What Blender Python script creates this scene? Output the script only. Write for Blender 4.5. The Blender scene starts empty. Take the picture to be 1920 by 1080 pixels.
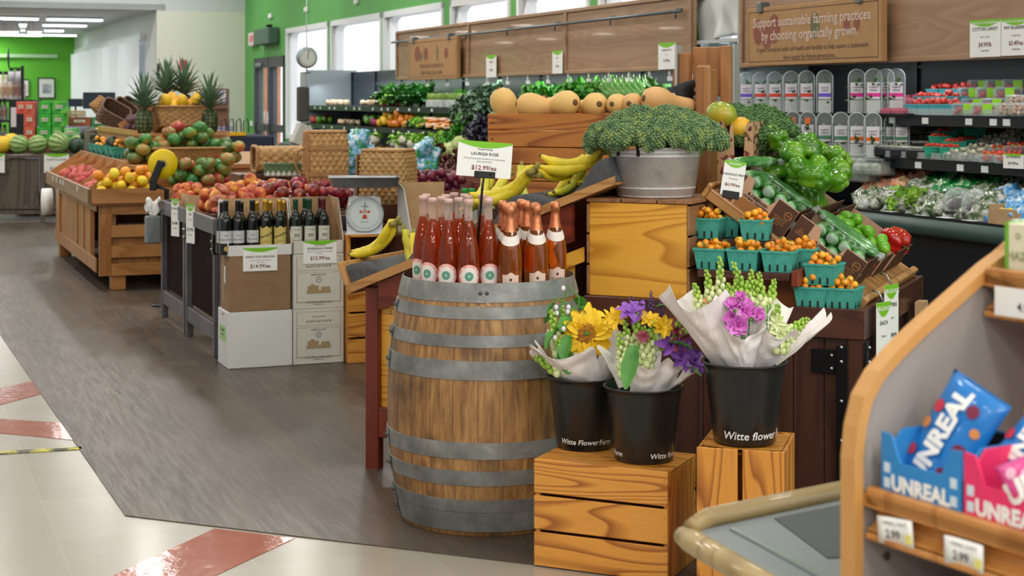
import bpy, math, random
from mathutils import Vector, Matrix, noise
R = math.radians
PI = math.pi
random.seed(7)
SC = bpy.context.scene
COL = SC.collection
CAMH, FPX, YH = 1.6, 3000.0, 185.0
cam_d = bpy.data.cameras.new('camera')
cam_d.sensor_width = 36.0
cam_d.lens = 36.0*FPX/1920.0
cam_d.shift_y = -(540.0-YH)/1920.0
cam_d.clip_start = 0.05; cam_d.clip_end = 300
cam = bpy.data.objects.new('camera', cam_d); COL.objects.link(cam)
cam.location = (0, 0, CAMH); cam.rotation_euler = (R(90), 0, 0)
SC.camera = cam
cam_d.dof.use_dof = True
cam_d.dof.focus_distance = 6.1
cam_d.dof.aperture_fstop = 6.3
w = bpy.data.worlds.new('world'); SC.world = w; w.use_nodes = True
bg = w.node_tree.nodes['Background']
nt_ = w.node_tree; tcw = nt_.nodes.new('ShaderNodeTexCoord'); dp = nt_.nodes.new('ShaderNodeVectorMath'); dp.operation = 'DOT_PRODUCT'
nt_.links.new(tcw.outputs['Generated'], dp.inputs[0]); dp.inputs[1].default_value = (.93, .37, .1)
mr = nt_.nodes.new('ShaderNodeMapRange'); nt_.links.new(dp.outputs['Value'], mr.inputs[0])
mr.inputs[1].default_value = -.1; mr.inputs[2].default_value = .35; mr.inputs[3].default_value = 0.75; mr.inputs[4].default_value = 2.8
nt_.links.new(mr.outputs[0], bg.inputs[1]); bg.inputs[0].default_value = (0.95, 0.97, 1.0, 1)
SC.view_settings.view_transform = 'Standard'; SC.view_settings.look = 'None'
SC.view_settings.gamma = 1.0; SC.view_settings.use_curve_mapping = False
SC.view_settings.exposure = -0.74
SC.cycles.max_bounces = 8; SC.cycles.transparent_max_bounces = 16; SC.cycles.transmission_bounces = 6
SC.cycles.diffuse_bounces = 3; SC.cycles.glossy_bounces = 3
SC.cycles.caustics_reflective = False; SC.cycles.caustics_refractive = False
SC.cycles.use_denoising = True
SC.cycles.sample_clamp_indirect = 6.0
TH = R(21.57)
cT, sT = math.cos(TH), math.sin(TH)
def W(v, u, z=0.0):                       # room frame: v to the window wall, u receding along it
	return Vector((v*cT-u*sT, v*sT+u*cT, z))
def P(x, y, h):                           # where the sight line of a pixel meets height h
	Y = FPX*(CAMH-h)/(y-YH); return Vector(((x-960)*Y/FPX, Y, h))
def Q(x, y, Y): return Vector(((x-960)*Y/FPX, Y, CAMH-(y-YH)*Y/FPX))
def S(x, Y, h): return Vector(((x-960)*Y/FPX, Y, h))
def UX(x, v):                             # u of pixel column x in the plane v
	tx = (x-960)/FPX; Y = v/(tx*cT+sT); return Y*(-tx*sT+cT)
def RP(x, y, v):
	tx = (x-960)/FPX; Y = v/(tx*cT+sT); return (v, Y*(-tx*sT+cT), CAMH-(y-YH)*Y/FPX)
PH = R(-23.8); cP, sP = math.cos(PH), math.sin(PH)
IO = Vector((-0.600, 6.90, 0))
def I(t, s, z=0.0): return Vector((IO.x+t*cP-s*sP, IO.y+t*sP+s*cP, z))
def IP(x, y, s):
	tx = (x-960)/FPX
	t = (tx*(IO.y+s*cP)-IO.x+s*sP)/(cP-tx*sP)
	Y = IO.y+t*sP+s*cP
	return (t, s, CAMH-(y-YH)*Y/FPX)
def hexc(c):
	if not isinstance(c, str): return tuple(c)+(1,) if len(c) == 3 else tuple(c)
	c = c.lstrip('#'); o = []
	for k in (0, 2, 4):
		s = int(c[k:k+2], 16)/255.0
		o.append(s/12.92 if s <= 0.04045 else ((s+0.055)/1.055)**2.4)
	return tuple(o)+(1,)
MATS = {}
def newmat(name):
	m = bpy.data.materials.new(name); m.use_nodes = True; MATS[name] = m
	return m, m.node_tree, m.node_tree.nodes['Principled BSDF']
def plain(name, col, rough=0.5, metal=0.0, spec=0.5, trans=0.0, coat=0.0, emit=None, es=1.0, ior=1.45, sss=0):
	if name in MATS: return MATS[name]
	m, nt, b = newmat(name)
	b.inputs['Base Color'].default_value = hexc(col)
	b.inputs['Roughness'].default_value = rough; b.inputs['Metallic'].default_value = metal
	b.inputs['Specular IOR Level'].default_value = spec
	b.inputs['Transmission Weight'].default_value = trans
	b.inputs['Coat Weight'].default_value = coat; b.inputs['IOR'].default_value = ior
	if emit: b.inputs['Emission Color'].default_value = hexc(emit); b.inputs['Emission Strength'].default_value = es
	return m
def coords(nt, scale=(1, 1, 1), rot=(0, 0, 0)):
	tc = nt.nodes.new('ShaderNodeTexCoord'); mp = nt.nodes.new('ShaderNodeMapping')
	nt.links.new(tc.outputs['Object'], mp.inputs[0])
	mp.inputs['Scale'].default_value = scale; mp.inputs['Rotation'].default_value = rot
	return mp.outputs[0]
def nz(nt, vec, scale, detail=3, rough=0.55, dist=0.0):
	n = nt.nodes.new('ShaderNodeTexNoise'); n.inputs['Scale'].default_value = scale
	n.inputs['Detail'].default_value = detail; n.inputs['Roughness'].default_value = rough
	n.inputs['Distortion'].default_value = dist
	nt.links.new(vec, n.inputs['Vector']); return n.outputs[0]
def ramp(nt, fac, stops):
	r = nt.nodes.new('ShaderNodeValToRGB'); e = r.color_ramp.elements
	while len(e) > 1: e.remove(e[-1])
	e[0].position = stops[0][0]; e[0].color = hexc(stops[0][1])
	for p, c in stops[1:]:
		x = e.new(p); x.color = hexc(c)
	nt.links.new(fac, r.inputs[0]); return r.outputs[0]
def mathn(nt, op, a, b=None, c=None):
	n = nt.nodes.new('ShaderNodeMath'); n.operation = op
	for i, q in enumerate((a, b, c)):
		if q is None: continue
		if isinstance(q, (int, float)): n.inputs[i].default_value = q
		else: nt.links.new(q, n.inputs[i])
	return n.outputs[0]
def mixc(nt, fac, a, b, mode='MIX'):
	n = nt.nodes.new('ShaderNodeMix'); n.data_type = 'RGBA'; n.blend_type = mode
	for i, q in ((0, fac), (6, a), (7, b)):
		if isinstance(q, (int, float)): n.inputs[i].default_value = q
		elif isinstance(q, (str, tuple)): n.inputs[i].default_value = hexc(q)
		else: nt.links.new(q, n.inputs[i])
	return n.outputs[2]
def bump(nt, b, h, strength=0.3, dist=0.01):
	n = nt.nodes.new('ShaderNodeBump'); n.inputs['Strength'].default_value = strength
	n.inputs['Distance'].default_value = dist
	nt.links.new(h, n.inputs['Height']); nt.links.new(n.outputs[0], b.inputs['Normal'])
def mottle(name, stops, scale=8, rough=0.5, detail=4, bmp=0.0, bscale=None, spec=0.5, vec=(1, 1, 1), coat=0, rnd=0.0, trans=0, metal=0, dist=0, bdist=0.01):
	if name in MATS: return MATS[name]
	m, nt, b = newmat(name)
	v = coords(nt, vec); n = nz(nt, v, scale, detail, 0.6, dist)
	c = ramp(nt, n, stops)
	if rnd:
		oi = nt.nodes.new('ShaderNodeObjectInfo')
		h = nt.nodes.new('ShaderNodeHueSaturation')
		nt.links.new(c, h.inputs['Color'])
		nt.links.new(mathn(nt, 'MULTIPLY_ADD', oi.outputs['Random'], rnd, 0.5-rnd/2), h.inputs['Hue'])
		nt.links.new(mathn(nt, 'MULTIPLY_ADD', oi.outputs['Random'], rnd*6, 1-rnd*3), h.inputs['Value'])
		c = h.outputs[0]
	nt.links.new(c, b.inputs['Base Color'])
	b.inputs['Roughness'].default_value = rough; b.inputs['Specular IOR Level'].default_value = spec
	b.inputs['Coat Weight'].default_value = coat; b.inputs['Transmission Weight'].default_value = trans
	b.inputs['Metallic'].default_value = metal
	if bmp: bump(nt, b, nz(nt, v, bscale or scale*4, 3), bmp, bdist)
	return m
def wood(name, dark, light, axis='x', s=1.0, rough=0.45, rings=9.0, knots=None, coat=0.1, contrast=1.0):
	"""sawn board: rings of a noise field stretched along the grain"""
	if name in MATS: return MATS[name]
	m, nt, b = newmat(name)
	k = {'x': (0.55, 5, 5), 'y': (5, 0.55, 5), 'z': (5, 5, 0.55)}[axis]
	v = coords(nt, tuple(q*s for q in k))
	oi = nt.nodes.new('ShaderNodeObjectInfo')
	n = nz(nt, v, 1.0, 1.5, 0.4, 0.3)
	f = mathn(nt, 'FRACT', mathn(nt, 'MULTIPLY_ADD', n, rings, mathn(nt, 'MULTIPLY', oi.outputs['Random'], 3.0)))
	f = mathn(nt, 'SMOOTH_MIN', f, mathn(nt, 'MULTIPLY', mathn(nt, 'SUBTRACT', 1.0, f), 4.0), 0.15)
	c = ramp(nt, f, [(0.0, dark), (0.35*contrast, light), (1.0, light)])
	fi = nz(nt, coords(nt, tuple(q*s*14 for q in k)), 1.0, 2, 0.6)
	c = mixc(nt, mathn(nt, 'MULTIPLY', fi, 0.35), c, dark)
	nt.links.new(c, b.inputs['Base Color'])
	b.inputs['Roughness'].default_value = rough; b.inputs['Coat Weight'].default_value = coat
	bump(nt, b, f, 0.08, 0.002)
	return m
def clear(name, tint='#ffffff', fac=0.22, rough=0.08, fk=0.5):
	if name in MATS: return MATS[name]
	m = bpy.data.materials.new(name); m.use_nodes = True; MATS[name] = m
	nt = m.node_tree; nt.nodes.clear()
	o = nt.nodes.new('ShaderNodeOutputMaterial'); t = nt.nodes.new('ShaderNodeBsdfTransparent')
	g = nt.nodes.new('ShaderNodeBsdfPrincipled'); mx = nt.nodes.new('ShaderNodeMixShader')
	t.inputs[0].default_value = hexc(tint)
	g.inputs['Base Color'].default_value = (0.8, 0.85, 0.85, 1); g.inputs['Roughness'].default_value = rough
	g.inputs['Specular IOR Level'].default_value = 0.9
	lw = nt.nodes.new('ShaderNodeLayerWeight'); lw.inputs[0].default_value = 0.35
	f = mathn(nt, 'MULTIPLY_ADD', lw.outputs['Facing'], fk, fac)
	nt.links.new(f, mx.inputs[0]); nt.links.new(t.outputs[0], mx.inputs[1]); nt.links.new(g.outputs[0], mx.inputs[2])
	nt.links.new(mx.outputs[0], o.inputs[0]); return m
class MB:
	def __init__(s): s.v = []; s.f = []; s.m = []; s.sm = []; s.cur = 0; s.smooth = False; s.M = Matrix.Identity(4)
	def add(s, vs, fs, smooth=None):
		b = len(s.v); s.v += [tuple(s.M @ Vector(p)) for p in vs]
		for f in fs:
			s.f.append(tuple(b+i for i in f)); s.m.append(s.cur); s.sm.append(s.smooth if smooth is None else smooth)
		return s
	def box(s, x0, x1, y0, y1, z0, z1, b=0.0):
		if x1 < x0: x0, x1 = x1, x0
		if y1 < y0: y0, y1 = y1, y0
		if z1 < z0: z0, z1 = z1, z0
		if b <= 0:
			v = [(x, y, z) for z in (z0, z1) for y in (y0, y1) for x in (x0, x1)]
			return s.add(v, [(0, 2, 3, 1), (4, 5, 7, 6), (0, 1, 5, 4), (2, 6, 7, 3), (0, 4, 6, 2), (1, 3, 7, 5)], False)
		b = min(b, (x1-x0)*.45, (y1-y0)*.45, (z1-z0)*.45)
		v = []; idx = {}
		for i, x in enumerate((x0, x1)):
			for j, y in enumerate((y0, y1)):
				for k, z in enumerate((z0, z1)):
					ix = x+(b if i == 0 else -b); iy = y+(b if j == 0 else -b); iz = z+(b if k == 0 else -b)
					for a, p in enumerate(((x, iy, iz), (ix, y, iz), (ix, iy, z))):
						idx[(i, j, k, a)] = len(v); v.append(p)
		f = []
		for i in (0, 1):
			f.append([idx[(i, 0, 0, 0)], idx[(i, 1, 0, 0)], idx[(i, 1, 1, 0)], idx[(i, 0, 1, 0)]])
			f.append([idx[(0, i, 0, 1)], idx[(1, i, 0, 1)], idx[(1, i, 1, 1)], idx[(0, i, 1, 1)]])
			f.append([idx[(0, 0, i, 2)], idx[(1, 0, i, 2)], idx[(1, 1, i, 2)], idx[(0, 1, i, 2)]])
			for j in (0, 1):
				f.append([idx[(i, j, 0, 0)], idx[(i, j, 1, 0)], idx[(i, j, 1, 1)], idx[(i, j, 0, 1)]])
				f.append([idx[(i, 0, j, 0)], idx[(i, 1, j, 0)], idx[(i, 1, j, 2)], idx[(i, 0, j, 2)]])
				f.append([idx[(0, i, j, 1)], idx[(1, i, j, 1)], idx[(1, i, j, 2)], idx[(0, i, j, 2)]])
				for k in (0, 1): f.append([idx[(i, j, k, 0)], idx[(i, j, k, 1)], idx[(i, j, k, 2)]])
		return s.add(v, f, False)
	def quad(s, a, b, c, d): return s.add([a, b, c, d], [(0, 1, 2, 3)])
	def prism(s, pts, z0, z1):            # polygon in xy, extruded in z
		n = len(pts)
		v = [(p[0], p[1], z0) for p in pts]+[(p[0], p[1], z1) for p in pts]
		f = [tuple(range(n))[::-1], tuple(range(n, 2*n))]+[(i, (i+1) % n, n+(i+1) % n, n+i) for i in range(n)]
		return s.add(v, f, False)
	def prism_y(s, pts, y0, y1):          # polygon in xz, extruded in y
		n = len(pts)
		v = [(p[0], y0, p[1]) for p in pts]+[(p[0], y1, p[1]) for p in pts]
		f = [tuple(range(n))[::-1], tuple(range(n, 2*n))]+[(i, (i+1) % n, n+(i+1) % n, n+i) for i in range(n)]
		return s.add(v, f, False)
	def prism_x(s, pts, x0, x1):          # polygon in yz, extruded in x
		n = len(pts)
		v = [(x0, p[0], p[1]) for p in pts]+[(x1, p[0], p[1]) for p in pts]
		f = [tuple(range(n))[::-1], tuple(range(n, 2*n))]+[(i, (i+1) % n, n+(i+1) % n, n+i) for i in range(n)]
		return s.add(v, f, False)
	def lathe(s, prof, n=24, c=(0, 0, 0), cap0=True, cap1=True, smooth=True, fn=None):
		v = []; f = []
		for j, (r, z) in enumerate(prof):
			for i in range(n):
				a = 2*PI*i/n; k = fn(a, j/(len(prof)-1)) if fn else 1
				v.append((c[0]+r*k*math.cos(a), c[1]+r*k*math.sin(a), c[2]+z))
		for j in range(len(prof)-1):
			for i in range(n):
				f.append((j*n+i, j*n+(i+1) % n, (j+1)*n+(i+1) % n, (j+1)*n+i))
		s.add(v, f, smooth)
		if cap0 and prof[0][0] > 1e-5: s.add(v[:n], [tuple(range(n))[::-1]], False)
		if cap1 and prof[-1][0] > 1e-5: s.add(v[-n:], [tuple(range(n))], False)
		return s
	def ball(s, c, r, nu=12, nv=8, fn=None):
		rx, ry, rz = r if isinstance(r, (tuple, list)) else (r, r, r)
		v = [(c[0], c[1], c[2]-rz*(fn(0, 0) if fn else 1))]; f = []
		for j in range(1, nv):
			th = PI*j/nv
			for i in range(nu):
				a = 2*PI*i/nu; k = fn(a, j/nv) if fn else 1
				v.append((c[0]+rx*k*math.sin(th)*math.cos(a), c[1]+ry*k*math.sin(th)*math.sin(a), c[2]-rz*k*math.cos(th)))
		v.append((c[0], c[1], c[2]+rz*(fn(0, 1) if fn else 1)))
		for i in range(nu): f.append((0, 1+(i+1) % nu, 1+i))
		for j in range(nv-2):
			for i in range(nu):
				a = 1+j*nu; f.append((a+i, a+(i+1) % nu, a+nu+(i+1) % nu, a+nu+i))
		a = 1+(nv-2)*nu
		for i in range(nu): f.append((a+i, a+(i+1) % nu, len(v)-1))
		return s.add(v, f, True)
	def tube(s, pts, r, n=8, cap=True, flat=1.0, closed=False):
		pts = [Vector(p) for p in pts]; m = len(pts); v = []; f = []
		up = Vector((0, 0, 1)); prev = None
		for j, p in enumerate(pts):
			if closed: d = pts[(j+1) % m]-pts[j-1]
			else: d = pts[min(j+1, m-1)]-pts[max(j-1, 0)]
			d.normalize()
			if prev is None:
				a = d.cross(up)
				if a.length < 0.05: a = d.cross(Vector((1, 0, 0)))
			else: a = prev-d*prev.dot(d)
			a.normalize(); prev = a; b = d.cross(a)
			rr = r[j] if isinstance(r, (list, tuple)) else r
			for i in range(n):
				q = 2*PI*i/n; v.append(tuple(p+a*rr*math.cos(q)+b*rr*flat*math.sin(q)))
		for j in range(m if closed else m-1):
			for i in range(n):
				k = (j+1) % m
				f.append((j*n+i, j*n+(i+1) % n, k*n+(i+1) % n, k*n+i))
		if cap and not closed: f += [tuple(range(n))[::-1], tuple(range((m-1)*n, m*n))]
		return s.add(v, f, True)
	def grid(s, fn, nu, nv, smooth=True, closed=False):
		v = [fn(i/nu, j/nv) for j in range(nv+1) for i in range(nu+(0 if closed else 1))]
		k = nu if closed else nu+1; f = []
		for j in range(nv):
			for i in range(nu):
				f.append((j*k+i, j*k+(i+1) % k, (j+1)*k+(i+1) % k, (j+1)*k+i))
		return s.add(v, f, smooth)
	def mesh(s, name, mats, fix=True):
		me = bpy.data.meshes.new(name); me.from_pydata(s.v, [], s.f)
		for q in (mats if isinstance(mats, (list, tuple)) else [mats]): me.materials.append(q)
		me.polygons.foreach_set('material_index', s.m); me.polygons.foreach_set('use_smooth', s.sm)
		if fix:
			import bmesh
			b = bmesh.new(); b.from_mesh(me); bmesh.ops.remove_doubles(b, verts=b.verts, dist=1e-5)
			bmesh.ops.recalc_face_normals(b, faces=b.faces); b.to_mesh(me); b.free()
		me.update(); return me
def label(o, lab=None, cat=None, group=None, kind=None):
	if lab: o['label'] = lab
	if cat: o['category'] = cat
	if group: o['group'] = group
	if kind: o['kind'] = kind
	return o
def obj(name, mb, mats, parent=None, loc=None, rz=None, rot=None, scale=None, thick=0, fix=True):
	me = mb.mesh(name, mats, fix) if isinstance(mb, MB) else mb
	o = bpy.data.objects.new(name, me); COL.objects.link(o)
	if parent: o.parent = parent
	if loc is not None: o.location = loc
	if rz is not None: o.rotation_euler = (0, 0, rz)
	if rot is not None: o.rotation_euler = rot
	if scale is not None: o.scale = scale if isinstance(scale, (tuple, list)) else (scale,)*3
	if thick:
		md = o.modifiers.new('solid', 'SOLIDIFY'); md.thickness = thick; md.offset = 0
	return o
def T(name, lab, cat, loc=(0, 0, 0), rz=0.0, group=None, rot=None):
	o = bpy.data.objects.new(name, None); COL.objects.link(o)
	o.empty_display_size = 0.05
	o.location = loc; o.rotation_euler = rot if rot is not None else (0, 0, rz)
	return label(o, lab, cat, group)
CH = {}
def kids(o):
	if o.name not in CH: CH[o.name] = list(o.children)
	return CH[o.name]
def dup(o, loc=None, rz=None, rot=None, scale=None, lab=None, group=None, parent=None):
	c = o.copy(); COL.objects.link(c); c.parent = parent
	if loc is not None: c.location = loc
	if rz is not None: c.rotation_euler = (0, 0, rz)
	if rot is not None: c.rotation_euler = rot
	if scale is not None: c.scale = scale if isinstance(scale, (tuple, list)) else (scale,)*3
	if lab: c['label'] = lab
	if group: c['group'] = group
	for k in kids(o): dup(k, parent=c)
	return c
class Kind:
	"""first placement uses the prototype itself, later ones copy it"""
	def __init__(s, maker): s.mk = maker; s.o = None
	def put(s, loc, rz=0, rot=None, scale=None, lab=None, group=None):
		r = rot if rot is not None else (0, 0, rz)
		if s.o is None:
			s.o = s.mk(); o = s.o; kids(o)
			o.location = loc; o.rotation_euler = r
			o.scale = (scale if isinstance(scale, (tuple, list)) else (scale,)*3) if scale is not None else (1, 1, 1)
			if lab: o['label'] = lab
			if group: o['group'] = group
			return o
		return dup(s.o, loc, rot=r, scale=scale if scale is not None else 1.0, lab=lab, group=group)
def struct(name, mb, mats, rz=0.0, loc=(0, 0, 0), **k):
	o = obj(name, mb, mats, loc=loc, rz=rz, **k); o['kind'] = 'structure'; return o
TXT = {}
def text_mesh(s, size=0.05, align='CENTER', shear=0.0, bold=0.0):
	key = (s, size, align, shear, bold)
	if key in TXT: return TXT[key]
	cu = bpy.data.curves.new('lettering', 'FONT'); cu.body = s; cu.size = size; cu.align_x = align
	cu.align_y = 'CENTER'; cu.shear = shear; cu.offset = bold*size; cu.resolution_u = 2
	o = bpy.data.objects.new('lettering', cu); COL.objects.link(o)
	dg = bpy.context.evaluated_depsgraph_get()
	me = bpy.data.meshes.new_from_object(o.evaluated_get(dg))
	vs = [tuple(v.co) for v in me.vertices]; fs = [tuple(p.vertices) for p in me.polygons]
	bpy.data.objects.remove(o); bpy.data.curves.remove(cu); bpy.data.meshes.remove(me)
	TXT[key] = (vs, fs); return TXT[key]
def lettering(mb, s, x, z, size, y=0.0, align='CENTER', shear=0.0, bold=0.012, wrap=None, rot=0.0):
	"""letters in the xz plane facing -y; wrap = cylinder radius (or fn(z)) about the z axis"""
	vs, fs = text_mesh(s, size, align, shear, bold)
	out = []
	for a, b, _ in vs:
		if rot: a, b = a*math.cos(rot)-b*math.sin(rot), a*math.sin(rot)+b*math.cos(rot)
		if wrap:
			r = wrap(z+b) if callable(wrap) else wrap
			q = (x+a)/r; out.append((r*math.sin(q), -r*math.cos(q), z+b))
		else: out.append((x+a, y, z+b))
	mb.add(out, fs, False)
WHITE = plain('card_white', '#f4f4f0', 0.5)
GREEN = plain('card_green', '#7cc324', 0.5)
INK = plain('ink_black', '#2a2a30', 0.6)
REDINK = plain('ink_dark_red', '#7a1f2b', 0.6)
GREYINK = plain('ink_grey', '#8a8a8a', 0.6)
def card_parts(root, w, h, lines, arc=True, x0=0.0, z0=0.0, y=0.0, th=0.0015, head=None):
	"""price card: white sheet, green curved header, lines = (text, size, z, mat)"""
	b = MB(); b.box(x0-w/2, x0+w/2, y, y+th, z0, z0+h); obj('card', b, WHITE, root)
	if arc:
		b = MB(); n = 14; d = h*0.14; e = h*0.05
		top = [(x0-w/2, z0+h), (x0+w/2, z0+h)]
		bot = [(x0+w/2-w*i/n, z0+h-e-d*math.sin(PI*i/n)) for i in range(n+1)]
		pts = top+bot
		b.add([(p[0], y-0.0006, p[1]) for p in pts], [tuple(range(len(pts)))], False)
		obj('green_header', b, GREEN, root)
		if head:
			b = MB(); lettering(b, head, x0, z0+h-0.085*h, h*0.085, y-0.0012); obj('header_text', b, WHITE, root)
	by = {}
	for t, sz, z, m in lines: by.setdefault(m.name, (m, []))[1].append((t, sz, z))
	for k, (m, L) in by.items():
		b = MB()
		for t, sz, z in L: lettering(b, t, x0, z0+z, sz, y-0.0012)
		obj('printed_text' if m is INK else ('price_text' if m is REDINK else 'small_print'), b, m, root)
def price_card(lab, loc, rz, w, h, lines, head=None, group=None, rot=None, clip=None, name='price_card'):
	r = T(name, lab, 'price card', loc, rz, group, rot)
	card_parts(r, w, h, lines, head=head)
	if clip:
		b = MB(); b.box(-clip/2, clip/2, -0.006, 0.006, -0.012, 0.018, 0.002); obj('clip', b, BLACKP, r)
	return r
BLACKP = plain('black_plastic', '#17181a', 0.4)
STEEL = plain('brushed_steel', '#b8bcc0', 0.28, 1.0)
GALV = mottle('galvanised_zinc', [(0.3, '#cfd1d2'), (0.6, '#eff0f0')], 14, 0.28, metal=0.15, bmp=0.1)
# ================================================================ lamps of the sales floor (ceiling, above the frame) and added fill rows
def lamp(loc, power, size=0.45, col=(1, 0.97, 0.92)):
	l = bpy.data.lights.new('ceiling_lamp', 'AREA'); l.shape = 'DISK'; l.size = size; l.energy = power; l.color = col
	o = bpy.data.objects.new('ceiling_lamp', l); COL.objects.link(o); o.location = loc
for u in (-7.0, -4.5, -2, 1.0, 4.0, 7.0, 10.0, 13.5, 17.5, 22, 27, 31.5):
	for v in (-4.5, -1.8, 0.9, 3.4, 5.5):
		lamp(W(v, u, 4.75), (120 if u < 0 else 38) if u < 12 else 80)  # stronger rows behind the camera are added fill for the front faces
for u in (36, 40, 44, 47.5):
	for v in (-6, -2, 2.5): lamp(W(v, u, 3.38), 85, 0.6)
# ================================================================ floor
TILE = None
def tile_mat():
	m, nt, b = newmat('vinyl_tile_cream')
	v = coords(nt)
	br = nt.nodes.new('ShaderNodeTexBrick'); nt.links.new(v, br.inputs['Vector'])
	br.offset = 0.0; br.inputs['Scale'].default_value = 1.0
	br.inputs['Brick Width'].default_value = 0.6; br.inputs['Row Height'].default_value = 0.6
	br.inputs['Mortar Size'].default_value = 0.0015
	br.inputs['Color1'].default_value = hexc('#a9a294'); br.inputs['Color2'].default_value = hexc('#a29a8b')
	br.inputs['Mortar'].default_value = hexc('#b3ab9c')
	n = nz(nt, v, 3, 5)
	c = mixc(nt, mathn(nt, 'MULTIPLY', n, 0.22), br.outputs[0], '#a99f8e')
	nt.links.new(c, b.inputs['Base Color'])
	nt.links.new(mathn(nt, 'MULTIPLY_ADD', n, 0.16, 0.16), b.inputs['Roughness'])
	b.inputs['Specular IOR Level'].default_value = 0.6; b.inputs['Coat Weight'].default_value = 0.15
	b.inputs['Coat Roughness'].default_value = 0.15
	bump(nt, b, nz(nt, v, 4, 3), 0.3, 0.006)
	return m
def plank_mat():
	m, nt, b = newmat('vinyl_plank_dark')
	v = coords(nt, (1, 1, 1), (0, 0, R(90)))
	br = nt.nodes.new('ShaderNodeTexBrick'); nt.links.new(v, br.inputs['Vector'])
	br.offset = 0.37; br.inputs['Scale'].default_value = 1.0
	br.inputs['Brick Width'].default_value = 1.2; br.inputs['Row Height'].default_value = 0.15
	br.inputs['Mortar Size'].default_value = 0.0012; br.inputs['Bias'].default_value = 0.0
	br.inputs['Color1'].default_value = hexc('#382e28'); br.inputs['Color2'].default_value = hexc('#5c4d41')
	br.inputs['Mortar'].default_value = hexc('#2a2320')
	g = coords(nt, (24, 1.6, 1))
	n = nz(nt, g, 1.7, 5, 0.65, 0.35)
	f = ramp(nt, n, [(.36, '#000000'), (.62, '#ffffff')])
	c = mixc(nt, mathn(nt, 'MULTIPLY', f, 0.38), br.outputs[0], '#332c28')
	c = mixc(nt, mathn(nt, 'MULTIPLY', nz(nt, coords(nt, (1, 0.4, 1)), 2.2, 3), 0.22), c, '#7d6e60')
	nt.links.new(c, b.inputs['Base Color'])
	nt.links.new(mathn(nt, 'MULTIPLY_ADD', f, 0.15, 0.30), b.inputs['Roughness'])
	b.inputs['Specular IOR Level'].default_value = 0.6
	bump(nt, b, f, 0.05, 0.001)
	return m
TILE = tile_mat()
mb = MB(); mb.box(-14, 9, -9, 52, -0.1, 0.0)
struct('floor', mb, TILE, rz=TH)
def inv(p): return (p.x*cT+p.y*sT, -p.x*sT+p.y*cT)
A0, B0, C0 = P(0, 627, 0), P(235, 968, 0), P(1000, 1060, 0)
dirA = (A0-B0).normalized(); dirC = (C0-B0).normalized()
pl = [inv(B0), inv(C0+dirC*4.5), (8.9, 4.0), (8.9, 51.5), (-13.5, 51.5), inv(B0+dirA*45)]
mb = MB(); mb.prism(pl, 0.0005, 0.004)
struct('floor', mb, plank_mat(), rz=TH)
TERRA = mottle('vinyl_tile_terracotta', [(0.3, '#a35a47'), (0.7, '#b56c59')], 6, 0.12, bmp=0.1)
def band(pts, m, z1=0.0022):
	q = [inv(P(x, y, 0)) for x, y in pts]
	b = MB(); b.prism(q, 0.0004, z1); struct('floor', b, m, rz=TH)
band([(-120, 753), (-120, 792), (77, 739), (63, 715)], TERRA)
band([(-120, 778), (-120, 801), (141, 826), (123, 794)], TERRA)
band([(213, 1080), (150, 1110), (340, 1110), (553, 1010), (402, 992)], TERRA)
b = MB(); b.prism([inv(P(x, y, 0)) for x, y in [(-150, 862), (-150, 856), (152, 839), (154, 843)]], 0.001, 0.004)
label(obj('floor_tape', b, mottle('hazard_tape', [(0.45, '#d9cf2e'), (0.55, '#3b3a30')], 9, 0.5, vec=(1, 1, 1)), rz=TH),
	  'worn yellow and black tape line stuck across the cream floor tiles', 'floor tape')
# ================================================================ window wall, far walls, ceilings
GRN = mottle('wall_green_paint', [(0.3, '#5aa552'), (0.7, '#63b05a')], 1.5, 0.6)
CREAM = plain('wall_cream_paint', '#dfe0d4', 0.7)
OFFW = plain('ceiling_white', '#e6e9ea', 0.8)
GRN2 = plain('wall_lime_paint', '#6cc83c', 0.6)
WV = 7.16
wins = []
for x0, x1 in ((538, 617), (622, 717), (721, 833), (847, 958)):
	wins.append((UX(x1, WV), UX(x0, WV)))
uu = wins[-1][0]-0.25
for k in range(3): wins.append((uu-2.1, uu)); uu -= 2.35
WZ0, WZ1 = 0.85, 2.92
dr = (UX(534, WV), UX(478, WV)); DZ = 2.42
ops = sorted([(a, b, WZ0, WZ1) for a, b in wins]+[(dr[0], dr[1], 0.0, DZ)])
mb = MB(); cur = 2.0; ZT = 5.2
for a, b, z0, z1 in ops:
	mb.box(WV, WV+.18, cur, a, 0, ZT)
	if z0 > 0: mb.box(WV, WV+.18, a, b, 0, z0)
	mb.box(WV, WV+.18, a, b, z1, ZT)
	cur = b
mb.box(WV, WV+.18, cur, 33.45, 0, ZT)
struct('wall_right', mb, GRN, rz=TH)
FRM = plain('window_frame_white', '#eef1f3', 0.45)
PANE = clear('window_pane', '#ffffff', 0.02, 0.02, .1)
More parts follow.
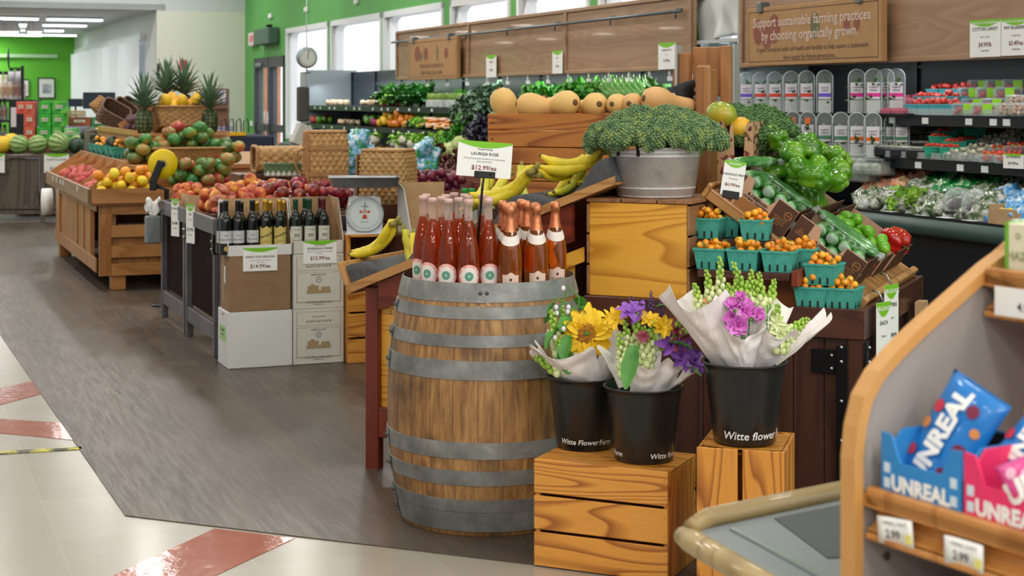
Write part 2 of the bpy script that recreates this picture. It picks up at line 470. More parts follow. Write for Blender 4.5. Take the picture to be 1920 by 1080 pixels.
for k, (a, b, z0, z1) in enumerate([q for q in ops if q[2] > 0]):
	mb = MB()
	mb.box(WV-.03, WV+.2, a, a+.07, z0, z1); mb.box(WV-.03, WV+.2, b-.07, b, z0, z1)
	mb.box(WV-.03, WV+.2, a, b, z1-.09, z1); mb.box(WV-.03, WV+.2, a, b, z0, z0+.08)
	n = 8; r = .38; pts = [(b-.07, z1-.09), (b-.07, z1-.09-r)]
	pts += [(b-.07-r+r*math.cos(PI/2*i/n), z1-.09-r+r*math.sin(PI/2*i/n)) for i in range(n+1)]
	mb.prism_x(pts, WV+.02, WV+.15)
	mb.box(WV+.02, WV+.15, b-.22, b-.07, z0, z1-.09)
	o = struct('window_%d' % (k+1), mb, FRM, rz=TH)
	g = MB(); g.box(WV+.10, WV+.106, a+.07, b-.2, z0+.08, z1-.09); obj('pane', g, PANE, o)
DKF = plain('door_bronze_frame', '#3d434c', 0.4, 0.3)
mb = MB(); a, b = dr; md = (a+b)/2+.0
for q0, q1 in ((a, a+.1), (b-.1, b), (md-.09, md+.09)): mb.box(WV-.02, WV+.14, q0, q1, 0, DZ)
mb.box(WV-.02, WV+.14, a, b, DZ-.20, DZ)
for z in (0.95, 0.02): mb.box(WV, WV+.1, a, b, z, z+.14)
o = struct('door_1', mb, DKF, rz=TH)
g = MB(); g.box(WV+.05, WV+.058, a+.1, md-.09, 0.1, DZ-.20); g.box(WV+.05, WV+.058, md+.09, b-.1, 0.1, DZ-.20)
obj('pane', g, PANE, o)
g = MB(); g.box(WV-.06, WV-.02, b-.75, b-.25, DZ-.17, DZ-.10, .01); obj('door_closer', g, plain('closer_grey', '#9a9ea2', .4, .5), o)
g = MB(); g.tube([W(0, 0)+Vector((WV-.07, md+.14, z)) for z in (.9, 1.35)], .014); g.tube([(WV-.07, md-.14, .9), (WV-.07, md-.14, 1.35)], .014)
obj('door_handle', g, STEEL, o)
ub_ = UX(498, 8.8); g = MB(); g.box(8.6, 9.0, ub_-.75, ub_+.25, 0, 3.4)
label(obj('brick_pier', g, mottle('brick_orange', [(0.4, '#d98d6a'), (0.6, '#c97a58')], 5, .8), rz=TH), 'orange brick pier seen outside through the glass door', 'wall pier')
mb = MB(); mb.box(5.32, 7.16, 33.4, 33.6, 0, 3.42); struct('wall_back', mb, CREAM, rz=TH)
mb = MB(); mb.box(-14, 7.34, 33.4, 33.6, 3.42, 5.3)
struct('ceiling_bulkhead', mb, plain('bulkhead_grey', '#cfd4d6', .8), rz=TH)
mb = MB(); mb.box(5.32, 5.5, 33.6, 48.4, 0, 3.42)
struct('wall_side', mb, plain('wall_white_paint', '#e9edef', .6), rz=TH)
mb = MB(); mb.box(-14, 5.5, 48.4, 48.6, 0, 3.45); struct('wall_far', mb, GRN2, rz=TH)
mb = MB(); mb.box(-14, 5.5, 33.4, 48.6, 3.42, 3.55); struct('ceiling', mb, OFFW, rz=TH)
mb = MB(); mb.box(-14, 7.34, -9, 33.6, 5.0, 5.2); struct('ceiling', mb, OFFW, rz=TH)
ua, ub = 35.0, 47.3
g = MB(); g.box(5.20, 5.32, ua-.15, ub+.15, 2.86, 3.0); g.box(5.20, 5.32, ua-.15, ub+.15, .75, .9)
wf = struct('window_8', g, FRM, rz=TH)
bl = MB(); npl = 9
bl.grid(lambda i, j: (5.20-.16*abs(math.sin(PI*npl*i))**.7, ua+(ub-ua)*i, .85+2.0*j), npl*16, 1)
obj('pleated_blind', bl, plain('blind_daylit', '#eef4f6', .8, emit='#e9f4fa', es=.3), wf)  # faint emission puts the daylight into the blind itself
TUBE = plain('fluorescent_tube', '#ffffff', .4, emit='#f3f8ff', es=9)
cl = Kind(lambda: (lambda r: (obj('housing', MB().box(-.09, .09, -.62, .62, -.05, 0, .01), OFFW, r),
	 obj('tube', MB().box(-.07, .07, -.6, .6, -.085, -.05, .01), TUBE, r), r)[-1])(T('strip_light', '', 'ceiling light')))
for k, (x, y) in enumerate(((145, 32), (118, 43), (78, 53), (105, 62), (40, 62), (20, 44))):
	p = P(x, y+0.001, 3.41) if False else None
	Y = FPX*(3.41-CAMH)/(YH-y)
	for dv in (-1.3, -.05):
		q = S(x, Y, 3.41)+W(dv*1.1, 0); cl.put(q, TH+R(90), lab='long fluorescent strip light under the white ceiling of the back room', group='strip lights in the back room')
sp = MB(); sp.lathe([(0.02, 0), (.05, -.04), (.09, -.16), (.085, -.17)], 12)
spt = Kind(lambda: (lambda r: (obj('lamp_shade', sp, plain('spot_white', '#eeeeee', .4), r), obj('bulb', MB().ball((0, 0, -.13), .07, 8, 6), TUBE, r), r)[-1])(T('track_spotlight', '', 'spotlight')))
for x, y in ((58, 70), (18, 66), (3, 72), (70, 40), (28, 60), (72, 24)):
	Y = 3000*1.7/(YH-y+0.0); spt.put(S(x, 37, 3.42-.0), 0, scale=1.6, lab='small white track spotlight under the back room ceiling', group='track spotlights in the back room')
g = MB(); g.box(-8, UX(0, 1), 0, .05, 0, .05)
FU = 48.38
def far(x, y):
	tx = (x-960)/FPX; Y = FU/(-tx*sT+cT); return (Y*(tx*cT+sT), FU, CAMH-(y-YH)*Y/FPX)
a = far(-40, 104); b = far(107, 104)
g = MB(); g.box(a[0], b[0], FU-.12, FU, a[2]-.05, a[2]+.05)
label(obj('wall_shelf', g, plain('shelf_mint', '#c8f0c0', .5), rz=TH), 'long pale strip shelf mounted high on the lime green wall', 'shelf')
def picture(x0, x1, y0, y1, lab, cols):
	a = far(x0, y1); b = far(x1, y0)
	r = T('framed_picture', lab, 'picture', (0, 0, 0), TH)
	obj('frame', MB().box(a[0], b[0], FU-.05, FU, a[2], b[2], .01), BLACKP, r)
	w = (b[0]-a[0]); h = b[2]-a[2]
	obj('mat_board', MB().box(a[0]+.07*w, b[0]-.07*w, FU-.056, FU-.05, a[2]+.06*h, b[2]-.06*h), WHITE, r)
	obj('print', MB().box(a[0]+.25*w, b[0]-.22*w, FU-.06, FU-.056, a[2]+.25*h, b[2]-.3*h), mottle('print_'+cols[0][1:], [(0.35, cols[0]), (.6, cols[1])], 3, .6), r)
picture(71, 103, 146, 185, 'black framed picture with white mat on the lime green wall', ('#8a93a5', '#e8ecf0'))
picture(36, 54, 149, 182, 'framed picture on the lime wall partly behind the black rack', ('#d05a70', '#e8ecf0'))
def onwall(x0, x1, y0, y1, v, dep=.08):
	a = RP(x0, y1, v); b = RP(x1, y0, v); return (v-dep, v, b[1], a[1], a[2], b[2])
q = onwall(474, 487, 60, 87, WV, .1)
r = T('exit_sign', 'small white exit sign with red lettering on the green wall above the glass door', 'sign', (0, 0, 0), TH)
obj('sign_box', MB().box(*q, .01), plain('sign_box_white', '#e9d9d6', .5), r)
g = MB(); g.M = Matrix.Translation((q[0]-.004, (q[2]+q[3])/2, (q[4]+q[5])/2)) @ Matrix.Rotation(R(-90), 4, 'Z')
lettering(g, 'EXIT', 0, 0, .17, bold=.02); obj('sign_text', g, plain('exit_red', '#d8333a', .5, emit='#d8333a', es=.5), r)
q = onwall(495, 524, 51, 86, WV, .22)
r = T('wall_speaker', 'grey green box loudspeaker mounted beside the exit sign', 'speaker', (0, 0, 0), TH)
obj('cabinet', MB().box(*q, .02), plain('speaker_green_grey', '#55705f', .6), r)
obj('bracket', MB().box(q[1]-.1, q[1], (q[2]+q[3])/2-.05, (q[2]+q[3])/2+.05, q[5], q[5]+.08), BLACKP, r)
for x, y, lb in ((509, 30, 'small white sensor on the green wall above the grey speaker'), (576, 18, 'small white sensor high above the first window'), (670, 3, 'small white sensor at the top edge above the second window')):
	q = onwall(x-2, x+3, y-5, y+5, WV, .05); label(obj('wall_sensor', MB().box(*q, .01), WHITE, rz=TH), lb, 'sensor')
q = onwall(470, 474, 227, 236, WV, .02)
label(obj('light_switch', MB().box(*q), WHITE, rz=TH), 'white switch plate on the green wall left of the glass door', 'switch')
def bw(x, y):                              # on the cream back wall
	tx = (x-960)/FPX; Y = 33.38/(-tx*sT+cT); return (Y*(tx*cT+sT), CAMH-(y-YH)*Y/FPX)
a = bw(337, 142); b = bw(348, 112)
r = T('fire_sign', 'narrow red and white arrow sign on the cream wall above the pineapples', 'sign', (0, 0, 0), TH)
obj('sign_panel', MB().box(a[0], b[0], 33.35, 33.39, a[1], b[1]), plain('sign_red', '#c84a4e', .5), r)
obj('arrow', MB().box((a[0]+b[0])/2-.02, (a[0]+b[0])/2+.02, 33.345, 33.35, a[1]+.08, b[1]-.1).prism_y([((a[0]+b[0])/2-.045, a[1]+.1), ((a[0]+b[0])/2+.045, a[1]+.1), ((a[0]+b[0])/2, a[1]+.03)], 33.345, 33.35), WHITE, r)
a = bw(288, 150); b = bw(293, 120)
label(obj('coat_hook', MB().tube([(5.36, 33.4, a[1]), (5.33, 33.3, (a[1]+b[1])/2), (5.36, 33.4, b[1])], .03), BLACKP, rz=TH), 'curved black handle on the edge of the cream wall', 'handle')  # a curved handle on the wall edge
# ================================================================ produce and packaging prototypes
def rnoise(p, s): return noise.noise(Vector(p)*s)
def fruit_mesh(name, r, sq=(1, 1, 1), dim=0.12, lobes=0, lob=0.0, nu=16, nv=11, crease=0.0, lump=0.0):
	def fn(a, t):
		k = 1.0
		if dim: k -= dim*math.exp(-((1-t)/.12)**2) + dim*.5*math.exp(-(t/.1)**2)
		if lobes: k *= 1+lob*(abs(math.cos(a*lobes/2))-.5)*math.sin(PI*min(t*1.0, 1))
		if crease: k -= crease*math.exp(-((math.sin(a/2))/.10)**2)*math.sin(PI*t)
		if lump: k += lump*rnoise((math.cos(a)*math.sin(PI*t), math.sin(a)*math.sin(PI*t), t*2), 2.2)
		return k
	return MB().ball((0, 0, 0), (r*sq[0], r*sq[1], r*sq[2]), nu, nv, fn)
def fruit_kind(name, mat, r, lab='', cat='fruit', stem=None, sticker=False, **k):
	def mk():
		m = fruit_mesh(name, r, **k)
		if stem is None:
			return label(obj(name, m, mat), lab, cat)
		root = T(name, lab, cat); obj('flesh', m, mat, root)
		s = MB()
		z = r*k.get('sq', (1, 1, 1))[2]*.86
		s.tube([(0, 0, z-.1*r), (0.02*r, 0, z+.12*r), (.1*r, .03*r, z+.3*r)], [.09*r, .06*r, .09*r], 6)
		obj('stem', s, stem, root); return root
	return Kind(mk)
def drop_pack(n, r, inside, base, seed=1, tries=26, squash=.9, mound=0.0, jit=.0):
	"""drops spheres one by one into the lowest free place of a tray"""
	rd = random.Random(seed); out = []
	x0, x1, y0, y1 = inside
	for i in range(n):
		best = None
		for k in range(tries):
			x = rd.uniform(x0+r*.95, x1-r*.95); y = rd.uniform(y0+r*.95, y1-r*.95)
			z = base(x, y)+r
			for a, b, c in out:
				d2 = (a-x)**2+(b-y)**2
				if d2 < (2*r)**2: z = max(z, c+math.sqrt((2*r)**2-d2)*squash)
			s = z+mound*(((x-(x0+x1)/2)/(x1-x0))**2+((y-(y0+y1)/2)/(y1-y0))**2)
			if best is None or s < best[0]: best = (s, x, y, z)
		out.append(best[1:])
	return out
def rndrot(rd, tilt=3.1): return (rd.uniform(-tilt, tilt), rd.uniform(-tilt, tilt), rd.uniform(0, 6.28))
PEACH = mottle('peach_skin', [(0.38, '#8e2826'), (0.51, '#cc6034'), (0.66, '#f2b456')], 14, .6, rnd=.03, bmp=0)
NECT = mottle('nectarine_skin', [(0.42, '#56101c'), (0.58, '#981c26'), (0.76, '#dd6a2c')], 14, .28, rnd=.04, coat=.3)
DONUT = mottle('flat_peach_skin', [(0.4, '#9c3b3a'), (0.6, '#d88f62')], 16, .6, rnd=.03)
PLUM = mottle('plum_skin', [(0.35, '#3f1320'), (0.6, '#7e2038'), (.8, '#a04a58')], 12, .35, rnd=.04)
MANGO = mottle('mango_skin', [(0.38, '#33602a'), (0.54, '#5f8a3a'), (0.70, '#b0603a')], 5, .35, rnd=.08, coat=.2)
MANGOR = mottle('mango_skin_red', [(0.38, '#6d8a3a'), (0.5, '#c0673c'), (0.62, '#b8463a')], 5, .35, rnd=.05, coat=.2)
YMANGO = mottle('yellow_mango_skin', [(0.3, '#d99a1e'), (0.7, '#f0c234')], 6, .35, rnd=.02)
LEMON = mottle('lemon_skin', [(0.3, '#e2b81c'), (0.7, '#f4d63a')], 8, .4, bmp=.15, bscale=60, rnd=.02)
ORANGE = mottle('orange_skin', [(0.3, '#e88a1e'), (0.7, '#f3a83a')], 8, .4, bmp=.15, bscale=60, rnd=.02)
REDP = mottle('red_potato_skin', [(0.3, '#b9453c'), (0.6, '#d2675a'), (.75, '#c9685c')], 10, .55, rnd=.03)
GPEP = mottle('green_pepper_skin', [(0.33, '#2c6206'), (0.55, '#4e8c0e'), (0.75, '#8cb430')], 7, .2, coat=.25, rnd=.02)
RPEP = mottle('red_pepper_skin', [(0.35, '#a30f10'), (0.6, '#d8231c')], 6, .14, coat=.7, rnd=.01)
OPEP = mottle('orange_pepper_skin', [(0.35, '#ee7a12'), (0.6, '#f7a01e')], 6, .2, coat=.5)
YPEP = mottle('yellow_pepper_skin', [(0.35, '#f0b61a'), (0.6, '#f7d433')], 6, .2, coat=.5)
TOMO = mottle('orange_tomato_skin', [(0.35, '#f08a14'), (0.65, '#ffb42c')], 30, .2, coat=.5, rnd=.03)
LIMEG = mottle('lime_green_pepper', [(0.35, '#5aa81e'), (0.65, '#8fd23c')], 8, .2, coat=.5)
STEMG = plain('stem_green', '#4f7a2c', .6)
STEMB = plain('stem_brown', '#6d5232', .8)
KPOT = mottle('potato_skin', [(0.3, '#8a5f3c'), (0.7, '#b98d5c')], 12, .8, rnd=.05)
MUSH = mottle('mushroom_tan', [(0.3, '#cbb08c'), (0.7, '#e6d6ba')], 14, .7, rnd=.03)
SQUASH = mottle('butternut_skin', [(0.25, '#dca862'), (0.75, '#ebc07e')], 5, .55, rnd=.02)
MELON = None
def melon_mat(name, c1, c2, n=9):
	m, nt, b = newmat(name)
	v = coords(nt); sp = nt.nodes.new('ShaderNodeSeparateXYZ'); nt.links.new(v, sp.inputs[0])
	a = mathn(nt, 'ARCTAN2', sp.outputs[1], sp.outputs[0])
	a = mathn(nt, 'ADD', a, mathn(nt, 'MULTIPLY', nz(nt, v, 22, 3), 0.35))
	f = mathn(nt, 'MULTIPLY_ADD', mathn(nt, 'SINE', mathn(nt, 'MULTIPLY', a, n)), .5, .5)
	nt.links.new(ramp(nt, f, [(0.25, c1), (0.6, c2)]), b.inputs['Base Color']); b.inputs['Roughness'].default_value = .45
	return m
def leaf_geo(mb, base, az, el, L, Wd, curl=.5, ruf=.0, seed=0, n=6, m=4, fold=.25):
	"""one leaf blade as a curved ruffled sheet with a midrib fold"""
	ca, sa = math.cos(az), math.sin(az); pts = []
	x = z = 0; e = el; c = []
	for i in range(n+1):
		c.append((x, z, e)); x += L/n*math.cos(e); z += L/n*math.sin(e); e -= curl/n
	def fn(i, j):
		k = min(int(round(j*n)), n); cx, cz, ce = c[k]
		w = Wd*(math.sin(PI*min(1, .12+j*.84))**.8)
		y = (i-.5)*w; up = abs(i-.5)*2*w*fold
		if ruf: up += ruf*rnoise((base[0]+y*9+seed, j*L*9, seed), 2.6)*abs(i-.5)*2+ruf*.6*math.sin(j*26+seed+i*9)*abs(i-.5)*2
		X = cx-up*math.sin(ce); Z = cz+up*math.cos(ce)
		return (base[0]+X*ca-y*sa, base[1]+X*sa+y*ca, base[2]+Z)
	mb.grid(fn, m, n)
def leafy_mesh(n, h, w, spread=1.0, curl=.8, ruf=.02, seed=1, el0=1.45):
	mb = MB(); rd = random.Random(seed)
	for i in range(n):
		q = (i+.5)/n
		leaf_geo(mb, (rd.uniform(-.1, .1)*w, rd.uniform(-.1, .1)*w, 0), rd.uniform(0, 6.28), el0-q*spread, h*rd.uniform(.8, 1.1), w*rd.uniform(.8, 1.2), curl*rd.uniform(.5, 1.3), ruf, rd.uniform(0, 99), 7, 6)
	return mb
def leafmat(name, a, b_, c, rough=.5, scale=14):
	m = mottle(name, [(0.3, a), (0.5, b_), (0.7, c)], scale, rough, bmp=.25, rnd=.02)
	return m
L_KALE = leafmat('kale_leaf', '#3f5f3f', '#64866a', '#93ad86')
L_DARK = leafmat('dark_green_leaf', '#286324', '#3f8434', '#66a850')
L_LETT = leafmat('green_lettuce_leaf', '#6fae2c', '#9bd044', '#c9ea80')
L_RED = leafmat('red_lettuce_leaf', '#3f1820', '#6b2a30', '#7d7a3c')
L_CHARD = leafmat('purple_kale_leaf', '#2c2436', '#4c4258', '#80809a')
L_PARS = leafmat('parsley_leaf', '#2f7a1e', '#4ca32e', '#7dc848')
def leafy_kind(name, mat, lab, n=14, h=.22, w=.14, cat='vegetable', stem=None, **k):
	def mk():
		r = T(name, lab, cat); obj('leaves', leafy_mesh(n, h, w, **k), mat, r)
		s = MB(); s.tube([(0, 0, -.03), (0, 0, .03)], .022, 8); obj('stalk', s, stem or plain('stalk_pale', '#b9cf8e', .6), r); return r
	return Kind(mk)
def floret_mesh(r, seed=1, flat=.7, nu=72, nv=44, amp=.13, fr=9.0):
	def fn(a, t):
		p = (math.cos(a)*math.sin(PI*t), math.sin(a)*math.sin(PI*t), math.cos(PI*t))
		d, _ = noise.voronoi(Vector(p)*fr*.33+Vector((seed, 0, 0)))
		d2, _ = noise.voronoi(Vector(p)*fr+Vector((0, seed, 0)))
		return 1+amp*1.6*(.45-d[0])+amp*.8*(.4-d2[0])
	return MB().ball((0, 0, 0), (r, r, r*flat), nu, nv, fn)
BROC = None
def broc_mat():
	m, nt, b = newmat('broccoli_florets')
	v = coords(nt); vo = nt.nodes.new('ShaderNodeTexVoronoi'); nt.links.new(v, vo.inputs['Vector']); vo.inputs['Scale'].default_value = 210
	c = ramp(nt, nz(nt, v, 26, 3), [(0.3, '#486a42'), (0.5, '#7d9c6c'), (0.68, '#b4c46a')])
	c = mixc(nt, mathn(nt, 'MULTIPLY', vo.outputs[0], .55), c, '#3a5a34')
	nt.links.new(c, b.inputs['Base Color']); b.inputs['Roughness'].default_value = .75
	bump(nt, b, vo.outputs[0], -.8, .004); return m
BROC = broc_mat()
TEAL = mottle('pulp_teal', [(0.3, '#3c9c8c'), (0.7, '#52b3a2')], 40, .85, bmp=.2)
CYAN = plain('pulp_cyan', '#58b9c4', .8)
CLEAR = clear('clear_plastic', '#f2f6f6', .14, .1)
KRAFT = mottle('kraft_board', [(0.3, '#b9936b'), (0.7, '#c8a57c')], 14, .8, vec=(1, 1, 1))
KDARK = mottle('corrugated_brown', [(0.3, '#8a6b4c'), (0.7, '#96775a')], 10, .85)
def punnet_mesh(w, d, h, slots=True, taper=.82):
	"""moulded pulp berry basket: tapered open box with rim and slots low on the sides"""
	b = MB(); t = .003
	def ring(k, z): return [(-w/2*k, -d/2*k, z), (w/2*k, -d/2*k, z), (w/2*k, d/2*k, z), (-w/2*k, d/2*k, z)]
	for k0, z0, k1, z1 in ((taper, 0, .985, h*.9), (.985, h*.9, 1.04, h*.9), (1.04, h*.9, 1.04, h)):
		a, c = ring(k0, z0), ring(k1, z1)
		for i in range(4): b.quad(a[i], a[(i+1) % 4], c[(i+1) % 4], c[i])
	a, c = ring(1.04, h), ring(.96, h)
	for i in range(4): b.quad(a[i], a[(i+1) % 4], c[(i+1) % 4], c[i])
	a, c = ring(.96, h), ring(taper-.03, .004)
	for i in range(4): b.quad(a[i], a[(i+1) % 4], c[(i+1) % 4], c[i])
	b.add(ring(taper-.03, .004), [(0, 1, 2, 3)]); b.add(ring(taper, 0), [(3, 2, 1, 0)])
	return b
SLOTM = plain('slot_shadow', '#1e2b28', .9)
def punnet(w=.12, d=.12, h=.075, mat=None, slots=3):
	r = T('berry_basket', '', 'basket'); b = punnet_mesh(w, d, h); b.cur = 1
	for i in range(slots):
		x = (i-(slots-1)/2)*w*.24
		for sgn in (-1, 1):
			b.box(x-.0035, x+.0035, sgn*d/2*.845-.0025, sgn*d/2*.845+.0025, h*.06, h*.38)
			b.box(sgn*w/2*.845-.0025, sgn*w/2*.845+.0025, x-.0035, x+.0035, h*.06, h*.38)
	obj('basket_body', b, [mat or TEAL, SLOTM], r)
	return r
def bead_head(r, seed=1, flat=.62, lumps=30, beads=44, br_=.0048, lr=.25, wild=0.0):
	"""flower head made of clusters of small buds"""
	b = MB(); q = random.Random(seed); b.ball((0, 0, -.1*r*flat), (r*.72, r*.72, r*.66*flat), 16, 10)
	for k in range(lumps):
		t = (k+.5)/lumps; ph = k*2.39996; zz = 1-1.25*t; rr_ = math.sqrt(max(0, 1-min(1, zz*zz)))
		dd = .80*q.uniform(.88, 1.1); c = Vector((r*dd*rr_*math.cos(ph), r*dd*rr_*math.sin(ph), r*dd*zz*flat))
		L = r*lr*q.uniform(.85, 1.15); n_ = Vector((c.x, c.y, c.z/flat+.02)).normalized()
		b.ball(c, (L*.9, L*.9, L*.85), 8, 6)
		for j in range(beads):
			z1 = 1-2*(j+.5)/beads; a = j*2.39996; s1 = math.sqrt(1-z1*z1); d = Vector((s1*math.cos(a), s1*math.sin(a), z1))
			if d.dot(n_) < -.15: continue
			s_ = br_*q.uniform(.75, 1.35); p = c+d*L*(1+q.uniform(-.04, .08+wild)); b.ball(p, (s_, s_, s_), 5, 3)
	return b
# ================================================================ refrigerated produce case along the window wall (room frame)
CASEBLK = plain('case_black', '#10141b', .4)
CASEBLU = mottle('case_back_panel', [(0.3, '#131e2b'), (0.7, '#22354a')], 1.2, .3)
BUMP = plain('case_bumper_green', '#3f5550', .4)
OAK = wood('oak_fascia', '#987658', '#a8876a', 'y', 1.0, .5, 9, contrast=2.2)
TAG = plain('shelf_tag', '#e6ecec', .5)
VF, VB = 6.26, 6.98                      # shelf front, back panel
ZA, ZB, ZR = 1.475, 1.20, .90            # rails of the two shelves, rim of the well
VA, VBs, VRIM = 6.26, 6.16, 5.82
def case(u0, u1, lab, back_mat, canopy, seed, light=True):
	r = T('refrigerated_case', lab, 'refrigerated display', (0, 0, 0), TH)
	b = MB(); b.box(VB, VB+.08, u0, u1, 0.1, 2.02)
	n = int((u1-u0)/1.2)
	for i in range(n+1):
		u = u0+(u1-u0)*i/n; b.box(VB-.02, VB, u-.025, u+.025, .8, 2.02)
	b.box(VB-.015, VB, u0, u1, 1.82, 1.84)
	obj('back_panel', b, back_mat, r)
	b = MB(); b.box(VRIM+.02, VB, u0, u1, .0, .74); b.box(VRIM+.02, VRIM+.06, u0, u1, .74, .86); b.box(VRIM-.01, VRIM+.03, u0, u1, .12, .17)
	obj('base', b, CASEBLK, r)
	b = MB(); b.tube([(VRIM-.01, u0, .835), (VRIM-.01, u1, .835)], .055, 12); obj('bumper', b, BUMP, r)
	b = MB(); b.box(VRIM-.03, VRIM+.07, u0, u1, .885, .90); obj('rim_rail', b, CASEBLK, r)
	for z, v in ((ZA, VA), (ZB, VBs)):
		b = MB(); b.box(v, VB-.02, u0+.02, u1-.02, z-.0, z+.02); b.box(v-.02, v+.01, u0+.02, u1-.02, z-.05, z+.02)
		b.box(v+.02, VB-.02, u0+.02, u1-.02, z-.03, z)
		obj('shelf', b, CASEBLK, r)
	for ue in (u0-.03, u1): obj('end_panel', MB().box(VF-.02, VB+.08, ue, ue+.03, 0, 2.05).box(VRIM, VF-.02, ue, ue+.03, 0, .92), plain('case_end_panel', '#aebbc4', .4, .2), r)
	return r
uL1, uL0 = UX(577, VF), UX(1318, VF)
uR1, uR0 = UX(1372, VF), 5.4
cL = case(uL0, uL1, 'long dark refrigerated case of vegetables under the windows, left of the white plastic sheet', CASEBLU, None, 1)
cR = case(uR0, uR1, 'black refrigerated case of herbs and berries at right, under the wide farming practices sign', CASEBLK, None, 2)
def case_lamp(u0, u1, v, z, p):
	l = bpy.data.lights.new('case_lamp', 'AREA'); l.shape = 'RECTANGLE'; l.size = .12; l.size_y = u1-u0; l.energy = p; l.color = (.93, .97, 1)
	o = bpy.data.objects.new('case_lamp', l); COL.objects.link(o); o.location = W(v, (u0+u1)/2, z); o.rotation_euler = (0, R(-12), TH)
for q in range(4): case_lamp(uL0+(uL1-uL0)*q/4+.1, uL0+(uL1-uL0)*(q+1)/4-.1, VF+.14, 1.83, 15)
for q in range(2): case_lamp(uR0+(uR1-uR0)*q/2+.1, uR0+(uR1-uR0)*(q+1)/2-.1, VF+.14, 1.83, 8)
def rail_tags(case_o, u0, u1, n, v, z, seed, h=.035):
	rd = random.Random(seed)
	for i in range(n):
		u = u0+(u1-u0)*(i+.5+rd.uniform(-.3, .3))/n
		b = MB(); b.box(-.022, -.019, -.035, .035, -h/2, h/2); o = obj('shelf_tag', b, TAG, case_o); o.location = (v, u, z)
rail_tags(cL, UX(820, VF), uL1-.3, 14, VA, ZA-.015, 3); rail_tags(cL, UX(900, VF), uL1-.3, 11, VBs, ZB-.02, 4)
for (y, v, z, xs) in ((216, VA, ZA-.015, (1678, 1740, 1822, 1868, 1893)), (302, VBs, ZB-.02, (1727, 1806, 1852)), (410, VRIM-.025, .90, (1665, 1726, 1767, 1815))):
	for x in xs:
		b = MB(); b.box(-.024, -.019, -.032, .032, -.022, .018) if v > 6 else b.box(-.01, .06, -.05, .05, .001, .004)
		o = obj('shelf_tag', b, TAG, cR); o.location = (v, UX(x, v), z)
def canopy(x0, x1, lab, rod=True, ztop=2.46):
	u1, u0 = UX(x0, VF), (UX(x1, VF) if x1 < 1900 else 5.4)
	r = T('wooden_canopy', lab, 'canopy', (0, 0, 0), TH)
	b = MB(); b.box(VF, VF+.03, u0, u1, 1.86, ztop); obj('front_board', b, OAK, r)
	b = MB(); b.box(VF-.02, VF+.05, u0, u1, 1.84, 1.875, .004); obj('bottom_trim', b, OAK, r)
	b = MB(); b.box(VF-.02, VF+.05, u0, u1, ztop-.02, ztop+.015, .004); obj('top_trim', b, OAK, r)
	b = MB(); b.box(VF+.03, VB+.08, u0, u1, ztop-.04, ztop); obj('top_board', b, OAK, r)
	for x in ((745, 880, 1062, 1296) if x0 < 1000 else (1392,)):
		b = MB(); u = UX(x, VF); b.box(VF-.02, VF+.0, u-.025, u+.025, 1.86, ztop, .003); obj('batten', b, OAK, r)
	if rod:
		b = MB(); b.tube([(VF-.06, u0+.1, ztop-.13), (VF-.06, u1+.05, ztop-.13)], .014, 8); obj('hanging_rod', b, plain('rod_grey', '#6f7679', .4, .6), r)
		for i in range(7):
			u = u0+.2+(u1-u0-.4)*i/6; b = MB(); b.tube([(VF, u, ztop-.11), (VF-.06, u, ztop-.11), (VF-.06, u, ztop-.19)], .009, 6); obj('rod_hook', b, plain('rod_grey', '#6f7679', .4, .6), r)
	return r
canopy(745, 1300, 'long oak canopy over the left vegetable case, with a grey hanging rod')
canopy(1391, 2000, 'oak canopy at the right over the herb and berry case', rod=False, ztop=2.6)
NZ = Kind(lambda: label(obj('clip', MB().tube([(0, 0, 0), (0, 0, -.05)], .012, 6).box(-.02, .02, -.012, .012, -.09, -.05, .004), WHITE), 'small white sign clip hanging under the left oak canopy', 'clip'))
for i in range(13):
	x = 800+38*i; NZ.put(W(VF+.0, UX(x, VF), 1.84), TH, group='white sign clips under the canopy')
b = MB()
us0, us1 = UX(1394, VF+.1), UX(1306, VF+.1)
b.grid(lambda i, j: (VF+.12+.07*rnoise((i*3.1, j*2.0, 3), 1.3)+.02*math.sin(i*9+j*3), us0+(us1-us0)*i, 2.08+.75*j+.03*math.sin(i*5)*(1-j)), 30, 24)
label(obj('plastic_sheet', b, plain('plastic_sheet_white', '#dfe3df', .3), rz=TH, thick=.003), 'crumpled white plastic sheet hung between the two oak canopies', 'plastic sheet')
b = MB(); b.box(VF+.03, VF+.07, us0-.02, us1+.02, 2.05, 2.08); b.box(VF+.03, VF+.07, us1-.02, us1+.02, 1.0, 2.85); b.box(VF+.03, VF+.07, us0-.05, us0-.02, 1.0, 2.85)
label(obj('metal_upright', b, plain('upright_pale', '#c4c8c8', .4, .4), rz=TH), 'pale metal uprights of the gap between the two refrigerated cases', 'post')
FACE = R(-90)                             # card front toward the room (card faces -y; room front is -v)
def on_canopy(x, ytop, ybot, wpx, lines, lab, head=None, v=None, rot=0.0, name='price_card'):
	v = v or VF-.035
	a = RP(x-wpx/2, ybot, v); c = RP(x+wpx/2, ytop, v)
	w = a[1]-c[1]; m = RP(x, (ytop+ybot)/2, v); h = (ybot-ytop)*Q(x, 0, 1).y*0+(RP(x, ytop, v)[2]-RP(x, ybot, v)[2])
	return price_card(lab, W(v, m[1], RP(x, ybot, v)[2]), TH+FACE, abs(w), h, [(t, s*h, z*h, mt) for t, s, z, mt in lines], head=head, rot=None, name=name)
on_canopy(921, 103, 145, 19, [('ONIONS', .11, .68, INK), ('Local', .07, .52, GREYINK), ('$.99/lb', .15, .32, INK)], 'small white price card hung on the left oak canopy, leftmost of three')
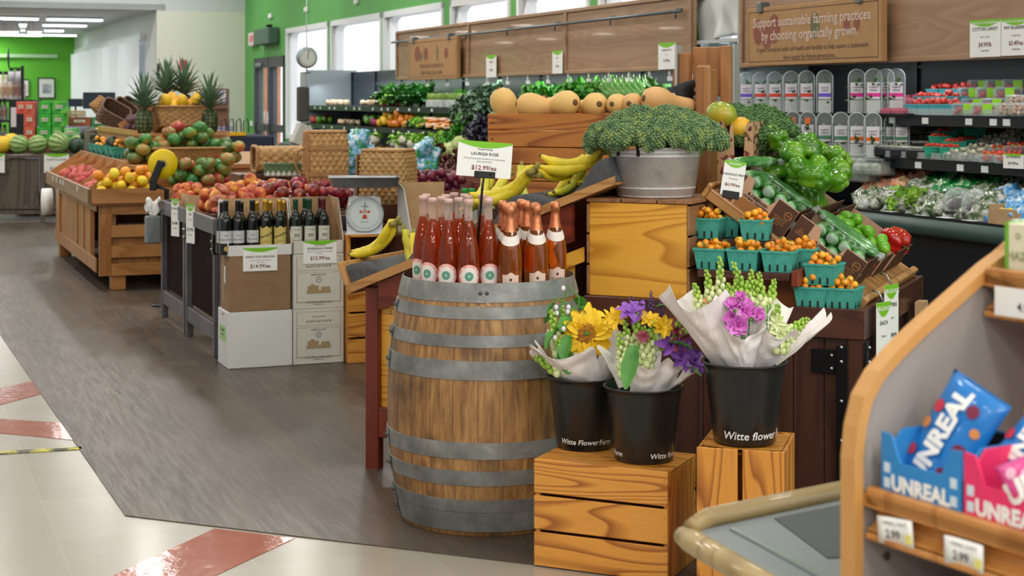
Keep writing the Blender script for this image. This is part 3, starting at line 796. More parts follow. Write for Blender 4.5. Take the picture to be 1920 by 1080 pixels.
on_canopy(1045, 95, 138, 19, [('KALE', .11, .68, INK), ('Local', .07, .52, GREYINK), ('1.99/ea', .15, .32, INK)], 'small white price card hung in the middle of the left oak canopy')
on_canopy(1250, 80, 130, 32, [('ROMAINE LETTUCE', .085, .72, INK), ('Green', .07, .55, GREYINK), ('$1.99/ea', .15, .33, INK)], 'white romaine lettuce price card hung at the right end of the left oak canopy')
on_canopy(1847, 37, 107, 58, [('COTTON CANDY', .13, .75, INK), ('Have a Peach!', .07, .54, GREYINK), ('$4.99/lb', .17, .33, REDINK), ('Save $1.00/lb', .06, .17, INK)], 'white cotton candy grape price card on the right oak canopy, $4.99 per pound', head='PRODUCT OF CALIFORNIA')
on_canopy(1905, 34, 104, 56, [('PINT BLUEBERRIES', .12, .75, INK), ('Locally Ready', .07, .54, GREYINK), ('$3.49/ea', .17, .33, REDINK), ('Save $1.50/ea', .06, .17, INK)], 'white pint blueberries price card on the right oak canopy, $3.49 each', head='PRODUCT OF MICHIGAN')
SIGNK = mottle('sign_kraft', [(0.3, '#a98052'), (0.7, '#b58b5c')], 10, .7)
def canopy_sign(x0, x1, y0, y1, lab, big):
	v = VF-.10; a = RP(x0, y1, v); c = RP(x1, (y0 if not big else y0), v); mid = (x0+x1)/2
	w = a[1]-c[1]; zt = RP(mid, y0, v)[2]; zb = RP(mid, y1, v)[2]; h = zt-zb
	r = T('hanging_sign', lab, 'sign', W(v, (a[1]+c[1])/2, zb), TH+FACE)
	obj('sign_board', MB().box(-w/2, w/2, 0, .05, 0, h, .004), SIGNK, r)
	g = MB()
	e = .03
	for q in ((-w/2+e, w/2-e, e, e+.006), (-w/2+e, w/2-e, h-e-.006, h-e), (-w/2+e, -w/2+e+.006, e, h-e), (w/2-e-.006, w/2-e, e, h-e)): g.box(q[0], q[1], -.001, .0, q[2], q[3])
	if big:
		lettering(g, 'Organic practices build soil health and fertility to help assure a sustainable', 0, h*.27, h*.112, -.001)
		lettering(g, 'food supply for future generations.', 0, h*.13, h*.112, -.001)
	else:
		lettering(g, 'PLEASE ENJOY OUR PRODUCE', 0, h*.33, h*.13, -.001); lettering(g, 'FRESH FROM LOCAL FARMS', 0, h*.16, h*.13, -.001)
	obj('dark_print', g, plain('sign_brown_ink', '#5f4534', .7), r)
	def disc(b, cx, cz, rx, rz_, y=-.0012):
		n = 20; b.add([(cx+rx*math.cos(2*PI*i/n), y, cz+rz_*math.sin(2*PI*i/n)) for i in range(n)], [tuple(range(n))], False)
	if big:
		b = MB()
		for cx, cz, q in ((-.40, .58, .17), (-.27, .62, .19), (-.33, .50, .17), (.27, .58, .09), (.34, .60, .085)): disc(b, cx*w, cz*h, q*h*1.0, q*h*1.3, -.0012-.0001*q)
		obj('fruit_print', b, plain('sign_fruit_rust', '#8e5240', .7), r)
		b = MB(); disc(b, .045*w, .62*h, .14*h, .22*h); obj('vegetable_print', b, plain('sign_veg_olive', '#6b6b48', .7), r)
		b = MB(); lettering(b, 'Support sustainable farming practices', -.01, h*.73, h*.235, -.0022); lettering(b, 'by choosing organically grown.', -.02, h*.50, h*.235, -.0022)
		obj('white_print', b, plain('sign_white_ink', '#d9c2b4', .7), r)
	else:
		b = MB()
		for cx, q in ((-.30, .15), (-.12, .12), (.30, .1)): disc(b, cx*w, (.56+q*.6)*h, q*h*1.5, q*h*1.3, -.0012-.0001*q)
		obj('fruit_print', b, plain('sign_fruit_rust', '#8e5240', .7), r)
		b = MB(); disc(b, .12*w, .64*h, .07*h, .2*h); disc(b, -.22*w, .57*h, .09*h, .1*h, -.0016); obj('vegetable_print', b, plain('sign_veg_olive', '#6b6b48', .7), r)
	for sx in (-.38, .36):
		obj('clip', MB().box(sx*w-.03, sx*w+.03, -.02, .06, h-.04, h+.04, .006), plain('rod_grey', '#6f7679', .4, .6), r)
canopy_sign(766, 856, 72, 149, 'small kraft sign with faded produce drawings at the left end of the canopy', False)
canopy_sign(1400, 1652, 4, 120, 'wide kraft sign reading Support sustainable farming practices, over the herb shelf', True)
r = T('hanging_scale', 'round white hanging dial scale in front of the first window', 'scale', Q(575, 108, 17.5), R(28)); r.scale = (.8,)*3
b = MB(); b.M = Matrix.Rotation(R(90), 4, 'X'); b.lathe([(0.0, -.04), (.135, -.04), (.145, -.02), (.145, .03), (.135, .045), (0, .045)], 32, cap0=False, cap1=False); obj('housing', b, plain('scale_grey', '#8fa3a8', .35, .5), r)
b = MB(); b.M = Matrix.Rotation(R(90), 4, 'X'); b.lathe([(0.0, .047), (.12, .047)], 32, cap0=False, cap1=False); obj('dial', b, plain('dial_white', '#dbe6e6', .4), r)
b = MB()
for i in range(24):
	a = 2*PI*i/24; b.M = Matrix.Rotation(a, 4, 'Y'); b.box(-.003, .003, -.049, -.048, .095, .113)
b.M = Matrix.Rotation(.1, 4, 'Y'); b.box(-.004, .004, -.052, -.05, -.02, .1); obj('dial_marks', b, INK, r)
b = MB(); b.tube([(0, 0, .14), (0, 0, .22), (.0, .0, 2.0)], .006, 6); obj('hanger', b, STEEL, r)
b = MB(); b.tube([(0, 0, -.14), (0, 0, -.2)], .01, 6); b.box(-.05, .05, -.03, .03, -.22, -.2); obj('lower_hook', b, STEEL, r)
b = MB(); u = UX(568, 6.0); b.box(VF-.1, VF+.0, uL1+.06, uL1+.1, .0, 2.02)
label(obj('metal_upright', b, plain('upright_pale', '#c4c8c8', .4, .4), rz=TH), 'white upright post at the far left end of the vegetable case', 'post')
def cp(x, v, z): return W(v, UX(x, v), z)
TAz, TBz, WELL = ZA+.02, ZB+.02, .86
rd = random.Random(5)
b = MB(); b.box(VRIM+.06, VB-.02, uL0+.02, uL1-.02, .74, .80); o = obj('well_deck', b, CASEBLK, cL)
b = MB(); b.box(VRIM+.06, VB-.02, uR0+.02, uR1-.02, .74, .80); o = obj('well_deck', b, CASEBLK, cR)
mus = fruit_kind('mushroom', MUSH, .045, cat='mushroom', sq=(1, 1, .7), lump=.2)
def row(kind, x0, x1, n, v, z, r, lab, group, layers=2, seed=1, dv=.16, scale=1.0, stand=False):
	u1, u0 = UX(x0, v), UX(x1, v)
	for p in drop_pack(n, r, (v, v+dv*2, u0, u1), lambda a, b_: z, seed, mound=.3):
		q = random.Random(hash((round(p[0], 3), round(p[1], 3))) % 9999)
		kind.put(W(*p), rot=(q.uniform(-.4, .4), q.uniform(-.4, .4), q.uniform(0, 6)) if stand else rndrot(q), lab=lab, group=group, scale=scale)
row(mus, 590, 640, 16, VA+.04, TAz, .045, 'pale tan mushroom at the left end of the upper vegetable shelf', 'tan mushrooms, upper shelf left end')
row(mus, 655, 716, 26, VA+.04, TAz, .045, 'cream mushroom in the pile left of the radishes, upper shelf', 'cream mushrooms left of the radishes')
rad = fruit_kind('radish', plain('radish_pink', '#c9385c', .4), .04, cat='vegetable', sq=(1, 1, 1.1))
row(rad, 700, 728, 12, VA+.03, TAz, .04, 'pink radish in the bunch beside the dark greens, upper shelf', 'radishes on the upper shelf')
gb = leafy_kind('greens_bunch', L_DARK, '', n=22, h=.30, w=.15, ruf=.03, spread=1.3)
for k, x in enumerate((728, 742, 756, 770, 784, 797)):
	gb.put(cp(x, VA+.16+.1*(k % 2), TAz+.03), rd.uniform(0, 6), lab='bunch of dark green leaves on the upper shelf left of the sprout trays', group='dark greens left of the sprout trays')
lt = leafy_kind('lettuce_head', L_LETT, '', n=26, h=.2, w=.15, ruf=.04, spread=1.2)
lt.put(cp(728, VA+.06, TAz+.03), 1, scale=.7, lab='small bright green leafy head beside the radishes, upper shelf')
def sprouts():
	r = T('sprout_tray', '', 'plant tray')
	obj('tray', MB().box(-.07, .07, -.055, .055, 0, .09, .004), plain('tray_white', '#d9dfdc', .4), r)
	b = MB(); q = random.Random(2)
	for i in range(90):
		x, y = q.uniform(-.06, .06), q.uniform(-.05, .05); h = q.uniform(.05, .09)
		b.tube([(x, y, .08), (x+q.uniform(-.01, .01), y+q.uniform(-.01, .01), .08+h)], .0025, 3)
		b.ball((x, y, .08+h), .007, 5, 3)
	o = obj('sprouts', b, plain('sprout_green', '#9cba5e', .6), r); o['kind'] = 'stuff'; return r
sk = Kind(sprouts)
for k in range(5): sk.put(cp(811+12.5*k, VA+.1, TAz), TH, lab='white tray of pale green sprouts on the upper shelf beside the curly kale', group='sprout trays on the upper shelf')
wg = leafy_kind('herb_pot', leafmat('grass_leaf', '#4fa51f', '#6cc832', '#8fe050'), '', n=60, h=.14, w=.012, ruf=0, spread=.35, cat='plant')
wg.put(cp(863, VA+.35, TAz+.04), 0, scale=1.5, lab='bright green tuft of wheatgrass behind the sprout trays')
kl = leafy_kind('kale_bunch', L_KALE, '', n=30, h=.30, w=.16, ruf=.07, spread=1.7, curl=1.2)
for k, (x, y, v) in enumerate(((882, 190, VA-.02), (905, 182, VA-.02), (893, 205, VA-.1), (915, 200, VA-.1), (925, 170, VA+.1), (872, 200, VA))):
	p = RP(x, y+14, v); kl.put(W(p[0], p[1], p[2]), rd.uniform(0, 6), scale=.72, lab='grey green curly kale spilling over the upper shelf left of the squash crate', group='curly kale left of the squash crate')
pk = leafy_kind('purple_kale', L_CHARD, '', n=30, h=.24, w=.14, ruf=.06, spread=1.6, curl=1.1)
for x, y in ((895, 240), (905, 228), (885, 252), (903, 250)):
	p = RP(x, y+10, VBs-.12); pk.put(W(*p), rd.uniform(0, 6), scale=.62, lab='dark purple curly kale bunch beside the left edge of the squash crate', group='purple kale beside the squash crate')
pr = leafy_kind('parsley_bunch', L_PARS, '', n=60, h=.22, w=.07, ruf=.05, spread=1.5)
for x, y in ((872, 225), (868, 240), (880, 262), (845, 258), (858, 264)):
	p = RP(x, y+10, VBs-.1); pr.put(W(*p), rd.uniform(0, 6), scale=.7, lab='green parsley bunch on the middle shelf below the curly kale', group='parsley bunches below the curly kale')
for k, x in enumerate((985, 1000, 1012, 1025)):
	rad.put(cp(x-5, VA+.1, TAz+.08+.02*(k % 2)), 0, lab='red radish behind the butternut squash', group='radishes behind the squash')
for x in (1005, 1018): pr.put(cp(x, VA+.14, TAz+.04), x, scale=1.1, lab='parsley bunch behind the second and third squash', group='parsley behind the squash, left')
roots = fruit_kind('carrot', mottle('root_tan', [(0.3, '#a56a3c'), (0.7, '#d7a06a')], 10, .7), .03, cat='vegetable', sq=(1, 1, 3.4))
for k in range(12):
	roots.put(cp(1032+3.6*k, VA+.08+.03*(k % 3), TAz+.04+.035*(k % 2)), rot=(R(80), R(20*(k % 3)), TH+R(60)), lab='tan root vegetable laid on the upper shelf behind the third squash', group='tan roots behind the squash')
for x in (1075, 1090, 1104, 1120, 1135): pr.put(cp(x, VA+.12, TAz+.04), x, scale=1.25, lab='bright parsley bunch behind the middle squash', group='parsley behind the squash, middle')
so = leafy_kind('scallion_bunch', leafmat('scallion_leaf', '#3f8a2e', '#6aa845', '#c3dca0'), '', n=30, h=.34, w=.016, ruf=0, spread=.28, curl=.35)
for k in range(8): so.put(cp(1150+11*k, VA+.1, TAz+.05), rot=(R(55), R(-25), TH+R(200)), lab='bunch of green scallions lying behind the right squash', group='scallions behind the squash')
gb.put(cp(1240, VA+.1, TAz), 2, lab='dark leafy bunch right of the scallions')
pep = lambda nm, m: fruit_kind(nm, m, .055, cat='vegetable', sq=(.92, .92, 1.05), lobes=4, lob=.16, dim=.25, stem=STEMG, nu=20)
ks = {'g': pep('bell_pepper', GPEP), 'r': pep('bell_pepper', RPEP), 'y': pep('bell_pepper', YPEP), 'o': pep('bell_pepper', OPEP)}
row(mus, 606, 664, 18, VBs+.04, TBz, .04, 'small mushroom on the middle shelf left of the green peppers', 'mushrooms on the middle shelf', scale=.9)
row(ks['g'], 671, 688, 8, VBs+.03, TBz, .055, 'green bell pepper at the left end of the pepper row, middle shelf', 'green peppers, middle shelf', stand=True)
row(fruit_kind('beet', plain('beet_purple', '#8c1f48', .5), .05, cat='vegetable', lump=.1), 687, 705, 9, VBs+.03, TBz, .05, 'purple red beet between green and yellow peppers on the middle shelf', 'beets on the middle shelf')
row(ks['y'], 702, 720, 12, VBs+.03, TBz, .055, 'yellow bell pepper in the pepper row on the middle shelf', 'yellow peppers, middle shelf', stand=True)
row(ks['o'], 716, 757, 26, VBs+.03, TBz, .055, 'orange bell pepper in the pepper row on the middle shelf', 'orange peppers, middle shelf', stand=True)
for x in (762, 770, 778, 786, 793):
	kl.put(cp(x, VBs+.12, TBz+.03), x, scale=.3, lab='small grey green leafy head on the middle shelf right of the orange peppers', group='small leafy heads on the middle shelf')
row(ks['r'], 577, 583, 3, VBs+.03, TBz, .055, 'red pepper at the far left end of the middle shelf', 'red peppers at the left end', stand=True)
row(ks['g'], 584, 594, 4, VBs+.03, TBz, .055, 'green pepper at the far left end of the middle shelf', 'green peppers at the left end', stand=True)
ck = fruit_kind('carrot', mottle('carrot_skin', [(0.3, '#e0672c'), (0.7, '#f09a52')], 10, .5, rnd=.04), .024, cat='vegetable', sq=(1, 1, 4), nu=8, nv=10)
ct = fruit_kind('carrot', mottle('carrot_pale_skin', [(0.3, '#e8b48e'), (0.7, '#f4dcc8')], 10, .5, rnd=.05), .024, cat='vegetable', sq=(1, 1, 4), nu=8, nv=10)
for k in range(44):
	x = 800+2.0*(k % 22)*1.7; lay = k//22
	(ck if (k*7) % 5 < 2+lay else ct).put(cp(x+rd.uniform(-4, 4), VBs+.05+.05*lay, TBz+.035+.06*lay+rd.uniform(0, .04)), rot=(R(90)+rd.uniform(-.2, .2), rd.uniform(-.3, .3), TH+R(90)+rd.uniform(-.4, .4)), lab='bunched carrot stacked on the middle shelf left of the purple kale', group='carrots stacked on the middle shelf')
for x in (782, 790, 798): lt.put(cp(x, VBs+.05, TBz+.04), x, scale=.6, lab='small green bok choy head left of the carrots', group='bok choy left of the carrots')
row(fruit_kind('potato', KPOT, .06, cat='vegetable', sq=(1.2, 1, .85), lump=.12), 660, 745, 30, VRIM+.15, .85, .06, 'brown potato in the bottom well of the case above the wicker baskets', 'potatoes in the bottom well', dv=.3)
cab = Kind(lambda: (lambda r: (obj('curd', floret_mesh(.10, 3, .75, 40, 26, .12, 7), plain('cauliflower_curd', '#dfe0cc', .7), r), obj('leaves', leafy_mesh(12, .16, .1, spread=.5, seed=4, el0=.9), L_LETT, r), r)[-1])(T('cauliflower', '', 'vegetable')))
for x, y in ((700, 262), (745, 268), (762, 262), (778, 270), (755, 276)):
	p = RP(x, y, VRIM+.25); cab.put(W(*p), x, lab='white cauliflower in the bottom well behind the wicker baskets', group='cauliflower in the bottom well')
for x, y in ((782, 262), (795, 264), (808, 266), (822, 268), (835, 262), (790, 256), (812, 256), (830, 254)):
	p = RP(x, y+14, VRIM+.3); lt.put(W(*p), x, scale=.75, lab='bright green lettuce head in the bottom well left of the romanesco', group='green lettuce in the bottom well')
rom = Kind(lambda: label(obj('green_cauliflower', floret_mesh(.12, 5, .85, 48, 30, .16, 6), mottle('pale_green_curd', [(0.3, '#a9bd6a'), (0.7, '#d3dfa0')], 9, .7)), '', 'vegetable'))
for x, y in ((838, 285), (856, 280), (868, 270), (846, 298), (866, 292), (880, 284)):
	p = RP(x, y, VRIM+.12); rom.put(W(*p), x, lab='pale green cauliflower head piled just left of the rose wine card', group='pale green cauliflower beside the wine card')
rl = leafy_kind('red_lettuce', L_RED, '', n=34, h=.2, w=.14, ruf=.06, spread=1.6, curl=1.2)
for x, y in ((812, 300), (826, 292), (838, 310), (822, 318), (842, 325), (858, 318), (810, 325), (872, 330), (866, 306), (890, 330), (850, 335), (830, 335)):
	p = RP(x, y+8, VRIM+.02-.003*(y-292)); rl.put(W(*p), x*1.7, lab='head of dark red leaf lettuce piled below the pale green cauliflower', group='red leaf lettuce in the bottom well')
b = MB(); a0 = UX(920, VRIM-.3); a1 = UX(795, VRIM-.3); b.box(VRIM-.34, VRIM-.3, a0, a1, .72, .86); b.box(VRIM-.3, VRIM, a0, a1, .72, .74)
label(obj('wooden_bin', b, plain('bin_brown', '#7b4436', .6), rz=TH), 'low brown wooden bin edge in front of the red leaf lettuce', 'bin')
BAGB = mottle('bag_blue_print', [(0.4, '#dfe9ee'), (0.5, '#58aee0'), (0.6, '#3f9a3c')], 16, .2, coat=.6)
def pillow_mesh(w, h, t, n=14, seed=1, wr=.01):
	b = MB()
	for sg in (1, -1):
		def fn(i, j):
			a, c = 2*i-1, 2*j-1
			k = max(0, (1-a**4))**.6*max(0, (1-c**4))**.6
			return (a*w/2*(1-.08*(1-c*c)), c*h/2, sg*(t/2*k+(wr*rnoise((a*3+seed, c*3, sg), 1.6)*k)))
		b.grid(fn, n, n)
	return b
def bag_kind(name, mat, w=.2, h=.26, t=.08, seed=1, cat='bag', wr=.02): return Kind(lambda: label(obj(name, pillow_mesh(w, h, t, 16, seed, wr), mat), '', cat))
bb = bag_kind('salad_bag', BAGB, .24, .26, .12, 3, wr=.04)
for x, y in ((665, 272), (673, 282), (662, 290), (670, 300), (664, 312)):
	bb.put(Q(x, y, 11.6), rot=(R(60), 0, x), lab='blue and white plastic produce bag standing between the two upright wicker baskets', group='blue bags between the baskets')
for x, y in ((790, 285), (798, 298), (792, 310)):
	bb.put(Q(x, y, 13), rot=(R(50), .2, x), lab='blue plastic produce bag behind the right wicker basket', group='blue bags behind the right basket')
HERBG = mottle('herb_leaves', [(0.35, '#2f5f2a'), (0.55, '#5e9140'), (0.7, '#a7c46a')], 60, .6, bmp=.4)
def herb_pack(strip, seed, orange=False):
	m = {'purple': '#7a55d8', 'red': '#ea4a3a', 'pink': '#ec2f9c', 'blue': '#1f78c8', 'orange': '#f5762a', 'green': '#4f8f6a'}[strip]
	r = T('herb_clamshell', '', 'plastic pack')
	n = 10; w = .085
	pts = [(-w/2, 0), (w/2, 0)]+[(w/2*math.cos(PI*i/n), .19+w/2*math.sin(PI*i/n)) for i in range(n+1)]
	b = MB(); b.prism_y(pts, -.018, .018); obj('clear_shell', b, CLEAR, r)
	rim = [(p[0]*1.06, 0, p[1]*1.02) for p in pts]; b = MB(); b.tube([(p[0], -.018, p[2]) for p in rim], .003, 5, closed=True); obj('shell_rim', b, plain('plastic_edge', '#c5d0d0', .15), r)
	b = MB(); q = random.Random(seed)
	for i in range(16): leaf_geo(b, (q.uniform(-.02, .02), q.uniform(-.006, .006), q.uniform(.02, .15)), q.uniform(0, 6.28), q.uniform(.6, 1.4), .06, .022, .4, .004, i, 4, 2)
	obj('herb_sprigs', b, HERBG, r)
	b = MB(); b.box(-.034, .034, -.0215, -.0185, .075, .165); obj('front_label', b, plain('label_white', '#e8e4ea', .4), r)
	b = MB(); b.box(-.034, .034, -.023, -.0216, .088, .108); obj('colour_strip', b, plain('strip_'+strip, m, .4), r)
	b = MB(); lettering(b, 'organic', 0, .14, .016, -.0225); lettering(b, 'HERBS', 0, .122, .014, -.0225); obj('label_text', b, plain('label_ink', '#6d5c80', .5), r)
	b = MB(); b.box(-.036, .036, -.021, -.0185, .0, .07); obj('lower_label', b, plain('label_grey', '#c9cccb', .4), r)
	if orange: b = MB(); b.box(-.014, .014, -.021, -.0185, .165, .205); obj('orange_sticker', b, plain('strip_orange', '#f5762a', .4), r)
	return r
HK = {}
def herb(x, ybot, strip, v, lab, sc=1.25, **k):
	if strip not in HK: HK[strip] = Kind(lambda: herb_pack(strip, len(HK)+3, strip == 'blue'))
	z = (TAz if v > 6.2 else TBz)
	HK[strip].put(cp(x, v, ybot), TH*0+R(-8), scale=sc, lab=lab)
zt = RP(1500, 210, VA-.06)[2]; zb = RP(1500, 288, VBs-.08)[2]
names = ['leftmost', 'second', 'third', 'fourth', 'fifth', 'sixth', 'seventh', 'eighth', 'ninth', 'tenth']
for k, (x, c) in enumerate(((1372, 'pink'), (1399, 'purple'), (1426, 'red'), (1453, 'red'), (1483, 'red'), (1512, 'red'), (1546, 'purple'))):
	herb(x, zt, c, VA-.05, f'clear herb pack with {c} label strip, {names[k]} in the upper row of herbs')
for k, (x, c) in enumerate(((1606, 'pink'), (1637, 'pink'), (1660, 'pink'), (1680, 'pink'))):
	herb(x, zt+.0, c, VA-.05+(.0 if k < 2 else .12), f'clear herb pack with pink strip, {names[k]} of four right of the dark upright')
for k, (x, c) in enumerate(((1486, 'blue'), (1514, 'blue'), (1546, 'green'), (1576, 'green'), (1606, 'orange'), (1636, 'orange'))):
	herb(x, zb, c, VBs-.05, f'clear herb pack with {c} strip, {names[k]} in the lower row of herbs')
for k, x in enumerate((1655, 1672, 1690)):
	herb(x, zb+.02, 'green', VBs+.12, f'clear green stripped herb pack, {names[k]} behind the black mushroom trays', 1.1)
b = MB()
for z, v, xa, xb in ((zt, VA-.08, 1375, 1700), (zb, VBs-.09, 1440, 1660)):
	b.box(v, v+.1, UX(xb, v), UX(xa, v), z-.012, z)
label(obj('herb_rack', b, CASEBLK, rz=TH), 'narrow black ledges that carry the two rows of herb packs', 'rack')
cyanp = Kind(lambda: punnet(.13, .13, .07, CYAN, 0))
teap = Kind(lambda: punnet(.13, .13, .07, plain('pulp_green_teal', '#2fa98a', .8), 3))
straw = mottle('strawberry_skin', [(0.4, '#b51f24'), (0.6, '#e04a34')], 30, .35, coat=.3)
sb = fruit_kind('strawberry', straw, .020, cat='fruit', sq=(1, 1, 1.2), nu=8, nv=6)
BERRY = mottle('red_currant', [(0.4, '#c7241f'), (0.6, '#ee5a40')], 60, .25, coat=.4)
RASP = mottle('raspberry_tray', [(0.4, '#8f1f3c'), (0.6, '#c04a64')], 50, .5, bmp=.5)
def berries_mesh(w, d, n, r, seed):
	b = MB(); q = random.Random(seed)
	for p in drop_pack(n, r, (-w/2, w/2, -d/2, d/2), lambda x, y: 0, seed, 8): b.ball(p, r, 6, 4)
	return b
bk = Kind(lambda: label(obj('red_currants', berries_mesh(.115, .115, 90, .0075, 4), BERRY), '', 'berries', kind='stuff'))
def at_case(x, y, v): p = RP(x, y, v); return p
for k, (x, v, dz) in enumerate(((1722, VA+.05, 0), (1745, VA+.05, 0), (1768, VA+.05, 0), (1790, VA+.05, 0), (1740, VA+.22, .05), (1765, VA+.22, .05), (1790, VA+.22, .05), (1762, VA+.38, .10), (1786, VA+.38, .10), (1806, VA+.38, .10))):
	p = cp(x, v, TAz+dz); cyanp.put(p, TH, lab='cyan berry basket of strawberries on the upper shelf of the right case', group='cyan strawberry baskets, upper shelf')
	for q in range(7):
		sb.put(p+Vector((rd.uniform(-.045, .045), rd.uniform(-.045, .045), .065+rd.uniform(0, .03))), rot=rndrot(rd), lab='strawberry heaped in a cyan basket on the upper shelf', group='strawberries in the cyan baskets')
b = MB(); b.box(VA+.05, VB-.05, UX(1815, VA+.1), UX(1660, VA+.2), TAz-.0, TAz+.005)
rt = Kind(lambda: (lambda r: (obj('tray', MB().box(-.09, .09, -.06, .06, 0, .035, .006), plain('tray_pink', '#b3586c', .5), r), obj('berry_fill', MB().box(-.08, .08, -.05, .05, .02, .042, .006), RASP, r), r)[-1])(T('raspberry_tray', '', 'berry tray')))
for k, (x, v, dz) in enumerate(((1680, VA+.02, 0), (1702, VA+.02, 0), (1690, VA+.2, .03), (1712, VA+.2, .03), (1700, VA+.36, .06), (1722, VA+.36, .07), (1716, VA+.5, .09), (1740, VA+.5, .1))):
	rt.put(cp(x, v, TAz+dz), TH, lab='flat pink tray of raspberries right of the herb packs, upper shelf', group='raspberry trays, upper shelf')
def clam_berries(w=.17, d=.13, h=.08, fill=None, sticker=None, lid=None, n=20, seed=3, r_=.014):
	r = T('clamshell_pack', '', 'plastic pack')
	obj('clear_shell', MB().box(-w/2, w/2, -d/2, d/2, 0, h, .012), CLEAR, r)
	b = berries_mesh(w*.9, d*.9, n, r_, seed); b2 = MB(); b2.M = Matrix.Translation((0, 0, .006)); b2.add(b.v, b.f, True)
	o = obj('berry_fill', b2, fill, r); o['kind'] = 'stuff'
	if sticker: obj('sticker', MB().box(-.028, .028, -d/2-.003, -d/2-.0005, .012, h*.9), sticker, r)
	if lid: obj('lid_label', MB().box(-w*.3, w*.3, -d*.3, d*.3, h+.0005, h+.003), lid, r)
	return r
LIME = plain('sticker_lime', '#9be01f', .4)
ca = Kind(lambda: clam_berries(fill=mottle('strawberry_fill', [(0.4, '#8f1a2c'), (0.6, '#d23a34')], 30, .4), sticker=LIME))
for k, (x, v, dz) in enumerate(((1812, VA+.03, 0), (1848, VA+.03, 0), (1830, VA+.2, .03), (1866, VA+.2, .03), (1822, VA+.36, .10), (1856, VA+.36, .10), (1890, VA+.36, .10), (1840, VA+.5, .15), (1872, VA+.5, .15), (1905, VA+.5, .15))):
	ca.put(cp(x, v, TAz+dz), TH+R(-90)+R(60), lab='clear clamshell of strawberries with lime sticker, upper shelf of the right case', group='strawberry clamshells, upper shelf')
cc = Kind(lambda: clam_berries(fill=mottle('mixed_pale_fill', [(0.4, '#c98d6c'), (0.6, '#f0d7c0')], 20, .5), w=.16, n=26, seed=9))
for k, (x, v, dz) in enumerate(((1893, VA+.03, 0), (1918, VA+.03, 0), (1912, VA+.2, .05))):
	cc.put(cp(x, v, TAz+dz), TH+R(-30), lab='clear pack of pale cut fruit at the right edge of the upper shelf', group='cut fruit packs at the right edge')
b = MB(); b.box(VA-.026, VA-.022, UX(1890, VA), UX(1664, VA), ZA+.02, ZA+.06); obj('clear_lip', b, CLEAR, cR)
b = MB(); b.box(VBs-.026, VBs-.022, 7.4, UX(1655, VBs), ZB+.02, ZB+.06); obj('clear_lip', b, CLEAR, cR)
CREAMY = plain('label_cream', '#d9d8a0', .5)
mt = Kind(lambda: (lambda r: (obj('tray', MB().box(-.085, .085, -.065, .065, 0, .06, .01), plain('tray_black', '#202024', .35), r), obj('clear_lid', MB().box(-.08, .08, -.06, .06, .058, .07, .004), CLEAR, r), obj('lid_label', MB().box(-.05, .05, -.025, .025, .071, .073), CREAMY, r), r)[-1])(T('mushroom_tray', '', 'food tray')))
for k, (x, v, dz) in enumerate(((1668, VBs+.03, 0), (1698, VBs+.03, 0), (1728, VBs+.03, 0), (1676, VBs+.2, .02), (1706, VBs+.2, .03), (1738, VBs+.2, .03), (1690, VBs+.38, .07), (1722, VBs+.38, .08), (1754, VBs+.38, .09), (1700, VBs+.55, .13), (1730, VBs+.55, .14), (1760, VBs+.55, .15))):
	mt.put(cp(x, v, TBz+dz), TH+R(-60), lab='black food tray with cream lid label, middle shelf right of the herb packs', group='black trays on the middle shelf')
for k, (x, v, dz) in enumerate(((1752, VBs+.03, .01), (1782, VBs+.03, .01), (1762, VBs+.18, .07), (1790, VBs+.15, .04), (1812, VBs+.3, .05), (1800, VBs+.4, .12), (1826, VBs+.4, .12), (1848, VBs+.5, .1), (1774, VBs+.3, .10))):
	p = cp(x, v, TBz+dz); teap.put(p, TH+R(-30), lab='teal green basket of red currants on the middle shelf of the right case', group='currant baskets on the middle shelf')
	bk.put(p+Vector((0, 0, .05)), TH+R(-30), lab='red currants filling a teal green basket on the middle shelf', group='currants in the teal green baskets')
cf = Kind(lambda: clam_berries(fill=mottle('pale_seed_fill', [(0.4, '#8f8d78'), (0.6, '#e8e6cc')], 30, .5), w=.18, h=.05, lid=CREAMY, n=30, seed=5))
for k, (x, v, dz) in enumerate(((1800, VBs+.03, 0), (1832, VBs+.03, 0), (1835, VBs+.2, .03), (1866, VBs+.2, .03), (1862, VBs+.4, .08), (1894, VBs+.4, .09), (1905, VBs+.5, .12))):
	cf.put(cp(x, v, TBz+dz), TH+R(-60), lab='flat clear pack of pale produce with cream label right of the currant baskets', group='flat clear packs on the middle shelf')
cg = Kind(lambda: clam_berries(fill=mottle('tomato_fill', [(0.4, '#c0271e'), (0.6, '#f0603c')], 25, .4), w=.18, h=.05, lid=LIME, n=30, seed=6))
for k, (x, v, dz) in enumerate(((1868, VBs+.02, 0), (1898, VBs+.02, 0), (1885, VBs+.2, .03), (1914, VBs+.2, .05))):
	cg.put(cp(x, v, TBz+dz), TH+R(-60), lab='clear lime labelled pack of red tomatoes at the right end of the middle shelf', group='tomato packs on the middle shelf')
p = RP(1900, 316, VBs-.06)
price_card('white price card clipped to the middle shelf above the sky blue bags', W(*p), TH+FACE+R(10), .15, .085, [('RED RASPBERRIES', .014, .065, INK), ('$4.99/ea', .022, .03, INK)])
GRNB = mottle('bag_green_print', [(0.45, '#0f7a3c'), (0.56, '#2c9a4c'), (0.66, '#dfead0')], 12, .2, coat=.6)
ORB = mottle('bag_orange_print', [(0.42, '#d98458'), (0.54, '#e8b09a'), (0.66, '#5f8a3a')], 14, .25, coat=.5)
WHB = mottle('bag_clear_print', [(0.42, '#3f5a34'), (0.52, '#8f9a80'), (0.62, '#cfccd0')], 18, .15, coat=.6)
LBL = mottle('bag_skyblue_print', [(0.45, '#3f9ada'), (0.55, '#a9cce4'), (0.66, '#f2f5f7')], 16, .2, coat=.6)
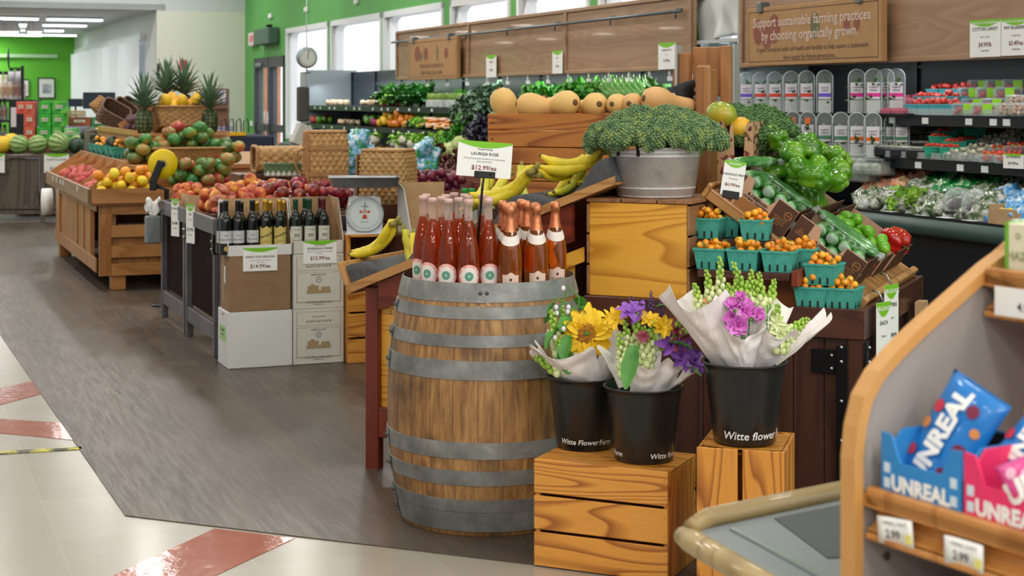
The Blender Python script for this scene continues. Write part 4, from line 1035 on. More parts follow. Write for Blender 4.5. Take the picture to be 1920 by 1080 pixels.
kb = {'g': bag_kind('salad_bag', GRNB, .24, .28, .11, 2, wr=.04), 'o': bag_kind('salad_bag', ORB, .17, .2, .1, 4, wr=.04), 'w': bag_kind('salad_bag', WHB, .22, .24, .1, 6, wr=.04), 'b': bag_kind('salad_bag', LBL, .22, .26, .09, 8, wr=.04)}
nm = {'g': ('green and white printed salad bag in the bottom well of the right case', 'green salad bags in the bottom well'), 'o': ('orange and pink printed produce bag in the bottom well', 'orange produce bags in the bottom well'),
	  'w': ('clear plastic bag of mixed leaves in the bottom well', 'clear salad bags in the bottom well'), 'b': ('sky blue printed bag at the right end of the bottom well', 'sky blue bags in the bottom well')}
rb = random.Random(11)
lay = []
for x in range(1636, 1935, 21):
	for j in range(4):
		v = VRIM+.12+.2*j
		if x < 1700: c = 'o' if j > 0 else 'w'
		elif x < 1745: c = ('w', 'w', 'o', 'o')[j]
		elif x < 1835: c = ('w', 'g', 'g', 'g')[j]
		elif x < 1870: c = ('w', 'w', 'g', 'w')[j]
		else: c = ('b', 'b', 'w', 'w')[j]
		lay.append((x+rb.uniform(-8, 8), v, .93+.06*j+rb.uniform(0, .03), c))
for x, v, z, c in lay:
	kb[c].put(cp(x, v, z), rot=(rb.uniform(.1, .9), rb.uniform(-.5, .5), TH+R(-90)+rb.uniform(-.8, .8)), lab=nm[c][0], group=nm[c][1], scale=rb.uniform(.8, 1.1))
for x in (1690, 1712, 1732): lt.put(cp(x, VRIM+.12, .93), rot=(R(60), 0, x), scale=.7, lab='dark leafy greens lying at the front left of the right bottom well', group='leafy greens in the right bottom well')
dm = Kind(lambda: (lambda r: (obj('dome', MB().ball((0, 0, .0), (.085, .085, .1), 16, 10), CLEAR, r), obj('base', MB().lathe([(.08, -.06), (.085, -.04)], 16), plain('tray_black', '#202024', .35), r), obj('fruit_fill', MB().ball((0, 0, -.02), (.06, .06, .05), 10, 6), mottle('dark_grape_fill', [(.4, '#2c1a28'), (.6, '#6a4a58')], 40, .4), r), r)[-1])(T('dome_pack', '', 'plastic pack')))
for x, lb in ((1795, 'left of the two clear domed packs of dark grapes in the bottom well'), (1830, 'right of the two clear domed packs of dark grapes in the bottom well')): dm.put(cp(x, VRIM+.1, .98), 0, lab=lb)
cpb = Kind(lambda: (lambda r: (obj('clear_box', MB().box(-.13, .13, -.09, .09, 0, .11, .01), CLEAR, r), obj('leaf_fill', MB().box(-.115, .115, -.075, .075, .01, .08, .02), mottle('salad_fill', [(.4, '#8a9a7c'), (.6, '#cfd3c8')], 25, .5), r), r)[-1])(T('salad_box', '', 'plastic pack')))
for k, (x, y, lb) in enumerate(((1605, 318, 'clear salad box stacked behind the green peppers, upper one'), (1612, 340, 'clear salad box stacked behind the green peppers, lower one'), (1634, 328, 'clear salad box at the left end of the right bottom well'))):
	p = RP(x, y, VRIM+.25); cpb.put(W(*p), TH+R(-70), lab=lb)
r_ = T('kraft_carton', 'open kraft carton holding small yellow lemons at the right edge beyond the candy rack', 'carton', Q(1925, 424, 8.95), TH)
obj('carton_body', MB().box(-.16, .2, -.12, -.112, 0, .08).box(-.16, .2, .112, .12, 0, .12).box(-.168, -.16, -.12, .12, 0, .1).box(-.16, .2, -.12, .12, 0, .006), KRAFT, r_)
lm = fruit_kind('lemon', LEMON, .024, cat='fruit', sq=(1, 1, 1.15), nu=10, nv=8)
q0 = Q(1925, 424, 8.95)
for k, p in enumerate(drop_pack(22, .024, (-.15, .19, -.1, .1), lambda x, y: .055, 4)):
	lm.put(q0+Vector((p[0]*cT-p[1]*sT, p[0]*sT+p[1]*cT, p[2])), rot=rndrot(rd), lab='small yellow lemon in the kraft carton at the right edge', group='lemons in the kraft carton')
# ================================================================ the island of stepped displays (island frame: t along the front, s back)
DKW = wood('dark_stained_planks', '#3a2019', '#4d2c22', 'z', 1.2, .35, 6)
DKX = wood('dark_stained_board', '#43251d', '#5c362a', 'x', 1.2, .35, 6)
REDW = wood('red_brown_frame', '#5c2114', '#7c3120', 'z', 1.0, .4, 5)
REDX = wood('red_brown_rail', '#5c2114', '#85371f', 'x', 1.0, .4, 5)
PINE = wood('pine_crate', '#9c571b', '#e6a044', 'x', 1.0, .35, 19, coat=.25)
PINEZ = wood('pine_crate_upright', '#9c571b', '#e29a3e', 'z', 1.0, .35, 17, coat=.25)
PLY = wood('golden_plywood', '#c58124', '#f6b645', 'x', .8, .35, 17, coat=.2, contrast=1.0)
ORW = wood('orange_pine_boards', '#8a4a1a', '#c67d34', 'x', .8, .4, 13, coat=.2)
LWD = wood('light_rail_wood', '#a3703c', '#c8955a', 'x', 1.2, .5, 6)
BLKM = plain('black_iron', '#1c1c1f', .4, .6)
tA = IP(1094, 553, 0)[0]; tB = 2.115; ZT_ = .80
r = T('produce_table', 'dark stained plank produce table behind the flower buckets with black iron corner', 'display table', I(0, 0), PH)
DEP = 1.3
b = MB(); b.box(tA, tB, 0, .025, .685, ZT_, .004); obj('front_board', b, DKX, r); obj('rear_board', MB().box(tA, tB, DEP-.025, DEP, .685, ZT_, .004), DKX, r)
b = MB(); b.box(tB-.025, tB, .025, DEP-.025, .685, ZT_, .003); b.box(tA, tA+.025, .025, DEP-.025, .685, ZT_, .003); obj('side_board', b, DKX, r)
b = MB(); b.box(tA+.02, tB-.02, .02, DEP-.02, .73, .76); obj('tray_floor', b, DKX, r)
b = MB(); n = 9; wd = (tB-.05-tA)/n
for i in range(n): b.box(tA+.01+i*wd, tA+.01+(i+1)*wd-.004, .03, .05, .06, .69, .002)
obj('front_planks', b, DKW, r)
b = MB(); n = 10; wd = (DEP-.05)/n
for i in range(n): b.box(tB-.055, tB-.035, .03+i*wd, .03+(i+1)*wd-.004, .06, .69, .002)
obj('side_planks', b, DKW, r)
for (a, c) in ((tB-.07, .01), (tA+.0, .01), (tB-.07, DEP-.07), (tA, DEP-.07)):
	b = MB(); b.box(a, a+.06, c, c+.06, 0, .69, .004); obj('leg', b, DKW, r)
b = MB(); b.box(tB-.11, tB-.066, .0, .012, .1, .66, .002); b.box(tB-.21, tB-.11, .012, .022, .55, .64, .002); b.box(tB+.0, tB+.006, .0, .05, .1, .68, .002); obj('iron_bracket', b, BLKM, r)
b = MB()
for z in (.15, .3, .45, .6, .655):
	b.ball((tB-.09, -.003, z), .008, 8, 5); b.ball((tB+.009, .03, z), .008, 8, 5)
for z in (.57, .62): b.ball((tB-.13, .01, z), .008, 8, 5)
obj('bracket_bolts', b, STEEL, r)
a0 = IP(659, 548, -.03); a1 = IP(1151, 347, -.03)
lg = IP(690, 535, 0)
t0, z0, t1, z1 = a0[0], a0[2], a1[0], a1[2]
slp = (z1-z0)/(t1-t0)
def zr(t): return z0+slp*(t-t0)
r = T('banana_rack', 'red brown and orange wooden sloping banana rack behind the wine barrel', 'display rack', I(0, 0), PH)
b = MB(); b.prism_y([(t0, z0), (t1, z1), (t1, z1+.035), (t0-.012, z0+.035)], -.035, -.012)
b.prism_y([(t0, z0), (t1, z1), (t1, z1+.01), (t0, z0+.01)], -.012, .9)
obj('front_lip', b, LWD, r)
b = MB(); b.M = Matrix.Translation((t0, 0, z0)) @ Matrix.Rotation(-math.atan(slp), 4, 'Y'); b.box(-.02, .0, -.035, .9, -.005, .14, .003); obj('end_board', b, LWD, r)
b = MB()
for s in (.0, .84): obj('leg', MB().box(lg[0]-.015, lg[0]+.05, s, s+.05, 0, zr(lg[0])-.004, .004), REDW, r)
for s in (.84,):
	b = MB(); b.box(tA-.05, tA-.004, s, s+.05, 0, zr(tA)-.03, .004); obj('leg', b, REDW, r)
lt0 = lg[0]+.05
for s in (.0, .86): obj('sloped_rail', MB().prism_y([(lt0, zr(lt0)-.12), (tA-.05, zr(tA-.05)-.16), (tA-.05, zr(tA-.05)-.004), (lt0, zr(lt0)-.004)], s, s+.03), REDX, r)
for s in (.0, .86): obj('bottom_rail', MB().box(lt0, tA-.05, s, s+.03, .14, .27, .004), REDX, r)
b = MB(); b.box(lt0+.0, tA-.05, .035, .05, .2, .8); b.prism_y([(lt0, .2), (tA-.05, .2), (tA-.05, zr(tA-.05)-.2), (lt0, zr(lt0)-.11)], .03, .034); obj('side_panel', b, PLY, r)
b = MB()
for z in (.33, .4, .62, .68):
	b.ball((lt0+.045, .028, z), .007, 8, 5)
b.ball((lt0+.11, .028, .5), .005, 6, 4); obj('screws', b, STEEL, r)
b = MB(); ta = IP(1058, 400, 0.01)[0]; tb = IP(1100, 400, .01)[0]
b.prism_y([(ta-.3, zr(ta-.3)-.26), (tA-.003, zr(tA)-.26), (tA-.003, zr(tA)-.20), (ta-.3, zr(ta-.3)-.20)], -.004, .02); obj('lower_slat', b, PLY, r)
FOAM = mottle('foam_dark_grey', [(0.3, '#434549'), (0.7, '#54565a')], 60, .8, bmp=.15)
L_ = math.hypot(t1-t0, z1-z0)
def foam(u, v):
	w_ = .055+.05*math.cos(2*PI*(u*L_-.02)/.42)
	return w_
b = MB(); N = 60
b.M = Matrix.Translation((t0, 0, z0+.012)) @ Matrix.Rotation(-math.atan(slp), 4, 'Y')
b.grid(lambda i, j: (i*L_, -.008+.88*j, foam(i, j)*1.0), N, 10)
b.grid(lambda i, j: (i*L_, -.008, foam(i, 0)*j), N, 3); b.grid(lambda i, j: (i*L_, .872, foam(i, 0)*j), N, 3)
b.grid(lambda i, j: (0, -.008+.88*j, foam(0, 0)*i), 2, 6); b.grid(lambda i, j: (L_, -.008+.88*j, foam(1, 0)*i), 2, 6)
obj('foam_liner', b, FOAM, r)
FM = Matrix.Translation(I(0, 0)) @ Matrix.Rotation(PH, 4, 'Z') @ b.M
def foam_pt(a, s): return FM @ Vector((a, s, foam(a/L_, 0)))
BAN = None
def ban_mat(name, body, tip):
	m, nt, bs = newmat(name)
	v = coords(nt); sp = nt.nodes.new('ShaderNodeSeparateXYZ'); nt.links.new(v, sp.inputs[0])
	c = ramp(nt, nz(nt, v, 12, 4), [(0.3, body[0]), (0.6, body[1])])
	nt.links.new(c, bs.inputs['Base Color']); bs.inputs['Roughness'].default_value = .42; return m
BANY = ban_mat('banana_yellow', ('#c9b81c', '#ecd22e'), 0)
BANG = ban_mat('banana_green_yellow', ('#9fb82c', '#dccf38'), 0)
BTIP = plain('banana_tip_brown', '#6d5a2c', .8)
def banana_bunch(n, mat, seed, L=.20, fan=1.1):
	r = T('banana_bunch', '', 'bananas'); q = random.Random(seed)
	for i in range(n):
		f = (i/(max(1, n-1))-.5)*fan
		pts = []; m = 12; x = z = 0
		R0 = .165
		for k in range(m+1):
			a = -.25+1.35*k/m
			px = R0*(math.cos(-.25)-math.cos(a)); pz = -R0*(math.sin(a)-math.sin(-.25))*1.0
			pts.append(Vector((px+.015, 0, pz)))
		rad = [.007, .009]+[.0175*min(1, .72+.28*math.sin(PI*k/m)) for k in range(2, m-1)]+[.010, .006]
		M = Matrix.Rotation(f+PI, 4, 'Z') @ Matrix.Rotation(R(-22), 4, 'Y')
		off = Vector((0, 0, 0))
		b = MB(); b.M = Matrix.Translation((0, (i-(n-1)/2)*.012, 0)) @ M @ Matrix.Rotation(q.uniform(-.12, .12), 4, 'Y')
		b.tube(pts, rad, 6); obj('banana', b, mat, r)
		b2 = MB(); b2.M = b.M; b2.tube([pts[-1], pts[-1]+(pts[-1]-pts[-2])*.35], [.0065, .005], 6); obj('banana_tip', b2, BTIP, r)
	b = MB(); b.tube([(0, -.006*n, -.004), (0, .006*n, -.004)], .009, 8); b.tube([(0, 0, -.005), (.010, 0, .022)], [.009, .007], 8); obj('crown', b, plain('banana_crown', '#8f8440', .7), r)
	return r
bks = {('y', 5): Kind(lambda: banana_bunch(5, BANY, 1)), ('y', 4): Kind(lambda: banana_bunch(4, BANY, 5, fan=.7)), ('g', 5): Kind(lambda: banana_bunch(5, BANG, 2, fan=1.3)), ('y', 3): Kind(lambda: banana_bunch(3, BANY, 7, fan=.5)), ('g', 3): Kind(lambda: banana_bunch(3, BANG, 9, fan=.6))}
def bunch(kind, x, y, s, rot, lab, scale=1.25):
	p = IP(x, y, s); bks[kind].put(I(*p), rot=(rot[0], rot[1], PH+rot[2]), lab=lab, scale=scale)
bunch(('y', 4), 742, 417, .12, (0, R(15), R(-15)), 'yellow banana bunch alone in the lowest foam hollow, left of the rose bottles', 1.35)
bunch(('g', 3), 757, 432, .38, (0, R(-5), R(150)), 'small greenish banana bunch just behind the lone lower bunch', 1.2)
bunch(('y', 3), 776, 440, .3, (0, R(5), R(120)), 'yellow bananas half hidden behind the rose bottles at the left', 1.2)
bunch(('g', 5), 918, 322, .45, (0, R(10), R(95)), 'fanned greenish bunch of bananas directly right of the rose wine card stem', 1.25)
bunch(('g', 3), 955, 322, .30, (0, R(5), R(60)), 'small banana bunch between the fanned bunch and the large front bunch', 1.2)
bunch(('g', 3), 978, 314, .5, (0, R(5), R(110)), 'greenish banana bunch behind the large front bunch', 1.2)
bunch(('y', 5), 1001, 318, .12, (R(6), R(18), R(-5)), 'large yellow banana bunch in the upper foam hollow above the foil capped bottles', 1.5)
bunch(('y', 4), 1003, 328, .14, (0, R(60), R(-120)), 'yellow bananas curving down at the right side of the large front bunch', 1.35)
bunch(('y', 3), 1075, 318, .5, (0, R(-4), R(12)), 'yellow bananas stretched along the foam crest left of the top bunch', 1.4)
bunch(('y', 3), 1139, 282, .16, (0, R(30), R(-8)), 'single layer of yellow bananas rising to the metal tub in the top foam hollow', 1.5)
bunch(('g', 5), 1094, 297, .42, (0, R(10), R(95)), 'fanned banana bunch with brown stems in the top foam hollow', 1.1)
bunch(('g', 3), 1098, 312, .3, (0, R(10), R(60)), 'short banana bunch in front of the fanned bunch in the top foam hollow', 1.1)
r = T('display_plinth', 'dark plinth in the middle of the island under the squash crate', 'plinth', I(0, 0), PH)
pc0 = IP(911, 213, .92); pc1 = IP(1266, 216, .92); ztop = pc0[2]
b = MB(); b.box(pc0[0]-.02, pc1[0]+.02, .93, 1.6, 0, ztop-.42, .004); obj('body', b, DKW, r)
b = MB(); b.box(pc0[0]-.03, pc1[0]+.03, .925, 1.61, ztop-.42, ztop-.40, .003); obj('top', b, DKX, r)
def slat_crate(name, lab, w, d, h, loc, rz, mat, nsl, mx, gap=.012, th=.012, cat='crate'):
	r = T(name, lab, cat, loc, rz)
	sh = (h-gap*(nsl-1))/nsl
	for y0, y1 in ((0, th), (d-th, d)):
		for k in range(nsl):
			b = MB(); z = k*(sh+gap); b.box(0, w, y0, y1, z, z+sh, .002); obj('slat', b, mat, r)
	b = MB(); b.box(.0, .018, th, d-th, 0, h, .002); obj('end_panel', b, mx, r)
	b = MB(); b.box(w-.018, w, th, d-th, 0, h, .002); obj('end_panel', b, mx, r)
	return r
W_ = pc1[0]-pc0[0]
cr = slat_crate('squash_crate', 'wide orange pine slatted crate holding butternut squash, behind the bananas', W_, .5, .40, I(pc0[0], .94, ztop-.40), PH, ORW, 5, ORW, gap=.004)
b = MB(); b.box(.018, W_-.018, .012, .488, .30, .315); obj('inner_shelf', b, ORW, cr)
b = MB()
for z in (.355, .275): b.box(.018, .032, -.001, .0, z, z+.005)
obj('slots', b, SLOTM, cr)
def butternut():
	r = T('butternut_squash', '', 'squash')
	prof = [(0.0, 0), (.022, .003), (.045, .018), (.058, .045), (.06, .07), (.054, .1), (.043, .13), (.037, .16), (.036, .2), (.036, .23), (.030, .25), (.016, .258), (0, .26)]
	m = MB(); m.M = Matrix.Translation((0, 0, 0)); m.lathe(prof, 22, cap0=False, cap1=False, fn=lambda a, t: 1+.02*math.cos(a*2+t*3)); obj('flesh', m, SQUASH, r)
	s = MB(); s.ball((0, 0, .001), (.015, .015, .005), 10, 4); obj('blossom_scar', s, STEMB, r)
	s = MB(); s.lathe([(.012, .255), (.01, .27), (.013, .28)], 8); obj('stem', s, STEMB, r); return r
bn = Kind(butternut)
def squash(x, ybase, s, tilt, az, sc, lab):
	p = IP(x, ybase, s)
	bn.put(I(*p), rot=(tilt, 0, PH+az), scale=sc, lab=lab)
squash(934, 166, 1.10, R(-158), R(-60), 1.12, 'butternut squash standing bulb up at the left end of the crate, tallest')
squash(968, 195, .985, R(-96), R(-66), 1.05, 'second butternut squash from the left, with its neck pointing right')
squash(1079, 192, 1.0, R(-95), R(62), 1.08, 'third butternut squash from the left, pale neck pointing left')
squash(1124, 195, 1.0, R(-94), R(40), 1.0, 'fourth butternut squash, in the middle of the crate')
squash(1147, 195, .99, R(-92), R(-8), .86, 'fifth butternut squash, small round end facing the viewer')
squash(1179, 194, .99, R(-92), R(2), .86, 'sixth butternut squash, stub end facing the viewer above the broccoli')
squash(1206, 184, .99, R(-99), R(-38), 1.12, 'rightmost butternut squash, large and tilted above the broccoli')
q0 = IP(1105, 555, .02); q1 = IP(1293, 555, .02); zt_ = IP(1200, 373, .02)[2]
wq = q1[0]-q0[0]
r = T('wooden_crate', 'crate with golden plywood end panel under the metal tub of broccoli', 'crate', I(q0[0]-.012, .02, ZT_+.001), PH)
hq = zt_-ZT_-.002
b = MB(); b.box(.012, wq+.0, 0, .018, 0, hq-.018, .002); obj('front_panel', b, PLY, r)
b = MB(); b.box(.012, wq, .44, .458, 0, hq-.018, .002); obj('back_panel', b, PLY, r)
PALE = wood('weathered_slat', '#875a39', '#a57650', 'y', 1.2, .5, 6)
for k in range(3):
	b = MB(); b.box(k*(wq+.03)/3, (k+1)*(wq+.03)/3-.008, -.004, .462, hq-.016, hq, .002); obj('top_slat', b, PALE, r)
for sx in (0, 1):
	for k in range(3):
		hh = (hq-.02)/3; b = MB(); x = wq+.001 if sx else 0
		b.box(x, x+.011, -.002, .46, k*hh+.004, (k+1)*hh-.004, .002); obj('side_slat', b, PALE, r)
tc = IP(1228, 366, .20)
r = T('metal_tub', 'round galvanised metal tub full of broccoli on the plywood crate', 'tub', I(tc[0], .21, ZT_+hq+.003), PH)
b = MB(); hT = .205
pr_ = [(.155, 0), (.158, .004), (.163, .035), (.166, .04), (.163, .046), (.183, .165), (.188, .17), (.184, .176), (.186, .182), (.190, .186), (.187, .192), (.192, hT-.004), (.196, hT), (.190, hT), (.160, .01)]
b.lathe(pr_, 48, cap1=True); obj('tub_body', b, GALV, r)
for sg in (1, -1):
	b = MB(); b.M = Matrix.Rotation(0 if sg > 0 else PI, 4, 'Z') @ Matrix.Translation((-.055, 0, 0))
	b.tube([(-.035, -.195, hT+.0), (.04, -.199, hT)], .0085, 10); obj('wooden_grip', b, LWD, r)
	b = MB(); b.M = Matrix.Rotation(0 if sg > 0 else PI, 4, 'Z') @ Matrix.Translation((-.055, 0, 0))
	b.tube([(-.04, -.19, hT-.03), (-.04, -.196, hT+.003), (-.03, -.197, hT)], .004, 6); b.tube([(.045, -.19, hT-.03), (.045, -.198, hT+.003), (.035, -.199, hT)], .004, 6)
	b.box(-.046, -.034, -.195, -.186, hT-.035, hT-.012); b.box(.039, .051, -.195, -.186, hT-.035, hT-.012)
	obj('grip_wire', b, BLKM, r)
b = MB(); b.box(-.001, .001, -.188, -.158, .02, .03)
tubc = I(tc[0], .21, ZT_+hq)
brk = {}
def broc(seed):
	def mk():
		r = T('broccoli_crown', '', 'broccoli'); obj('florets', bead_head(.088, seed), BROC, r)
		s = MB(); s.tube([(0, 0, -.03), (0, 0, -.11)], [.026, .022], 10); obj('stalk', s, plain('broccoli_stalk', '#8fa35e', .6), r); return r
	return Kind(mk)
for s in (1, 2, 3): brk[s] = broc(s)
pos = [(-.02, -.15, .255, 1.1), (-.15, -.12, .25, 1.05), (.10, -.15, .25, 1.05), (.20, -.06, .25, 1.1), (-.215, .0, .245, 1.0), (-.08, -.02, .30, 1.15), (.06, .0, .305, 1.15), (.19, .09, .265, 1.0), (-.13, .12, .29, 1.0), (.05, .15, .29, 1.05), (-.20, .10, .25, .9), (.14, -.0, .295, .95)]
for k, (x, y, z, sc) in enumerate(pos):
	a = math.atan2(y, x); til = min(.7, math.hypot(x, y)*2.6)
	M = Matrix.Rotation(til, 3, Vector((-math.sin(a), math.cos(a), 0))) @ Matrix.Rotation(k*2.3, 3, 'Z')
	brk[1+k % 3].put(tubc+Vector((x, y, z)), rot=M.to_euler(), scale=sc, lab='broccoli crown heaped in the galvanised metal tub', group='broccoli crowns in the metal tub')
HOLD = wood('holder_wood', '#9a673a', '#b87f4b', 'z', 1.0, .5, 5)
p0 = IP(1272, 225, 1.35); p1 = IP(1386, 225, 1.35); zh = IP(1330, 87, 1.35)[2]
r = T('bag_holder', 'upright wooden holder with three posts behind the broccoli, below the white plastic sheet', 'holder', I(0, 0), PH)
wH = p1[0]-p0[0]
b = MB(); b.box(p0[0], p0[0]+.05, 1.35, 1.42, .8, zh-.03, .004); obj('post', b, HOLD, r)
b = MB(); b.box(p1[0]-.08, p1[0]-.03, 1.30, 1.40, .8, zh, .004); obj('post', b, HOLD, r)
b = MB(); b.box(p0[0]+.05, p1[0]-.03, 1.42, 1.44, zh-.24, zh, .004); obj('back_board', b, HOLD, r)
b = MB(); b.box(p0[0]+.05, p1[0]-.03, 1.42, 1.44, zh-.40, zh-.30, .004); obj('back_board', b, HOLD, r)
for x in (p0[0]-.012, p1[0]-.028): obj('metal_edge', MB().box(x, x+.010, 1.33, 1.42, .9, zh+.01), plain('upright_pale', '#c4c8c8', .4, .4), r)
c0 = IP(1303, 225, 1.15); c1 = IP(1331, 225, 1.15); zc = IP(1316, 122, 1.15)[2]
b = MB(); b.box(c0[0], c1[0], 1.15, 1.18, .8, zc, .01); b.box(c1[0]-.02, c1[0], 1.18, 1.28, .8, zc-.02, .004); obj('front_post', b, HOLD, r)
c0 = IP(1238, 190, 1.42); c1 = IP(1265, 190, 1.42); zc = IP(1250, 124, 1.42)[2]
r = T('sign_stake', 'short wooden stake with clipped top corners behind the rightmost squash', 'stake', I(0, 0), PH)
b = MB(); m_ = .25*(c1[0]-c0[0]); b.prism_y([(c0[0], .8), (c1[0], .8), (c1[0], zc-m_), (c1[0]-m_, zc), (c0[0]+m_, zc), (c0[0], zc-m_)], 1.60+.02, 1.64); obj('stake_board', b, HOLD, r)
DOT = None
m, nt, bs = newmat('black_dotted_cloth'); v = coords(nt); vo = nt.nodes.new('ShaderNodeTexVoronoi'); vo.inputs['Scale'].default_value = 22; vo.inputs['Randomness'].default_value = .6
nt.links.new(v, vo.inputs['Vector']); nt.links.new(ramp(nt, vo.outputs[0], [(.26, '#d8d8d8'), (.3, '#15161a')]), bs.inputs['Base Color']); bs.inputs['Roughness'].default_value = .6
b = MB(); c0 = IP(1240, 212, 1.2); c1 = IP(1296, 212, 1.2); zc = IP(1270, 162, 1.2)[2]; zl = c0[2]-.2
def bagf(i, j):
	a = 2*PI*i; w = (c1[0]-c0[0])/2
	return ((c0[0]+c1[0])/2+w*math.cos(a)*(1+.05*math.sin(5*a+j*3)), 1.27+.1*math.sin(a), zl+(zc-zl)*j*(1+.10*math.cos(a)))
b.grid(bagf, 40, 10, closed=True)
label(obj('dotted_bag', b, m, loc=I(0, 0), rz=PH, thick=.003), 'black cloth bag with white dots standing between the wooden stake and holder', 'bag')
MC0 = IP(1345, 283, .5); MC1 = IP(1412, 283, .5); mz = IP(1375, 228, .5)[2]
r = T('mango_carton', 'printed kraft carton with notched edges holding mangoes, right of the broccoli', 'carton', I(0, 0), PH)
PRK = mottle('printed_kraft_dark', [(0.44, '#4b3024'), (0.5, '#c79c74')], 38, .8, detail=1)
KR2 = mottle('printed_kraft_light', [(0.58, '#cda27c'), (0.62, '#8a4030')], 30, .8, detail=1)
bz = ZT_+.22
b = MB()
xs = [MC0[0]+(MC1[0]-MC0[0])*k/14 for k in range(15)]
pts = [(xs[0], bz), (xs[-1], bz)]
hs = [1, 1, 1, .75, .75, .95, 1, .55, .55, .5, .55, .95, 1, 1, 1]
pts += [(xs[14-k], bz+(mz-bz)*hs[14-k]) for k in range(15)]
b.prism_y(pts, .5, .506); obj('printed_side', b, KR2, r); obj('printed_side', MB().prism_y(pts, .86, .866), KR2, r)
b = MB(); b.box(xs[0], xs[0]+.006, .506, .86, bz, mz); b.box(xs[-1]-.006, xs[-1], .506, .86, bz, mz); b.box(xs[0], xs[-1], .506, .86, bz, bz+.006)
b.box(xs[0], xs[2], .497, .4995, mz-.08, mz); b.box(xs[12]-.0, xs[14], .497, .4995, mz-.08, mz); obj('dark_print', b, PRK, r)
b = MB(); b.box(xs[0]-.25, xs[-1]+.25, .48, 1.15, ZT_-.03, bz-.002, .004)
label(obj('display_box', b, DKX, loc=I(0, 0), rz=PH), 'dark wooden riser box under the mango carton and the kale', 'riser')
mg = fruit_kind('mango', mottle('green_gold_mango_skin', [(0.38, '#7d9a2c'), (0.55, '#a5a934'), (0.7, '#d9a52c')], 4, .3, coat=.3), .05, cat='fruit', sq=(1.25, .95, 1.0), dim=.03)
mp = IP(1353, 214, .62); mg.put(I(mp[0], .62, mz+.03), rot=(0, R(12), PH), scale=1.12, lab='large green and gold mango on top of the printed carton right of the broccoli')
ym = fruit_kind('mango', YMANGO, .045, cat='fruit', sq=(1.2, .95, 1.0), dim=.03)
mp = IP(1390, 240, .62); ym.put(I(mp[0], .64, mz-.04), rot=(0, R(60), PH+.5), scale=1.15, lab='yellow mango showing through the notch of the printed carton')
for k, (dx, dy) in enumerate(((.0, .16), (.1, .12))): mg.put(I(mp[0]-.1+dx, .66+dy*.8, bz+.06), rot=(0, .2, 1), lab='green mango inside the printed carton', group='mangoes inside the carton')
km = Kind(lambda: (lambda r: (obj('curled_leaves', bead_head(.10, 9, .6, 24, 46, .0062, .36, .12), mottle('curly_kale_leaf', [(0.3, '#2f4d2c'), (0.5, '#527a42'), (0.7, '#84a85c')], 34, .6, bmp=.5), r), obj('stalk', MB().tube([(0, 0, -.02), (0, 0, -.1)], .02, 8), plain('stalk_pale', '#b9cf8e', .6), r), r)[-1])(T('curly_kale', '', 'vegetable')))
for k, (x, y, s) in enumerate(((1392, 215, .9), (1420, 222, .8), (1445, 232, .75), (1430, 210, 1.0), (1405, 235, .72), (1462, 240, .8), (1385, 208, 1.05), (1440, 250, .66), (1415, 255, .66), (1450, 222, .95))):
	p = IP(x-6, y+13, s); km.put(I(*p), rot=(.2, .1, x), scale=.82, lab='bunch of dark curly kale heaped between the mango carton and the green peppers', group='curly kale right of the mango carton')
RS = .215; A_ = IP(1345, 362, RS); B_ = IP(1614, 562, RS)
ang = math.atan2(B_[2]-A_[2], B_[0]-A_[0]); LS = math.hypot(B_[0]-A_[0], B_[2]-A_[2])
SM = Matrix.Translation(I(A_[0], RS, A_[2])) @ Matrix.Rotation(PH, 4, 'Z') @ Matrix.Rotation(-ang, 4, 'Y') @ Matrix.Rotation(R(1.5), 4, 'X')
SE = SM.to_euler()
def SL(a, b_, c): return SM @ Vector((a, b_, c))
r = T('sloped_rack', 'light wooden rack sloping down to the right under the cucumber cartons and peppers', 'display rack', SL(0, 0, 0), rot=SE)
SD = 1.02
b = MB(); b.box(-.03, LS+.01, -.01, .012, -.045, .0, .003); obj('front_rail', b, LWD, r)
b = MB(); b.box(-.03, LS+.01, SD-.02, SD, -.045, .0, .003); obj('back_rail', b, LWD, r)
b = MB(); b.box(-.03, LS, .012, SD-.02, -.018, -.004); obj('deck', b, LWD, r)
b = MB(); b.box(LS+.0, LS+.03, -.02, SD+.01, -.045, .02, .004); obj('end_rail', b, LWD, r)
b = MB(); b.box(-.05, -.03, -.02, SD+.01, -.045, .02, .004); obj('top_rail', b, LWD, r)
r = T('rack_support', 'dark wooden panel that carries the sloping rack on the produce table', 'support', I(0, 0), PH)
b = MB(); tt0, tt1 = A_[0]-.02, B_[0]-.02
b.prism_y([(tt0, ZT_), (tt1, ZT_), (tt1, B_[2]-.06), (tt0, A_[2]-.07)], .34, .36); b.prism_y([(tt0, ZT_), (tt1, ZT_), (tt1, B_[2]-.03), (tt0, A_[2]-.03)], 1.1, 1.12)
obj('panel', b, DKX, r)
b = MB(); b.box(A_[0]-.075, A_[0]-.03, .26, .30, ZT_, A_[2]-.02, .004); obj('post', b, LWD, r)
KR = plain('carton_kraft_pink', '#c9a284', .8); KBR = mottle('carton_dark_brown', [(0.3, '#4c2d1f'), (0.7, '#583626')], 20, .6); KTAN = plain('carton_tan_print', '#a9713c', .7)
